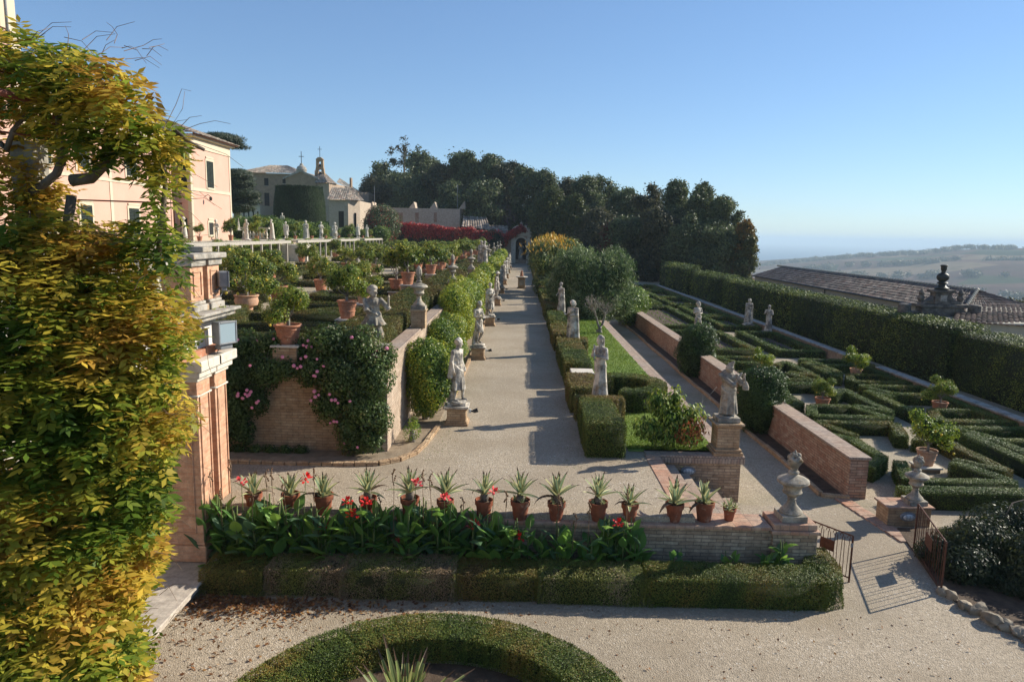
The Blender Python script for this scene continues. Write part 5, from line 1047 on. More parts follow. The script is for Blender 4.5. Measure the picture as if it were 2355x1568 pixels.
for i, (x, y) in enumerate(axs):
    p = P(x, y, -.098); o = empty('potted_agave', p, f'{ORD[i]} agave from the left on the wall, {atx[i]}', 'potted plant', 'potted agaves on the brick wall', rz=i * 1.3)
    s_ = (.72 if i == 13 else 1) * (.94 + .12 * ((i * 7) % 5) / 4); o.rotation_euler.x = .03 * math.sin(i * 2.3); a = link('pot', potm, o); a.scale = (s_, s_, s_); q = link('soil', psoil, a)
    if 2 < i < 10: t_ = link('stem', tk, o); t_.location.z = .3; zz = .42
    else: zz = .3
    l_ = link('agave_leaves', AG[i % 6] if i != 13 else AGd, o); l_.location.z = zz * s_; k_ = [1, .9, .88, 1, .95, 1, .95, .95, .95, .98, .82, 1, 1, .9][i]; l_.scale = (k_, k_, k_)
    if i in (2, 7, 8, 9, 12, 13):
        for u in range(3): m_ = link('offset_rosette', AGs, o); m_.location = (.11 * math.cos(u * 2.2), .11 * math.sin(u * 2.2), .3 * s_)
yp = empty('agave', (-1.28, 8.15, -1.1), 'big variegated agave in the middle of the oval hedge at the bottom', 'plant')
q = link('agave_leaves', agave_mesh(5, 40, 1.12, .055, col=False, spread=.72), yp); q.location.z = .1

# ================================================================ HEDGES
# front hedge of the courtyard: boxes with small gaps, brownish towards the left
DEAD = [(.22, .15, .09), (.30, .21, .12), (.34, .25, .15), (.17, .18, .045), (.14, .17, .035), (.24, .24, .05)]
fx = [(-5.3, -4.23, BOXB), (-4.22, -2.95, None), (-2.94, -.99, None), (-.97, .39, BOXB), (.4, 2.2, DEAD[2:] + BOXB[:3]), (2.22, 6.1, BOXG)]
tx = ['short stretch of box hedge at the loggia step, half brown', 'dead grey-brown stretch of box hedge, second from the loggia', 'longest dead grey-brown stretch of box hedge below the cannas', 'mixed brown and green stretch of box hedge below the cannas', 'green and rust stretch of box hedge left of the bare wall', 'healthy green box hedge stretch curling round to the gate']
for i, (a, b, c) in enumerate(fx):
    ps = [rectq(a, b, 11.52 + .05 * (i % 2), 12.22)]
    if i == 5: ps = [rectq(a, 5.2, 11.52, 12.22), [(5.202, 11.52), (5.5, 11.66), (5.7, 12.24), (5.202, 12.22)], [(5.05, 12.225), (5.68, 12.255), (5.72, 12.9), (5.46, 12.9)]]
    hedge('box_hedge', ps, -1.1, .46 + .02 * (i % 3), tx[i], 'front box hedge', c or DEAD, 11.5, 1.15, csc=2.2, cover=2.3, jag=.6, lump=.028, rnd_e=.03)
# oval hedge at the bottom
cx_, cy_, Ro, Ri = -1.0, 7.8, 2.72, 2.02
ps = [[(cx_ + Ri * math.cos(a), cy_ + Ri * math.sin(a)), (cx_ + Ro * math.cos(a), cy_ + Ro * math.sin(a)), (cx_ + Ro * math.cos(b), cy_ + Ro * math.sin(b)), (cx_ + Ri * math.cos(b), cy_ + Ri * math.sin(b))] for a, b in [(rad(-12 + i * 8.5), rad(-12 + (i + 1) * 8.5)) for i in range(24)]]
hedge('box_hedge', ps, -1.1, .38, 'round box hedge ring round the big agave at the bottom edge', None, BOXG, 9, 1.25, csc=2.0, cover=2.6, jag=.7)
tag(MB().lathe([(Ri - .01, -1.09), (Ri - .3, -1.06), (.2, -1.02)], 40, (cx_, cy_, 0)).obj('round_bed_soil', M['soil']), kind='structure')
# avenue hedge on the right
segs = [(16.05, 18.7, 1.58, 2.45, .80), (18.75, 19.35, 1.66, 2.65, .72), (20.1, 22.4, 1.5, 2.3, .74), (23.75, 26.6, 1.55, 2.45, .80), (26.65, 29.8, 1.55, 2.5, .76), (30.9, 34.2, 1.5, 2.5, .78), (34.25, 40.6, 1.55, 2.4, .74), (41.9, 45.5, 1.5, 2.55, .80), (46, 52, 1.55, 2.4, .74), (53, 58, 1.5, 2.5, .78), (58.5, 70, 1.55, 2.4, .75), (71, 95, 1.55, 2.4, .75), (96, 122, 1.55, 2.4, .78)]
for i, (a, b, x0, x1, h) in enumerate(segs):
    hedge('avenue_hedge', [rectq(x0, x1, a, b)], 0, h, f'{ORD[i]} block of low clipped hedge along the right of the avenue' + (', with dark front' if i == 0 else ''), 'clipped hedge along the avenue', BOXB if i % 3 else BOXG, None, 1.2, cover=2.0, jag=.3)
for (x0, x1, y0, y1, n) in ((1.55, 2.9, 19.36, 19.5, 0), (1.6, 2.9, 30.2, 30.8, 1), (2.35, 2.95, 22.4, 22.7, 2)): hedge('side_hedge', [rectq(x0, x1, y0 - .2, y1 + .2)], 0, .66, ['short hedge return behind the nearest right statue', 'short hedge return around the second right statue', 'short hedge return beside the empty pedestal'][n], None, BOXB, None, 1.3)
hs = [[(3.35 + .62 * math.cos(a), 21.6 + .62 * 1.3 * math.sin(a)), (3.35 + 1.15 * math.cos(a), 21.6 + 1.5 * math.sin(a)), (3.35 + 1.15 * math.cos(b), 21.6 + 1.5 * math.sin(b)), (3.35 + .62 * math.cos(b), 21.6 + .62 * 1.3 * math.sin(b))] for a, b in [(rad(-115 + i * 23), rad(-115 + (i + 1) * 23)) for i in range(10)]]
hedge('round_hedge', hs, .02, .62, 'horseshoe shaped hedge on the lawn beside the crowned statue', None, BOXG, 21, 1.2, jag=.5)
# tall hedge
TALL = [(.045, .068, .018), (.07, .10, .022), (.12, .16, .03), (.24, .27, .045)]
def tall(x0, x1, y0, y1, h, lb): hedge('tall_hedge', [rectq(x0, x1, y0, y1)], -1.1, h, lb, 'tall clipped laurel hedge', TALL, None, 1.7, jag=1.6, cover=2.0)
tall(18.5, 20.4, 19, 30.3, 2.34, 'nearest tall hedge block at the right edge'); tall(18.2, 20.0, 30.35, 47.9, 2.49, 'tall hedge block with the stone gate top behind it'); tall(18.25, 20.05, 47.95, 64, 2.43, 'tall hedge block before the long barn'); tall(18.4, 20.1, 64.05, 77, 2.43, 'far tall hedge block'); tall(18.0, 19.6, 77.1, 92, 2.75, 'farthest, darkest tall hedge block beside the wood')
# low parterre on the right
def strip(a, b, wd=.42): return wallq(a, b, wd)
def ring(x0, x1, y0, y1, wd=.5, sk=0.0):
    return [rectq(x0, x1, y0, y0 + wd), rectq(x0, x1, y1 - wd, y1), rectq(x0, x0 + wd, y0 + wd, y1 - wd), rectq(x1 - wd, x1, y0 + wd, y1 - wd)]
beds = [(8.75, 12.6, 37, 44.6), (13.55, 16.0, 37, 44.6), (8.75, 12.6, 47, 60.2), (13.4, 16.0, 47, 53.2), (13.4, 16.0, 53.8, 60.2), (8.75, 12.4, 62, 77), (13.2, 16.0, 62, 69), (13.2, 16.0, 69.6, 77), (8.8, 12.4, 79, 95), (13.2, 16.0, 79, 86)]
for i, (x0, x1, y0, y1) in enumerate(beds):
    lr_ = 'left' if x0 < 10 else 'right'
    hedge('parterre_hedge', ring(x0, x1, y0, y1, .42), -1.1, .40, f'{ORD[sum(1 for b_ in beds[:i] if (b_[0] < 10) == (x0 < 10))]} rectangular hedge round a soil bed, {lr_} of the central path', 'box hedges of the low parterre', BOXD + [BOXG[4]] if i % 3 == 0 else BOXD, None, 1.15, cover=2.0)
    tag(MB().box(x0 + .56, x1 - .56, y0 + .56, y1 - .56, -1.1, -1.04).obj('bed_soil', M['soil']), kind='structure')
    if y1 < 70:
        lf = LF(); n = int(260 * (x1 - x0) * (y1 - y0) / 30); p = np.stack([np.round(rnd(n, x0 + .7, x1 - .7) / .55) * .55 + R_.normal(size=n) * .05, rnd(n, y0 + .8, y1 - .8), np.full(n, -1.04)], 1); d = unit(n) * .8; d[:, 2] = 1
        lf.add(p, unit(n), .11, palette(p, [(.10, .16, .03), (.16, .22, .05)], 2, .5), .6, d=d); tag(link('seedlings', lf.mesh('seedlings', M['leaf'])), kind='stuff')
hedge('parterre_hedge', [rectq(8.95, 17.6, 16.15, 16.6)], -1.1, .42, 'front box hedge of the low parterre behind the fruit urn', 'box hedges of the low parterre', BOXD, None, 1.15, cover=2.2)
def module(cx, cy, hx, hy, names, seed):
    rs = random.Random(seed); w_ = .33
    def trap(o0, o1, i1, i0):                # closed ring: outer edge o0-o1, inner edge i1-i0
        return [wallq(o0, o1, w_), wallq(o1, i1, w_), wallq(i1, i0, w_), wallq(i0, o0, w_)]
    for s_, nm in ((-1, 'camera side'), (1, 'far side')):
        y0, y1 = cy + s_ * (hy - .25), cy + s_ * 1.25; q = trap((cx - 1.25, y0), (cx + 1.25, y0), (cx + .7, y1), (cx - .7, y1))
        if rs.random() < .35: q.pop(2)
        hedge('parterre_hedge', q, -1.1, .42 + rs.uniform(-.03, .03), f'trapezoid hedge, {nm} of the {names}', 'box hedges of the low parterre', rs.choice([BOXD, BOXG, BOXD + [BOXB[3]]]), None, 1.1, cover=2.2, csc=1.5, rnd_e=.02, lump=.008)
    for s_, nm in ((-1, 'left side'), (1, 'right side')):
        x0, x1 = cx + s_ * (hx - .17), cx + s_ * .95; q = trap((x0, cy - 1.75), (x0, cy + 1.75), (x1, cy + .85), (x1, cy - .85))
        if rs.random() < .35: q.pop(2)
        hedge('parterre_hedge', q, -1.1, .42 + rs.uniform(-.03, .03), f'trapezoid hedge, {nm} of the {names}', 'box hedges of the low parterre', rs.choice([BOXD, BOXG, BOXD + [BOXB[3]]]), None, 1.1, cover=2.2, csc=1.5, rnd_e=.02, lump=.008)
module(10.75, 19.75, 1.95, 3.0, 'potted lemon with yellow leaves behind the fruit urn', 1); module(10.9, 25.8, 1.95, 2.95, 'potted lemon with dark leaves behind the brick wall', 2); module(10.9, 31.9, 1.95, 2.95, 'potted lemon nearest the soil beds on the left', 3)
module(14.95, 19.6, 1.6, 2.9, 'front right cell that has no lemon pot', 4); module(14.95, 25.6, 1.6, 2.95, 'potted lemon with wide crown before the low wall', 5); module(14.95, 31.8, 1.6, 2.95, 'potted lemon nearest the soil beds on the right', 6)
# upper parterre hedges
UPG = [(.045, .07, .014), (.08, .10, .018), (.12, .125, .022), (.17, .125, .028), (.10, .06, .02)]
hedge('border_hedge', [rectq(-4.75, -3.42, 17.4, 22.0)], TZ, .5, 'broad box hedge behind the dwarf statue with rusty top', 'border hedges along the urn wall', UPG, None, 1.2)
for i, (a, b) in enumerate(((22.1, 33), (33.1, 46), (46.1, 62), (62.1, 84), (84.1, 118))): hedge('border_hedge', [rectq(-4.95, -3.42, a, b)], TZ, .52, f'broad border hedge along the flame urns, {ORD[i]} stretch', 'border hedges along the urn wall', UPG, None, 1.3)
rs = random.Random(4); n_ = 0
rows = [(17.6, 19.2), (19.8, 21.6), (22.4, 24.4), (25.4, 27.6), (28.6, 31), (32.4, 35), (37, 41), (43, 48), (50, 56), (58, 66), (69, 80), (83, 98), (101, 116)]
for (ya, yb) in rows:
    for (xa_, xb_) in ((-8.6, -5.4), (-13.2, -10.2 if ya > 26 else -9.3), (-18.4, -14.2)):
        if xb_ < -12 and ya < 30: continue
        k_ = rs.randrange(3); w_ = .42
        if k_ == 0: q = [wallq((xa_, ya + .2), (xb_, ya + .2), w_), wallq((xa_ + .2, ya + .42), (xa_ + .2, yb), w_)]
        elif k_ == 1: q = [wallq((xa_, ya + .2), (xb_, ya + .2), w_), wallq(((xa_ + xb_) / 2, ya + .42), ((xa_ + xb_) / 2 + .8, yb), w_), wallq((xb_ - .2, ya + .42), (xb_ - .2, yb), w_)]
        else: q = [wallq((xa_, ya + .2), (xb_ - .5, ya + .2), w_), wallq((xb_ - .5, ya + .42), (xb_ - 1.4, yb), w_)]
        side = {-8.6: 'right', -13.2: 'middle', -18.4: 'left'}[xa_]
        hedge('knot_hedge', q, TZ, .36, f'low knot of box hedge in the lemon garden, {side} column, {ORD[rows.index((ya, yb))]} row from the camera', 'low box hedges between the potted lemons', UPG, None, 1.25); n_ += 1

# ================================================================ BUSHES AND CLIMBERS
def bush(name, label, cat, blobs, size, cols, trunk=None, mat='gloss', group=None, corek=.68, fname='foliage', **kw):
    c = blobs[0][0]; lf = LF(); core = MB(); blob_leaves(lf, blobs, size, cols, core=core, corek=corek, **kw)
    o = empty(name, (c[0], c[1], min(b[0][2] - b[1] * b[2][2] for b in blobs)), label, cat, group)
    me = lf.mesh(fname, M[mat], core, tuple(.7 * q for q in cols[0])); f = link(fname, me, o); f.location = -Vector(o.location)
    if trunk:
        t = MB(); [t.tube(*q) for q in trunk]; q = t.obj('trunk', M['bark_w'], o, True); q.location = -Vector(o.location)
    return o
LAU = [(.06, .11, .015), (.10, .17, .02), (.15, .24, .028), (.26, .33, .038), (.46, .44, .05)]
bush('round_shrub', 'dense round citrus shrub at the corner of the rose wall, yellow tips', 'shrub', [((-2.5, 18.9, 1.75), .58, (1, 1.1, .9)), ((-2.45, 18.9, 1.35), .6, (1, 1.1, 1)), ((-2.5, 19.1, .85), .58, (1, 1.1, 1.1)), ((-2.25, 18.6, .95), .45, (1, 1, 1.1)), ((-2.6, 19.5, 1.65), .42, (1, 1, .8)), ((-2.5, 18.7, .5), .4, (.9, .9, .8))], .062, LAU, [([(-2.5, 19, 0), (-2.5, 19, .6)], .09, .07)], droop=.6, cover=2.4, csc=1.6, spread=.7)
ys = [(23.6, 3.6, 'tall citrus shrub behind the reading woman statue'), (29.6, 4.2, 'citrus shrub behind the second statue'), (36.5, 4.4, 'citrus shrub behind the cloaked statue'), (44, 5, 'citrus shrub, fourth along the left of the avenue'), (53, 5.5, 'citrus shrub, fifth along the left of the avenue'), (63, 6.5, 'citrus shrub, sixth along the left of the avenue'), (76, 8.5, 'citrus shrub, seventh along the left of the avenue'), (95, 14, 'long far citrus shrub row ending near the portal')]
for y, L_, lb in ys:
    rs = random.Random(int(y)); n = int(L_ * 2.4); bl = [((-2.58 + rs.uniform(-.15, .15), y + L_ * (i / n - .5) + rs.uniform(-.2, .2), rs.choice([.55, 1.05, 1.5, 1.75] if y < 25 else [.6, 1.1, 1.7, 2.2, 2.45]) + rs.uniform(-.1, .12)), rs.uniform(.5, .68), (1, 1.1, 1)) for i in range(n)]
    bush('citrus_shrub', lb, 'shrub', bl, lod(y, 1.7, .06), LAU if y < 26 else CITR, [([(-2.5, y + d_, 0), (-2.5, y + d_, 1)], .06, .05) for d_ in (-.8, .8)], group='citrus shrubs along the garden wall', droop=.5, cover=2.2, csc=1.2, spread=.8)
tag(MB().box(-2.02, -1.93, 20.2, 116, 0, .12).obj('bed_edging', M['brick_ped']), 'straight brick edging along the foot of the citrus shrubs', 'edging')
# small stump with sprouts
bush('sprouting_stump', 'small sprouting stump in the bed before the round shrub', 'stump', [((-2.55, 16.9, .28), .22, (1, 1, 1)), ((-2.5, 16.9, .5), .12, (1, 1, 1.3))], .05, LAU[:4], [([(-2.55, 16.9, 0), (-2.52, 16.9, .3)], .09, .06), ([(-2.52, 16.9, .2), (-2.6, 16.9, .75)], .015, .006)], cover=.8, corek=.2)
# climbing roses
ROSE = [(.04, .07, .016), (.06, .10, .024), (.08, .13, .03), (.12, .17, .04), (.16, .15, .05)]
def rose(label, bl, nf, seed, cols=ROSE):
    o = bush('climbing_rose', label, 'climbing rose', bl, .065, cols, group='climbing roses on the retaining wall', droop=.8, cover=1.9, csc=1.2, aspect=.6, mat='leaf')
    rs = random.Random(seed)
    for _ in range(nf):
        b = rs.choice(bl); a = rs.uniform(-2.6, -.5); e_ = rs.uniform(-.1, .9); c = Vector(b[0]) + Vector((math.cos(a) * math.cos(e_), math.sin(a) * math.cos(e_), math.sin(e_))) * b[1] * 1.08
        if c.z < 1.2 and rs.random() < .8: continue
        for _ in range(rs.choice((1, 1, 2, 3))):
            cc = c + Vector((rs.uniform(-.1, .1), rs.uniform(-.05, .05), rs.uniform(-.08, .1)))
            q = link('rose_flower', RFM, o); q.location = cc - Vector(o.location); q.rotation_euler = (rs.uniform(-.6, .6), rs.uniform(-.6, .6), 0); q.scale = [rs.uniform(.75, 1.15)] * 3
ROSEM = m_var('pink_petal', (.70, .16, .30), (.85, .36, .48), 3, 0, rough=.6)
t = MB()
for p_ in range(6): an = p_ * 1.05; t.ball(Vector((.022 * math.cos(an), -.01, .022 * math.sin(an))), .02, 1, .1, (1, .7, 1))
t.ball(Vector((0, -.018, 0)), .018, 1); RFM = t.mesh('rose_flower', ROSEM, True, False)
q = lambda x, y, z_, Y=15.75: PY(x, y, Y)
rose('mass of pink climbing roses hanging over the right part of the brick wall', [(tuple(PY(x, y, Y)), r, s_) for x, y, Y, r, s_ in
     ((760, 790, 16.2, .55, (1.1, 1, .8)), (830, 800, 16.1, .5, (1, 1, 1)), (720, 850, 15.9, .42, (1, .8, 1)), (790, 870, 15.8, .55, (1.1, .8, 1)), (860, 870, 15.75, .48, (.9, .8, 1.1)), (760, 930, 15.8, .42, (1, .7, 1)), (830, 940, 15.7, .5, (1, .7, 1.2)), (870, 960, 15.75, .33, (.9, .8, 1.4)), (800, 985, 15.75, .38, (.8, .7, 1.0)), (850, 1010, 15.7, .33, (1, .7, .9)), (810, 1020, 15.75, .28, (1, .7, .9)), (700, 800, 16.2, .35, (1, .9, .8)), (890, 820, 16.1, .3, (.7, .8, 1)))], 26, 5)
rose('darker climbing rose over the left part of the wall beside the pilasters', [(tuple(PY(x, y, Y)), r, s_) for x, y, Y, r, s_ in
     ((560, 800, 16.2, .5, (1.1, 1, .8)), (620, 790, 16.2, .42, (1.1, 1, .7)), (540, 860, 15.9, .5, (1, .8, 1)), (600, 855, 15.9, .48, (1.1, .8, .9)), (655, 845, 15.9, .35, (1.1, .8, .7)), (545, 930, 15.85, .48, (.8, .7, 1.1)), (590, 920, 15.8, .35, (.8, .7, 1)), (555, 990, 15.85, .38, (.8, .6, 1)), (520, 960, 15.9, .4, (.8, .7, 1.3)), (500, 850, 16.0, .45, (1, .8, 1.2)))], 19, 9, ROSE[:4])
bush('low_ivy', 'ivy and weeds growing at the foot of the brick wall', 'ivy', [((-4.9 - i * .35, 15.85, .08), .13, (1.4, .8, 1)) for i in range(7)], .05, ROSE[1:4], None, mat='leaf')
# rounded shrubs along the sunken path
GL = [(.025, .05, .012), (.04, .08, .015), (.06, .11, .02), (.08, .13, .03)]
def clipped(label, c, r, h, seed, glossy_top=True):
    x, y = c; bl = [((x, y, -1.1 + h * .30), r * 1.02, (1, 1.05, h * .36 / r)), ((x + .02, y, -1.1 + h * .72), r * .98, (1, 1, h * .3 / r)), ((x - .1, y - .1, -1.1 + h * .5), r, (1.02, 1, .8)), ((x + r * .3, y, -1.1 + h * .82), r * .6, (1, 1, .8)), ((x - r * .4, y, -1.1 + h * .8), r * .5, (1, 1, .8))]
    bush('clipped_shrub', label, 'shrub', bl, lod(y, 1.8, .04), GL, None, group='clipped shrubs on the sunken path', droop=.3, cover=2.4, spread=.6, corek=.9, rmin=.9)
clipped('big glossy clipped shrub beside the near corner of the brick wall', (7.85, 22.75), .74, 2.05, 1); clipped('big dark clipped shrub with shiny top between the first two wall stretches', (7.95, 31.7), .78, 2.3, 2)
bush('path_shrub', 'loose shrub at the far end of the sunken path, before the red wall', 'shrub', [((7.9, 50, .5), 1.1, (1, 1.3, 1)), ((7.6, 49.2, -.3), .9, (1, 1.2, .9)), ((8.3, 51, .8), .8, (1, 1, .8)), ((7.4, 50.5, .0), .9, (1, 1, 1))], .12, LAU[:4], cover=1.8)
bush('path_shrub', 'yellow-green shrub at the far end of the sunken wall', 'shrub', [((8.6, 62, .5), 1.2, (1, 1.8, .8)), ((8.3, 58, .3), 1.0, (1, 1.6, .8)), ((8.8, 66, .6), 1.1, (1, 1.5, .9))], .16, CITR[:4], cover=1.8)
# hibiscus-like shrub with red leaves
hb = [((3.62, 16.9, .72), .42, (1.2, 1, 1)), ((3.3, 16.9, 1.15), .3, (1, 1, 1.1)), ((3.75, 17.0, 1.2), .25, (.9, 1, 1.3)), ((4.1, 16.9, .8), .36, (1, 1, 1)), ((3.1, 16.9, .5), .33, (1.1, 1, .9)), ((4.0, 16.8, .42), .3, (1.1, 1, .9)), ((3.5, 16.8, .35), .35, (1.2, 1, .8))]
o = bush('autumn_shrub', 'leafy shrub with drooping green, yellow and red leaves on the lawn end', 'shrub', hb, .105, LAU[:4] + [(.28, .30, .05)], [([(3.6, 16.95, 0), (3.55, 16.95, .8)], .02, .01), ([(4.3, 16.95, 0), (4.4, 17.0, 1.3)], .012, .004), ([(4.4, 17, 1.1), (4.75, 17.1, 1.5)], .006, .003), ([(4.35, 17, .9), (4.6, 17, 1.25)], .006, .003)], droop=1.6, cover=1.35, corek=.5, spread=.9, mat='leaf', rmin=.4, aspect=.42)
lf = LF(); blob_leaves(lf, [((4.1, 16.7, .55), .36, (1, .8, 1)), ((3.85, 16.72, .45), .22, (1, .8, 1))], .1, [(.38, .12, .04), (.45, .19, .05), (.30, .07, .03)], cover=.9, droop=1.5, rmin=.6, aspect=.42); f = link('red_leaves', lf.mesh('red_leaves', M['leaf']), o); f.location = -Vector(o.location)
# small bare tree on the lawn
bt = empty('small_tree', (4.15, 36.8, 0), 'small leafless grey tree with forked trunk on the lawn', 'tree'); t = MB(); rs = random.Random(6)
def branch(p, d, l, r, k_):
    q = p + d * l; m_ = p.lerp(q, .5) + Vector((rs.uniform(-1, 1), rs.uniform(-1, 1), 0)) * l * .07; t.tube([p, m_, q], r, r * .62, 6 if k_ > 3 else 4, False)
    if k_ == 0: return
    for _ in range(3 if k_ < 5 else 2):
        branch(q if rs.random() < .7 else m_, (d + Vector((rs.uniform(-1, 1), rs.uniform(-1, 1), rs.uniform(-.15, .75))) * .75).normalized(), l * rs.uniform(.62, .82), r * .6, k_ - 1)
t.tube([(0, 0, 0), (-.05, 0, .2), (.02, 0, .32)], .17, .12, 9); branch(Vector((0, 0, .25)), Vector((.35, 0, .9)).normalized(), .55, .085, 5); branch(Vector((0, 0, .25)), Vector((-.3, 0, .9)).normalized(), .6, .08, 5)
t.obj('trunk', M['bark_w'], bt, True); lf = LF(); n = 900; p = unit(n) * (rnd(n) ** .4)[:, None] * np.array([1.0, .9, .55]) + np.array([0, 0, 1.5]); lf.add(p, unit(n), .05, palette(p, [(.16, .15, .09), (.22, .20, .13), (.12, .14, .06)], 2), .4); link('foliage', lf.mesh('foliage', M['leaf']), bt)
# oleander and yellow bush
OLE = [(.045, .08, .025), (.07, .12, .035), (.10, .16, .05), (.15, .21, .075), (.26, .32, .14)]
rs = random.Random(12); bl = []
for _ in range(44):
    a = rs.uniform(0, 6.28); r = 1.85 * math.sqrt(rs.random()); z = rs.uniform(.6, 3.55) * (1 - (r / 3.1) ** 2 * .5); bl.append(((4.55 + r * math.cos(a), 45.5 + r * math.sin(a) * 1.4, z), rs.uniform(.85, 1.15), (1, 1, 1)))
bush('oleander', 'huge round silvery-green oleander on the lawn', 'shrub', bl, .24, OLE, [([(4.5, 45, 0), (4.6, 45, 1)], .1, .08)], aspect=.2, droop=-.9, cover=2.2, csc=1.0, spread=.9, corek=.7, tilt=1.4, mat='leaf', rmin=.6, rough=.3, rfreq=4)
rs = random.Random(14); bl = [((3.0 + rs.uniform(-1.5, 1.3), 62 + rs.uniform(-5, 5), rs.uniform(.6, 3.9)), rs.uniform(.8, 1.1), (1, 1.2, 1)) for _ in range(22)]
o = bush('flowering_bush', 'tall pale green bush topped with orange-yellow flower spikes', 'shrub', bl, .25, [(.09, .13, .04), (.13, .18, .05), (.20, .23, .06), (.28, .27, .05)], None, aspect=.3, cover=1.5, corek=.8)
lf = LF(); n = 800; x = R_.normal(size=n) * .8 + 2.5; y = R_.normal(size=n) * 3 + 61; p = np.stack([x, y, 4.35 - .35 * np.abs(x - 2.6) + rnd(n, -.4, .7)], 1); d = unit(n) * .35; d[:, 2] = 1; lf.add(p, unit(n), .38, palette(p, [(.55, .28, .03), (.62, .38, .05), (.42, .24, .03), (.2, .2, .05)], 1, .6), .22, d=d)
f = link('flowers', lf.mesh('flowers', M['leaf']), o); f['kind'] = 'stuff'; f.location = -Vector(o.location)
# creeper on the end wall
x0, x1 = ew.location.x, 0
def creeper(label, name, spots, cols, size=.26): return bush(name, label, 'creeper', [(tuple(PY(x, y, Y)), r, s_) for x, y, Y, r, s_ in spots], size, cols, None, mat='leaf', droop=.8, cover=1.7, csc=.5, spread=.7)
RED = [(.28, .018, .02), (.46, .026, .026), (.62, .045, .04), (.48, .10, .04)]; CGR = [(.012, .022, .010), (.02, .032, .014), (.03, .04, .018), (.05, .02, .014)]
creeper('scarlet band of creeper along the top of the end wall', 'red_creeper', [(905 + i * 9.2, 520 + i * .95 + random.uniform(-3, 2), 122.6, 1.15, (1.1, .6, .75)) for i in range(25)] + [(900 + i * 9.2, 531 + i * .95 + random.uniform(-4, 4), 122.5, 1.1, (1.1, .6, 1)) for i in range(24)] + [(1080, 540, 122.4, 1.2, (1, .6, 1.3)), (1000, 532, 122.4, 1.0, (1, .6, 1)), (940, 530, 122.4, 1.0, (1, .6, 1))], RED)
creeper('dark green lower curtain of creeper on the end wall', 'green_creeper', [(895 + (i % 13) * 20, 542 + 12 * (i // 13) + .5 * (i % 13), 122.6, 1.5, (1.2, .45, 1)) for i in range(39)], CGR)
creeper('red creeper sweeping up to the portal roof', 'red_creeper', [(1150 + i * 6, 552 - i * 3 - .04 * i * i, 125.0, .85, (1, .6, .8)) for i in range(9)] + [(1144, 545, 124, 1.3, (1, .6, 1)), (1160, 556, 124.8, .7, (1, .6, 1.2)), (1205, 531, 125.4, .5, (1.4, .6, .6))], RED[:3])
creeper('pale green ivy dome with red strands at the left end of the creeper wall', 'ivy_dome', [(878, 498, 118, 2.1, (1.1, 1, 1)), (868, 515, 117, 2.2, (1, 1, 1)), (892, 512, 118, 2.1, (1, 1, 1)), (880, 532, 117, 2.0, (1.1, 1, 1)), (900, 527, 118, 1.6, (1, 1, 1)), (858, 508, 118, 1.4, (1, 1, 1))], [(.05, .07, .025), (.07, .10, .035), (.10, .14, .045), (.15, .17, .06), (.30, .03, .02)], .24)
bush('leaning_bush', 'brownish leafless bush with violet blossoms over the shed roof', 'shrub', [(tuple(PY(x, y, 136)), r, (1, 1, 1)) for x, y, r in ((1160, 512, 1.5), (1172, 500, 1.4), (1150, 500, 1.3), (1145, 480, 1.0), (1165, 483, 1.0))], .25, [(.09, .07, .05), (.12, .09, .05), (.07, .08, .04), (.20, .08, .17)], cover=.9, corek=.5, mat='leaf')
# citrus espalier on the terrace walls behind the pergolas
for i, (a, b) in enumerate(((34, 50), (50, 67), (69, 97), (98, 121))):
    rs = random.Random(i); n = int((b - a) * 1.6); bush('espalier_citrus', f'citrus espalier covering the wall behind the pergola, {ORD[i]} stretch', 'shrub', [((-22.95 + rs.uniform(-.1, .1), a + (b - a) * rs.random(), rs.uniform(2.4, 3.75)), .7, (.45, 1.3, .8)) for _ in range(n)], lod(a, 1.6), LEMON[1:] + [(.30, .26, .05)], group='espaliers behind the pergolas', cover=1.6, csc=.8, corek=.8, spread=.8)
for i, (xx, yy, n, Y) in enumerate(((585, 528, 6, 74), (640, 530, 8, 88), (700, 535, 8, 100), (770, 530, 9, 125), (840, 542, 6, 112))):
    rs = random.Random(i + 50); bush('terrace_hedge', f'leafy citrus hedge on the upper terraces, {ORD[i]} from the villa', 'hedge', [(tuple(PY(xx + rs.uniform(-40, 40), yy + rs.uniform(-8, 7), Y + rs.uniform(0, 3))), 1.1, (1.3, 1, 1)) for _ in range(n * 2)], lod(Y, 1.6), LEMON[:4], group='leafy hedges of the upper terraces', cover=1.6, corek=.8)
nw = PY(800, 520, 128); wall('niche_wall', [(PY(756, 520, 128).x, PY(852, 520, 128).x, 128, 128.6, 2, PY(800, 507, 128).z)], 'brick_shade', 'dark grey wall with a shallow niche left of the ivy dome')
bo = empty('stone_balustrade', (PY(560, 552, 68).x, 68, 4.05), 'short white stone balustrade between pots on the terrace', 'balustrade')
for i in range(8):
    o = link('baluster', bm_, bo); o.location = (i * .32, 0, .1); o.scale = (1.7, 1.7, 1.5)
MB().box(-.2, 2.5, -.15, .15, 0, .1).box(-.2, 2.5, -.15, .15, 1.03, 1.15).obj('rail', M['stone_lt'], bo)

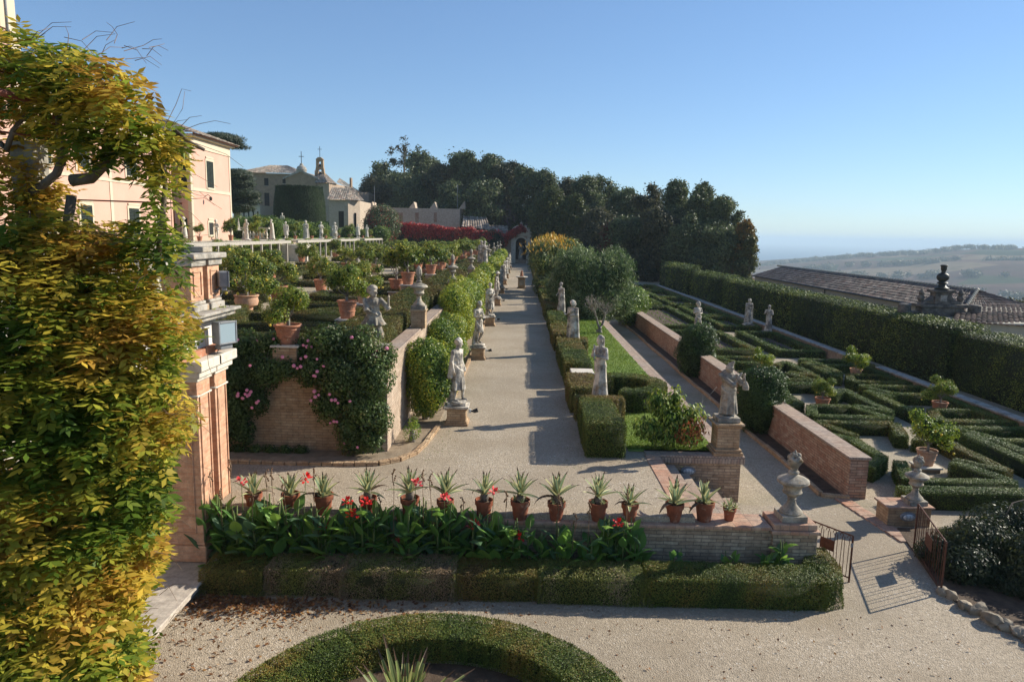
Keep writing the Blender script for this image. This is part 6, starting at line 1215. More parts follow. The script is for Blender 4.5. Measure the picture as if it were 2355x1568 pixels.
# ================================================================ TREES
def tree(label, x, ytop, hw, Y, cols=HOLM, base=None, group='evergreen oaks of the wood', size=None, seed=0, ybase=None, kind='oak_tree', nb=None, cover=1.6, csc=.8, corek=.62, lean=0):
    rs = random.Random(seed); top = PY(x, ytop, Y); base = -1.1 if base is None else base; k_ = Y / 1620; R = hw * k_; H = top.z - base
    zc0 = base + H * .16; bl = []
    nb = nb or int(16 + 7 * H / R)
    for i in range(nb):
        t_ = rs.random(); a = rs.uniform(0, 6.28); prof = .92 if t_ < .55 else max(.05, 1 - ((t_ - .55) / .5) ** 2) ** .6; r = R * prof * math.sqrt(rs.random()) * .85
        br_ = R * rs.uniform(.34, .52); z = zc0 + (top.z - br_ * .75 - zc0) * t_; bl.append(((top.x + r * math.cos(a) + lean * t_, Y + r * math.sin(a), z), br_, (1, 1, .82)))
    bl.append(((top.x, Y, top.z - R * .28), R * .3, (1, 1, .9)))
    for i in range(int(nb * 1.3)):
        b0 = bl[rs.randrange(nb)]; u_ = Vector((rs.gauss(0, 1), rs.gauss(0, 1) - .4, rs.gauss(0, 1) + .5)).normalized(); bl.append((tuple(Vector(b0[0]) + u_ * b0[1] * .85), R * rs.uniform(.10, .2), (rs.uniform(.8, 1.6), 1, rs.uniform(.6, 1.3))))
    size = size or lod(Y, 2.1); lf = LF(); core = MB(); blob_leaves(lf, bl, size, cols, cover=cover, csc=csc, aspect=.62, droop=.2, spread=.75, seed=seed, rmin=.55, core=core, corek=corek, rough=.38, rfreq=4.2, tilt=1.2)
    nf_ = int(2200 * (R / 4)); b_i = R_.randint(0, len(bl), nf_); cc_ = np.array([bl[i][0] for i in b_i]); rr_ = np.array([bl[i][1] for i in b_i]); u_ = unit(nf_); pf = cc_ + u_ * (rr_ * rnd(nf_, .95, 1.55))[:, None]; lf.add(pf, u_, size, palette(pf, cols, csc, .6, seed), .5)
    o = empty(kind, (top.x, Y, base), label, 'tree', group)
    f = link('crown', lf.mesh('crown', M['leaf'], core, tuple(.8 * q for q in cols[0])), o); f.location = -Vector(o.location)
    t = MB(); t.tube([(0, 0, 0), (rs.uniform(-.2, .2), 0, H * .25), (0, 0, H * .5)], .035 * H, .02 * H, 8)
    for _ in range(4): b_ = rs.choice(bl); t.tube([(0, 0, H * .3), (Vector(b_[0]) - o.location) * .6 + Vector((0, 0, H * .1)), Vector(b_[0]) - o.location], .012 * H, .004 * H, 5)
    t.obj('trunk', M['bark'], o, True); return o
TR = [(858, 405, 48, 158, 'leftmost round dark tree of the wood'), (885, 372, 42, 162, 'tree under the bare-topped pair on the left of the wood'), (978, 352, 52, 158, 'broad tree right of the bare tops'), (935, 395, 55, 150, 'front tree of the left clump above the ruin'), (1012, 375, 45, 152, 'tree with brown tints beside the saddle in the skyline'), (1066, 350, 46, 152, 'high round tree left of centre'), (1045, 420, 50, 142, 'front dark tree above the ruin roof stubs'), (1128, 352, 44, 150, 'high tree above the tiled shed'), (1165, 378, 42, 146, 'tree on the shoulder above the portal'), (1120, 420, 60, 138, 'front tree above the tiled shed'),
      (1215, 386, 36, 142, 'small headed tree just right of the portal axis'), (1252, 388, 38, 140, 'tree behind the light green laurel'), (1305, 408, 46, 136, 'tree right of the portal, middle height'), (1380, 401, 52, 132, 'grey-green round tree in the centre right'), (1345, 405, 40, 128, 'tree beside the grey-green round one'), (1440, 434, 42, 124, 'lower tree in the dip of the skyline'), (1500, 420, 46, 112, 'tree left of the highest right dome'), (1560, 418, 48, 106, 'dark dome tree with knobby top'), (1615, 420, 48, 102, 'darkest big dome tree above the parterre end'), (1664, 452, 40, 98, 'tree on the right shoulder of the wood'), (1520, 480, 60, 100, 'front tree over the end of the low parterre'), (1600, 500, 60, 96, 'front tree above the far hedge'), (1665, 520, 46, 94, 'front tree behind the barn end'), (1450, 500, 60, 106, 'front tree left of the low parterre'), (1380, 480, 50, 116, 'tree behind the oleander'), (1712, 568, 26, 92, 'low tree at the right edge above the barn')]
for i, (x, y, hw, Y, lb) in enumerate(TR):
    tree(lb, x, y, hw, Y, HOLM if i % 4 else [(.045, .05, .024), (.065, .07, .032), (.095, .095, .042), (.12, .11, .05)], seed=i + 100)
tree('small tree with thin bare tips, highest on the left', 900, 338, 16, 165, [(.05, .055, .035), (.07, .075, .045), (.09, .085, .05)], seed=3, nb=16, cover=.55, corek=.3, group='thin-topped trees'); tree('second tree with thin bare tips, right one, highest of the wood', 928, 315, 18, 165, [(.05, .055, .035), (.07, .075, .045), (.09, .085, .05)], seed=4, nb=18, cover=.6, corek=.3, group='thin-topped trees'); tree('sparse tree top right of the bare-tipped pair', 962, 335, 16, 163, HOLM, seed=5, nb=14, cover=.6, corek=.3, group='thin-topped trees')
tree('light green laurel group right of the portal', 1268, 428, 48, 122, [(.05, .07, .02), (.08, .10, .025), (.11, .125, .03)], seed=31, group='lighter trees'); tree('second light green laurel, right of the first', 1320, 448, 34, 118, [(.05, .07, .02), (.08, .10, .025), (.11, .125, .03)], seed=32, group='lighter trees'); tree('reddish and green small tree behind the oleander', 1405, 510, 24, 105, [(.12, .03, .02), (.07, .08, .03), (.10, .10, .04)], seed=33, group='lighter trees')
tree('orange autumn tree on the right edge of the wood', 1716, 505, 24, 92.6, [(.24, .13, .03), (.16, .12, .03), (.08, .09, .03)], seed=34, group='lighter trees'); tree('yellow-green tree overhanging the right edge', 1728, 545, 16, 91, [(.09, .10, .03), (.13, .12, .03)], seed=35, group='lighter trees', base=1)
for i, (x, y, hw, Y) in enumerate(((1260, 540, 30, 124), (1310, 545, 34, 120), (1360, 560, 34, 112), (1420, 580, 40, 104), (1480, 590, 36, 100), (1240, 500, 30, 130))): tree(f'dark undergrowth shrub between portal and parterre, {ORD[i]} from the left', x, y, hw, Y, [(.015, .028, .013), (.022, .036, .016), (.032, .045, .02)], seed=60 + i, nb=14, group='undergrowth of the wood', kind='shrub')
# cedar by the villa
ce = [(.02, .034, .018), (.03, .048, .024), (.045, .065, .03)]
rs = random.Random(9); bl = []
for _ in range(44):
    y = rs.uniform(395, 488); x = rs.uniform(541, 556 + (y - 395) * .32 * math.sin(min(1.57, (y - 385) / 60))); bl.append((tuple(PY(x, y, 96 + rs.uniform(-2, 2))), rs.uniform(.8, 1.3), (1.4, 1.2, .45)))
bush('cedar', 'dark drooping cedar between villa and convent', 'tree', bl, .3, ce, [([PY(545, 510, 97), PY(545, 400, 97)], .5, .3)], mat='leaf', aspect=.25, droop=1.2, cover=1.8, csc=.5)
bl = [(tuple(PY(x, y, 90 + rs.uniform(-2, 2))), rs.uniform(.8, 1.4), (1.7, 1.3, .38)) for x, y in [(rs.uniform(450, 525), 0) for _ in range(24)] for y in [311 + (x - 490) ** 2 / 130 * .55 + rs.uniform(0, 14)]] + [(tuple(PY(x, y, 90)), .9, (1.8, 1, .25)) for x, y in ((535, 330), (545, 338), (530, 324), (520, 318))]
bush('cedar', 'flat cedar crown rising behind the villa roof', 'tree', bl, .28, ce, [([PY(500, 420, 91), PY(500, 310, 91)], .5, .3)], mat='leaf', aspect=.25, droop=.6, cover=1.8, csc=.5)
# clipped drum
dc = PY(690, 505, 108); dr = 55 / 1620 * 108; dz1 = PY(690, 432, 108).z
lf = LF(); n = 26000; a = rnd(n, 0, 2 * math.pi); v_ = rnd(n); rr = dr * (.82 + .2 * np.sin(np.pi * (.12 + .62 * (1 - v_)))) ; p = np.stack([dc.x + rr * np.cos(a), 108 + rr * np.sin(a), dc.z - 2 + (dz1 - dc.z + 2) * v_], 1); nn = np.stack([np.cos(a), np.sin(a), a * 0], 1); dd = np.tile([0, 0, 1.], (n, 1)) + unit(n) * .3
Dg = [(.018, .034, .014), (.026, .046, .018), (.036, .06, .022)]; lf.add(p, nn, .3, palette(p, Dg, .6), .3, d=dd, tilt=.5)
n = 6000; a = rnd(n, 0, 2 * math.pi); rr = dr * .93 * np.sqrt(rnd(n)); p = np.stack([dc.x + rr * np.cos(a), 108 + rr * np.sin(a), np.full(n, dz1) + rnd(n, -.1, .12)], 1); lf.add(p, np.tile([0, 0, 1.], (n, 1)), .3, palette(p, Dg, .6), .35)
core = MB().lathe([(dr * .9, dc.z - 2 - 0), (dr * .98, dc.z + 1), (dr * .93, dc.z + 3), (dr * .78, dz1 - .1)], 40, (dc.x, 108, 0)); tag(link('topiary_drum', lf.mesh('topiary_drum', M['box'], core)), 'giant dark green clipped drum before the chapel', 'topiary')
# distant tree clusters on the ridge
lf = LF(); core = MB(); rs = random.Random(3); bl = []
for _ in range(230):
    dg = rs.uniform(18.8, 37); R1 = rs.choice([2450, 2500, 2540, 2520, 2000, 1700, 1400]) + rs.uniform(-30, 30); rz_ = np.interp(dg, [18.5, 23, 26, 29, 31.5, 36], [-84, -56, -40, -30, -10, -8]); t_ = min(1, max(0, (R1 - 1150) / 1350)); t_ = t_ * t_ * (3 - 2 * t_); z = -86 * (1 - t_) + rz_ * t_
    bl.append(((R1 * math.sin(rad(dg)), R1 * math.cos(rad(dg)), z + rs.uniform(2, 5)), rs.uniform(5, 11), (rs.uniform(1, 2.4), 1, .8)))
for _ in range(70):
    dg = rs.uniform(29, 37); R1 = rs.uniform(620, 1000); bl.append(((R1 * math.sin(rad(dg)), R1 * math.cos(rad(dg)), -80), rs.uniform(6, 13), (1.3, 1, .8)))
blob_leaves(lf, bl, 4.5, [(.05, .06, .03), (.07, .08, .04), (.12, .11, .05)], core=core, cover=1.3, csc=.01); tag(link('distant_woods', lf.mesh('distant_woods', M['leaf'], core, (.05, .06, .03))), kind='stuff')
tree('dark tree below the low house at the far right', 2345, 690, 40, 60, [(.05, .055, .02), (.08, .08, .03)], base=-8, seed=77, group='lighter trees')

# ================================================================ CANNAS, GATES, ROCKS, RIGHT SHRUB
def canna_mesh(seed):
    rs = random.Random(seed); b = MB(); st_ = MB(); H = rs.uniform(.7, .95)
    for s_ in range(rs.choice((2, 3, 3))):
        bx, by = rs.uniform(-.12, .12), rs.uniform(-.06, .06); h = H * rs.uniform(.75, 1); st_.tube([(bx, by, 0), (bx, by, h * .6), (bx + rs.uniform(-.05, .05), by, h)], .014, .008, 6)
        for i in range(rs.choice((7, 8, 9))):
            a = i * 2.4 + rs.uniform(-.4, .4); z = h * (.1 + .85 * i / 9); el = rs.uniform(.5, 1.35); L = rs.uniform(.24, .34) * (1 - .15 * i / 9); wd = L * rs.uniform(.2, .27)
            p = Vector((bx, by, z)); e_ = el; g = rs.uniform(.75, 1.25); c = rs.choice([(.12, .25, .06), (.15, .30, .07), (.25, .40, .07), (.14, .25, .12), (.20, .36, .07)]); c = tuple(q * g for q in c); sd = Vector((-math.sin(a), math.cos(a), 0)); pts = []; n = 6
            for j in range(n + 1): pts.append(p.copy()); e_ -= rs.uniform(.05, .3) * (j / n) * 1.4; p = p + Vector((math.cos(a) * math.cos(e_), math.sin(a) * math.cos(e_), math.sin(e_))) * L / n
            for j in range(n):
                w0, w1 = [wd * math.sin(math.pi * (q / n) ** .8) + .004 for q in (j, j + 1)]; nn = sd.cross(pts[j + 1] - pts[j]).normalized() * -.25
                for sg in (-1, 1):
                    vs = [pts[j], pts[j] + sd * w0 * sg + nn * w0 * -1, pts[j + 1] + sd * w1 * sg + nn * w1 * -1, pts[j + 1]]; b.add(vs if sg < 0 else vs[::-1], [(0, 1, 2, 3)], c)
    return b.mesh('leaves', M['vine'], True, False), st_.mesh('stem', m_green, True, False), H
m_green = m_var('green_stem', (.08, .12, .03), (.13, .16, .05), 8, 0); m_dry = m_var('withered_stem', (.13, .075, .04), (.22, .14, .08), 20, .4)
m_red = m_var('red_petal', (.62, .012, .012), (.75, .03, .02), 8, 0, rough=.45); m_coral = m_var('coral_petal', (.75, .06, .07), (.80, .14, .13), 8, 0, rough=.45)
CN = [canna_mesh(s_) for s_ in range(7)]
def flower_mesh(seed, mat):
    rs = random.Random(seed); t = MB()
    for _ in range(16):
        a = rs.uniform(0, 6.28); e_ = rs.uniform(-.3, 1.3); d = Vector((math.cos(a) * math.cos(e_), math.sin(a) * math.cos(e_), math.sin(e_))); q = d * .05; sd = d.cross(Vector((.3, .2, 1))).normalized(); l = rs.uniform(.06, .09)
        t.add([q, q + d * l * .5 + sd * .026, q + d * l + sd * .012, q + d * l * 1.05 - sd * .01, q + d * l * .5 - sd * .026 + Vector((0, 0, .01))], [(0, 1, 2, 3, 4)])
    t.ball((0, 0, 0), .03, 1, .2); return t.mesh('flower', mat, False, False)
FL = [flower_mesh(1, m_red), flower_mesh(2, m_coral), flower_mesh(3, m_red)]
dry = MB(); rs = random.Random(8); dry.tube([(0, 0, 0), (.02, 0, .1), (0, 0, .22)], .007, .004, 5)
for i in range(7): dry.ball((rs.uniform(-.025, .025), rs.uniform(-.02, .02), .08 + i * .022), .014, 1, .3)
drym = dry.mesh('seed_head', m_dry, True, False)
fl_at = [(555, 1110, 1), (703, 1102, 0), (800, 1156, 0), (843, 1157, 0), (810, 1185, 0), (748, 1213, 0), (916, 1246, 1), (956, 1114, 1), (1022, 1148, 1), (1135, 1135, 1), (1088, 1208, 0), (1194, 1237, 0), (1423, 1206, 0)]
cx_list = [490, 515, 540, 566, 590, 618, 645, 668, 694, 720, 742, 770, 798, 822, 850, 880, 905, 925, 950, 975, 1000, 1022, 1048, 1075, 1100, 1128, 1150, 1172, 1200, 1240, 1275, 1310, 1350, 1390, 1418, 1440, 1470, 1555, 1680, 1765, 1800]
flo = {}
for x, y, c in fl_at: i = min(range(len(cx_list)), key=lambda k_: abs(cx_list[k_] - x) + (50 if k_ in flo else 0)); flo[i] = (x, y, c)
for i, x in enumerate(cx_list):
    rs = random.Random(i); Y = 12.24 + .16 * rs.random(); bx = PY(x, 1285, Y).x; lm, sm, H = CN[i % 7]; sc_ = (1.68 if x < 1150 else 1.4) * (1 if x < 1500 else .6 if x < 1760 else .7)
    wd_ = 'left' if x < 800 else 'middle' if x < 1200 else 'right'
    o = empty('canna_plant', (bx, Y, -1.06), f'{ORD[i]} canna from the left before the brick wall' + (', with a red flower' if i in flo and flo[i][2] == 0 else ', with a coral flower' if i in flo else ''), 'plant', 'cannas in the bed below the agaves', rz=rs.uniform(0, 6.28))
    a = link('leaves', lm, o); b_ = link('stem', sm, o); a.scale = b_.scale = (sc_, sc_, sc_)
    if i in flo:
        fx_, fy_, c = flo[i]; wp = PY(fx_, fy_, Y - .03); lp = Matrix.Rotation(-o.rotation_euler.z, 3, 'Z') @ (wp - o.location); f = link('flower', FL[c if c else (0, 2)[i % 2]], o); f.location = lp; s_ = 1.0; f.scale = (s_, s_, s_)
        t = MB(); t.tube([(0, 0, .2), tuple(lp * .6 + Vector((0, 0, .1))), tuple(lp)], .009, .005, 5); t.obj('flower_stem', m_green, o, True)
    elif x < 1480 and rs.random() < .8:
        d_ = link('seed_head', drym, o); d_.location = (rs.uniform(-.1, .1), rs.uniform(-.1, .1), H * sc_ * rs.uniform(.9, 1.15)); d_.scale = (1.4, 1.4, 1.4)
        MB().tube([(0, 0, .3), tuple(d_.location)], .008, .005, 5).obj('dry_stalk', m_dry, o, True)
# gates
def gate(a, b, z0, z1, n, label, plate, arcs=True):
    a = Vector((*a, z0)); b = Vector((*b, z0)); o = empty('iron_gate', a, label, 'gate', 'pair of rusty iron gate leaves'); d = b - a; h = z1 - z0
    t = MB(); t.tube([(0, 0, 0), (0, 0, h)], .018).tube([d, d + Vector((0, 0, h))], .018).tube([(0, 0, h), d + Vector((0, 0, h))], .014).tube([(0, 0, .08), d + Vector((0, 0, .08))], .013)
    t.obj('frame', M['rust'], o)
    t = MB()
    for i in range(1, n): u = i / n; t.tube([d * u + Vector((0, 0, .08)), d * (u + (.012 if i % 2 else -.012)) + Vector((0, 0, h - (.07 if arcs else 0)))], .0065, seg=5)
    if arcs:
        for i in range(n // 2):
            u0, u1 = 2 * i / n + .5 / n, (2 * i + 2) / n - .5 / n; m_ = (u0 + u1) / 2; r = (u1 - u0) / 2
            t.tube([d * (m_ + r * math.cos(math.pi * j / 8)) + Vector((0, 0, h - .075 + .06 * math.sin(math.pi * j / 8))) for j in range(9)], .0065, seg=5)
    t.obj('bars', M['rust'], o)
    nn = Vector((-d.y, d.x, 0)).normalized(); p = MB(); u0, u1, za, zb_ = plate; q0, q1 = d * u0 - nn * .015, d * u1 - nn * .015; th = nn * .004
    p.add([q0 + Vector((0, 0, za)), q1 + Vector((0, 0, za)), q1 + Vector((0, 0, zb_)), q0 + Vector((0, 0, zb_)), q0 + th + Vector((0, 0, za)), q1 + th + Vector((0, 0, za)), q1 + th + Vector((0, 0, zb_)), q0 + th + Vector((0, 0, zb_))], [(0, 1, 2, 3), (7, 6, 5, 4), (0, 4, 5, 1), (1, 5, 6, 2), (2, 6, 7, 3), (3, 7, 4, 0)]); p.obj('plate', M['rust'], o)
    return o
gl = PY(1845, 1181, 13.3); ge = P(1952, 1338, -1.1); gate((5.5, 13.35), (ge.x, ge.y), -1.1, -.22, 14, 'left leaf of the rusty iron gate, open towards the camera, with a small plate', (.38, .66, .45, .66)); tag(MB().box(ge.x - .04, ge.x + .0, ge.y - .03, ge.y - .02, -.42, -.35).obj('padlock', M['metal']), 'small padlock hanging on the end of the left gate leaf', 'padlock')
gb = P(2163, 1366, -1.1); gate((8.0, 14.0), (gb.x, gb.y), -1.1, -.14, 14, 'right leaf of the rusty iron gate standing in the shrubs', (.38, .62, .45, .70), False)
tap = P(2183, 1330, -1.1); o = MB().tube([(0, 0, 0), (0, 0, .3)], .018).tube([(0, 0, .3), (-.02, -.03, .36), (.06, -.05, .37), (.1, -.06, .36)], .014).obj('water_tap', M['metal'], smooth=True); o.location = tap; tag(o, 'grey standing water tap behind the right gate leaf', 'tap')
rk = [(2168, 1362, .16), (2190, 1372, .17), (2218, 1392, .19), (2250, 1405, .2), (2283, 1428, .24), (2316, 1440, .2), (2345, 1455, .2), (2375, 1470, .22)]
for i, (x, y, r) in enumerate(rk):
    p = P(x, y, -1.06); b = MB(); b.ball((0, 0, 0), r * .68, 3, .34, (1.15, .8, .8)); b.v = [tuple(Vector(q_) * (1 + .07 * math.sin(q_[0] * 40 + i) * math.sin(q_[2] * 37 + 2 * i) + .05 * math.sin(q_[1] * 61))) for q_ in b.v]; o = b.obj('border_rock', M['rock'], smooth=35); o.location = p; o.rotation_euler = (random.uniform(-.3, .3), random.uniform(-.3, .3), random.uniform(0, 3)); tag(o, f'pale rough border stone, {ORD[i]} from the gate', 'rock', 'stones edging the right shrub bed')
rs = random.Random(21); bl = [((8.3 + rs.uniform(-.3, .5), 13.2 + rs.uniform(-.5, .5), -.95 + rs.uniform(0, .2)), .36, (1.1, 1, .8)) for _ in range(7)]
for _ in range(52): x = rs.uniform(8.7, 13.4); y = rs.uniform(12.2, 14.0) + (x - 8.7) * .0; bl.append(((x, y, -.84 + .17 * (x - 8.7) + rs.uniform(-.25, .15)), rs.uniform(.4, .6), (1.2, 1, .75)))
for _ in range(30): x = rs.uniform(8.8, 13.0); bl.append(((x, rs.uniform(11.2, 12.6) + (13 - x) * .1, -.95 + .05 * (x - 9)), rs.uniform(.3, .42), (1.2, 1, .6)))
bush('cascading_shrub', 'big dark arching shrub at the right edge behind the iron gate', 'shrub', bl, .07, [(.018, .03, .012), (.028, .042, .016), (.042, .06, .02), (.08, .09, .03)], [([(9.5 + i * .5, 14, -1.0), (9.7 + i * .5, 13.8, 0), (10 + i * .5, 13.4, .35 + .1 * i)], .018, .006) for i in range(5)], cover=1.9, droop=.9, aspect=.4, csc=1.5, mat='leaf')
tag(MB().prism([(P(2172, 1372, -1.1).x, P(2172, 1372, -1.1).y), (P(2380, 1475, -1.1).x, P(2380, 1475, -1.1).y), (16, 12), (16, 15.0), (8.2, 15.0)], -1.1, -1.06).obj('shrub_bed_soil', M['soil']), kind='structure')
# tree shadow caster to the right of the frame: a slim leafy young tree standing outside the picture
bush('unseen_shade_tree', 'unseen leafy tree outside the right edge, shadow caster for dappled shade on the gravel', 'tree', [((11.6, 12.2, .3), .45, (1, 1, 1)), ((11.9, 12.6, .8), .4, (1, 1, 1)), ((11.3, 12.3, .7), .35, (1, 1, 1))], .1, LAU[:3], [([(11.6, 12.3, -1.1), (11.6, 12.3, .8)], .04, .02)], cover=.6, corek=.2)

# ================================================================ WISTERIA IN THE LEFT FOREGROUND
WIS = [(.07, .12, .018), (.11, .18, .022), (.19, .25, .03), (.34, .34, .042), (.51, .41, .055), (.60, .43, .065), (.50, .29, .05)]
EY, EX = zip(*[(55, 70), (75, 90), (95, 250), (130, 300), (190, 350), (240, 372), (290, 400), (310, 455), (350, 462), (400, 425), (440, 425), (500, 420), (560, 432), (600, 405), (650, 432), (680, 410), (760, 462), (800, 445), (870, 405), (960, 455), (1010, 445), (1050, 395), (1110, 385), (1160, 400), (1200, 390), (1300, 372), (1350, 335), (1400, 342), (1460, 322), (1510, 348), (1568, 340)])
HOLES = [(250, 450, 62, 62), (232, 515, 40, 26), (24, 305, 30, 24), (310, 480, 34, 40), (120, 395, 26, 14), (20, 510, 20, 20), (345, 1080, 12, 30), (10, 1210, 18, 30)]
def wist():
    # x, y (photo), radius in photo units, depth
    W_ = [(20, 110, 75, 5.6), (90, 130, 70, 5.4), (160, 150, 72, 5.2), (235, 160, 80, 5.0), (300, 210, 75, 5.0), (330, 280, 62, 5.1), (40, 180, 80, 5.6), (130, 215, 75, 5.3), (225, 250, 85, 5.2), (300, 330, 55, 5.2), (380, 300, 42, 5.3), (415, 325, 34, 5.3), (205, 330, 60, 5.3), (110, 300, 45, 5.5), (40, 255, 55, 5.6),
          (365, 345, 42, 5.3), (395, 375, 34, 5.3), (375, 410, 40, 5.3), (380, 460, 45, 5.3), (365, 510, 45, 5.3), (385, 555, 45, 5.2), (352, 550, 28, 5.3), (405, 590, 32, 5.2), (20, 395, 55, 5.4), (75, 420, 42, 5.5), (15, 455, 55, 5.3), (90, 510, 40, 5.3), (130, 450, 30, 5.5),
          (30, 560, 85, 5.0), (120, 560, 65, 5.1), (180, 530, 50, 5.2), (205, 590, 55, 5.2), (60, 660, 95, 4.9), (165, 650, 85, 5.0), (250, 660, 65, 5.1), (310, 670, 60, 5.1), (355, 700, 62, 5.1), (400, 745, 55, 5.1), (410, 795, 48, 5.1), (60, 760, 95, 4.8), (170, 750, 90, 4.9), (270, 750, 85, 5.0), (340, 800, 75, 5.0), (250, 850, 85, 4.9), (150, 860, 90, 4.8), (50, 870, 95, 4.7), (330, 880, 70, 5.0), (375, 850, 45, 5.1),
          (400, 940, 50, 5.2), (345, 960, 70, 5.0), (405, 990, 42, 5.2), (260, 960, 90, 4.9), (160, 980, 95, 4.8), (50, 990, 100, 4.7), (340, 1040, 60, 5.0), (365, 1075, 35, 5.1), (260, 1070, 85, 4.9), (160, 1100, 90, 4.8), (60, 1110, 95, 4.7), (320, 1130, 55, 5.0), (330, 1180, 50, 5.0), (345, 1215, 42, 5.1), (260, 1180, 85, 4.9), (330, 1265, 48, 5.1), (160, 1220, 95, 4.8), (50, 1230, 100, 4.7), (270, 1290, 80, 4.9), (300, 1350, 45, 5.0), (230, 1380, 80, 4.8), (130, 1350, 95, 4.7), (40, 1360, 100, 4.6), (290, 1420, 35, 5.0), (220, 1470, 85, 4.8), (300, 1520, 45, 4.9), (120, 1480, 100, 4.6), (20, 1500, 105, 4.5), (240, 1550, 85, 4.7), (120, 1600, 100, 4.6), (330, 1570, 25, 4.9), (0, 1640, 100, 4.5), (-60, 300, 90, 5.6), (-60, 600, 110, 5.2), (-60, 900, 120, 4.9), (-60, 1200, 120, 4.7), (-60, 1500, 120, 4.5)]
    lf = LF()
    for bi, (x, y, r, Y) in enumerate(W_):
        x -= 22 * (x > 200 and y > 600) + 15 * (x > 330 and y < 600); k_ = Y / 1620; c = np.array(PY(x, y, Y + CAMY)); rm = r * k_ * (.84 if x > 200 else 1) ; n = int(13 + 1150 * rm * rm * (1.25 if y > 500 else 1.1))
        u = unit(n); rr = .35 + .68 * rnd(n) ** .5; base = c + u * (rr * rm)[:, None] * np.array([1, 1.15, .9])
        if y > 520:
            b2 = c + unit(n) * (.9 * rm) + np.array([-.05, .5, 0]); base = np.concatenate([base, b2[:n // 2]]); u = np.concatenate([u, unit(n // 2)])
        for b, uu in zip(base, u):
            # a pinnate leaf: rachis arching outward and down, leaflets in pairs
            d = Vector((uu[0] * .8 + R_.normal() * .35, uu[1] * .8 + R_.normal() * .35 - .15, R_.uniform(-.75, .35))).normalized(); L = R_.uniform(.15, .26); m_ = 5; p = Vector(b)
            up_ = Vector((0, 0, 1)); sd = d.cross(up_).normalized(); pts = []; nrm_ = []
            t_ = .56 + .24 * math.sin(b[0] * 4.1 + b[2] * 2.9 + 1) + .2 * math.sin(b[2] * 7.3 - b[0] * 5) + R_.normal() * .2 + (.16 if y < 330 else 0) - .15 * (rr.mean() < .6)
            ci = min(len(WIS) - 1, max(0, int(t_ * (len(WIS) - 1)))); col = np.array(WIS[ci]) * (1 + R_.normal() * .15)
            q = p.copy(); dd = d.copy()
            for j in range(m_):
                q = q + dd * L / m_; dd = (dd + Vector((0, 0, -.12))).normalized(); pts += [q.copy(), q.copy()]; nrm_ += [sd * 1.0 + dd * .55 + Vector((0, 0, -.35)), sd * -1.0 + dd * .55 + Vector((0, 0, -.35))]
            pts.append(q); nrm_.append(dd)
            ix, iy = IMG(q); jx = R_.normal() * 11
            if ix > np.interp(iy, EY, EX) + jx or iy < np.interp(ix, [0, 80, 130, 250, 300, 420], [60, 78, 105, 102, 135, 300]) + jx: continue
            if any(((ix - a_) / c_) ** 2 + ((iy - b_) / d_) ** 2 < 1 + .3 * R_.normal() for a_, b_, c_, d_ in HOLES): continue
            P_ = np.array([tuple(a) for a in pts]); D_ = np.array([tuple(a) for a in nrm_]); nn = np.tile(tuple(sd.cross(d).normalized() + Vector((0, 0, .2))), (len(P_), 1)); cc = np.clip(col * (1 + R_.normal(size=(len(P_), 1)) * .1), 0, 1)
            lf.add(P_, nn, R_.uniform(.06, .10), cc, .4, d=D_, tilt=.45)
    return lf
o = empty('wisteria', tuple(PY(150, 1600, 5.2)), 'huge wisteria with green and golden autumn leaves filling the left foreground', 'climbing plant')
f = link('foliage', wist().mesh('foliage', M['vine']), o); f.location = -Vector(o.location)
def pv(x, y, Y=5.3): return PY(x, y, Y + CAMY)
t = MB()
for pts, r0, r1 in (([(165, 1560), (150, 1250), (120, 1000), (100, 850), (135, 700), (150, 560), (165, 450)], .05, .035), ([(50, 560), (60, 500), (75, 440), (100, 425), (130, 400), (142, 370)], .035, .03), ([(165, 415), (210, 410), (235, 385), (260, 340), (300, 310)], .045, .03), ([(142, 380), (140, 330), (132, 250)], .03, .02), ([(360, 620), (372, 520), (380, 430), (375, 370), (400, 320)], .022, .015), ([(0, 330), (15, 345), (30, 300), (60, 265)], .025, .015), ([(200, 800), (180, 700), (190, 600)], .025, .018), ([(230, 700), (300, 640), (370, 585)], .012, .008), ([(395, 620), (425, 640)], .012, .01), ([(400, 300), (440, 330), (470, 345)], .018, .012)):
    t.tube([pv(x, y) for x, y in pts], r0, r1, 8)
t = t.obj('trunk', M['vbark'], o, True); t.location = -Vector(o.location)
t = MB(); rs = random.Random(5)
tw = [[(263, 100), (270, 80), (258, 62), (245, 52)], [(285, 118), (330, 105), (352, 92), (372, 90)], [(155, 115), (158, 80), (150, 60)], [(310, 140), (345, 130), (372, 150)], [(375, 300), (405, 240), (418, 205), (440, 210)], [(395, 290), (420, 250), (425, 210)], [(420, 300), (460, 285), (495, 278), (530, 285)], [(410, 325), (450, 330), (520, 355), (560, 385)], [(400, 400), (450, 402), (500, 430)], [(405, 470), (440, 490), (470, 520)], [(390, 560), (430, 545), (480, 540)], [(400, 640), (440, 700), (470, 760), (480, 840), (500, 900), (505, 940), (490, 955)], [(420, 900), (450, 930), (455, 980)], [(200, 520), (280, 545), (370, 560)], [(20, 300), (80, 330), (140, 345)], [(10, 380), (60, 400), (120, 440)], [(0, 130), (60, 165), (100, 200)], [(150, 560), (260, 560), (400, 540)], [(360, 1010), (420, 1060), (505, 1085)], [(380, 950), (440, 955), (500, 1010)]]
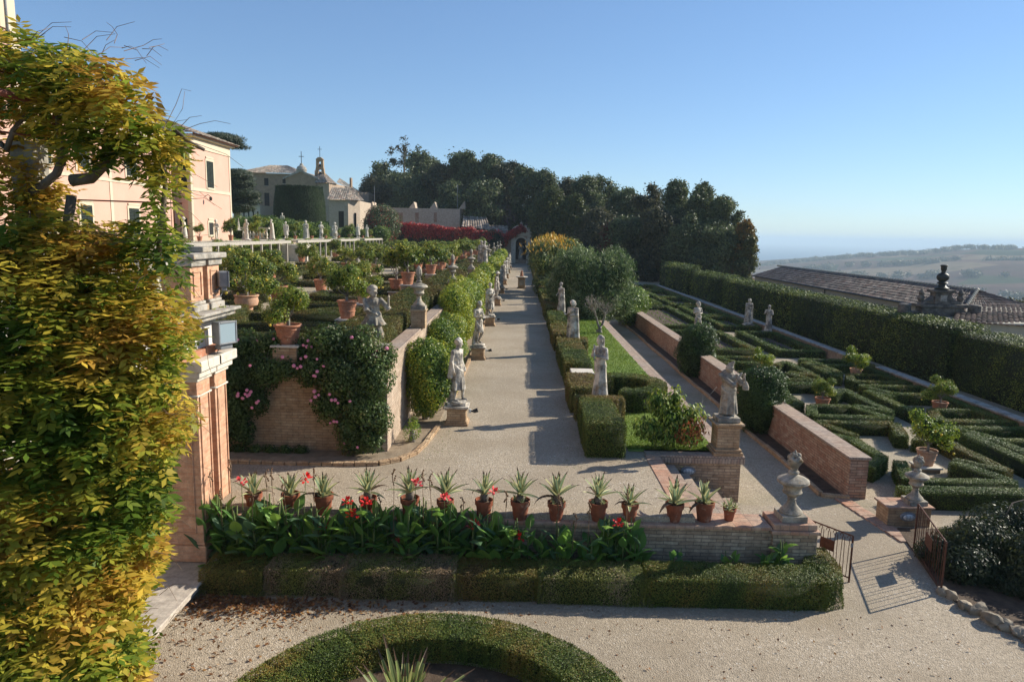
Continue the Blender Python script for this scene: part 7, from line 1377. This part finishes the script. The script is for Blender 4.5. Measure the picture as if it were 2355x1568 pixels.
for _ in range(70):
    x, y = rs.choice([(rs.uniform(380, 430), rs.uniform(280, 640)), (rs.uniform(50, 350), rs.uniform(80, 140)), (rs.uniform(300, 430), rs.uniform(600, 1000)), (rs.uniform(320, 400), rs.uniform(950, 1500))]); a = rs.uniform(-1.2, .5); l = rs.uniform(30, 85); tw.append([(x, y), (x + l * .5 * math.cos(a), y + l * .5 * math.sin(a)), (x + l * math.cos(a + .3), y + l * math.sin(a + .35))])
for q in tw: t.tube([pv(x, y, 5.0 + rs.uniform(-.2, .1)) for x, y in q], .0024, .0012, 5, False)
m_tw = m_var('twig', (.16, .10, .06), (.24, .16, .10), 9, 0); t = t.obj('tendrils', m_tw, o, True); t.location = -Vector(o.location)
po = empty('pergola_support', tuple(pv(165, 1600, 5.5)), 'weathered square post with red iron rod carrying the wisteria', 'post')
b = MB(); a0, a1 = pv(172, 1650, 5.5), pv(158, 330, 5.5); b.box(a0.x - .09, a0.x + .09, 5.93, 6.11, a0.z, a1.z); q = b.obj('post', M['stone_grey'], po, bevel=.01); q.location = -Vector(po.location)
b = MB(); b.tube([pv(-30, 205, 4.6), pv(130, 245, 5.45)], .026, seg=12); b.tube([pv(133, 225, 5.45), pv(130, 290, 5.45)], .03); q = b.obj('iron_rod', M['redpipe'], po, True); q.location = -Vector(po.location)
b = MB(); b.tube([pv(-30, 300, 5.2), pv(130, 318, 5.5)], .008).tube([pv(-30, 155, 5.2), pv(70, 185, 5.5)], .006); b.tube([pv(180, 460, 5.6), pv(420, 468, 5.6)], .006); q = b.obj('training_wires', M['redpipe'], po); q.location = -Vector(po.location)
# wispy plant on the cornice
bush('cornice_plant', 'small vine sprawling on the stone cornice at the brick pier', 'plant', [((-5.62, 12.9, 3.55), .16, (1.2, 1.4, .6)), ((-5.5, 13.3, 3.53), .14, (1.2, 1.3, .5)), ((-5.7, 12.95, 3.72), .1, (1, 1, 1))], .05, [(.12, .17, .04), (.20, .24, .05), (.32, .32, .06)], cover=1.2, corek=.3, mat='leaf')

# ================================================================ AIR
k = bpy.data.materials.new('haze'); k.use_nodes = True; k.node_tree.nodes.remove(k.node_tree.nodes['Principled BSDF'])
vo = k.node_tree.nodes.new('ShaderNodeVolumePrincipled'); vo.inputs['Density'].default_value = .0002; vo.inputs['Color'].default_value = (.72, .89, 1, 1); vo.inputs['Anisotropy'].default_value = .0
k.node_tree.links.new(vo.outputs[0], k.node_tree.nodes['Material Output'].inputs['Volume'])
o = MB().box(-40000, 40000, -3000, 64000, -125, 62).obj('haze', k); tag(o, kind='stuff')
print('faces', sum(len(o.data.polygons) for o in bpy.data.objects if o.type == 'MESH'), 'objects', len(bpy.data.objects))
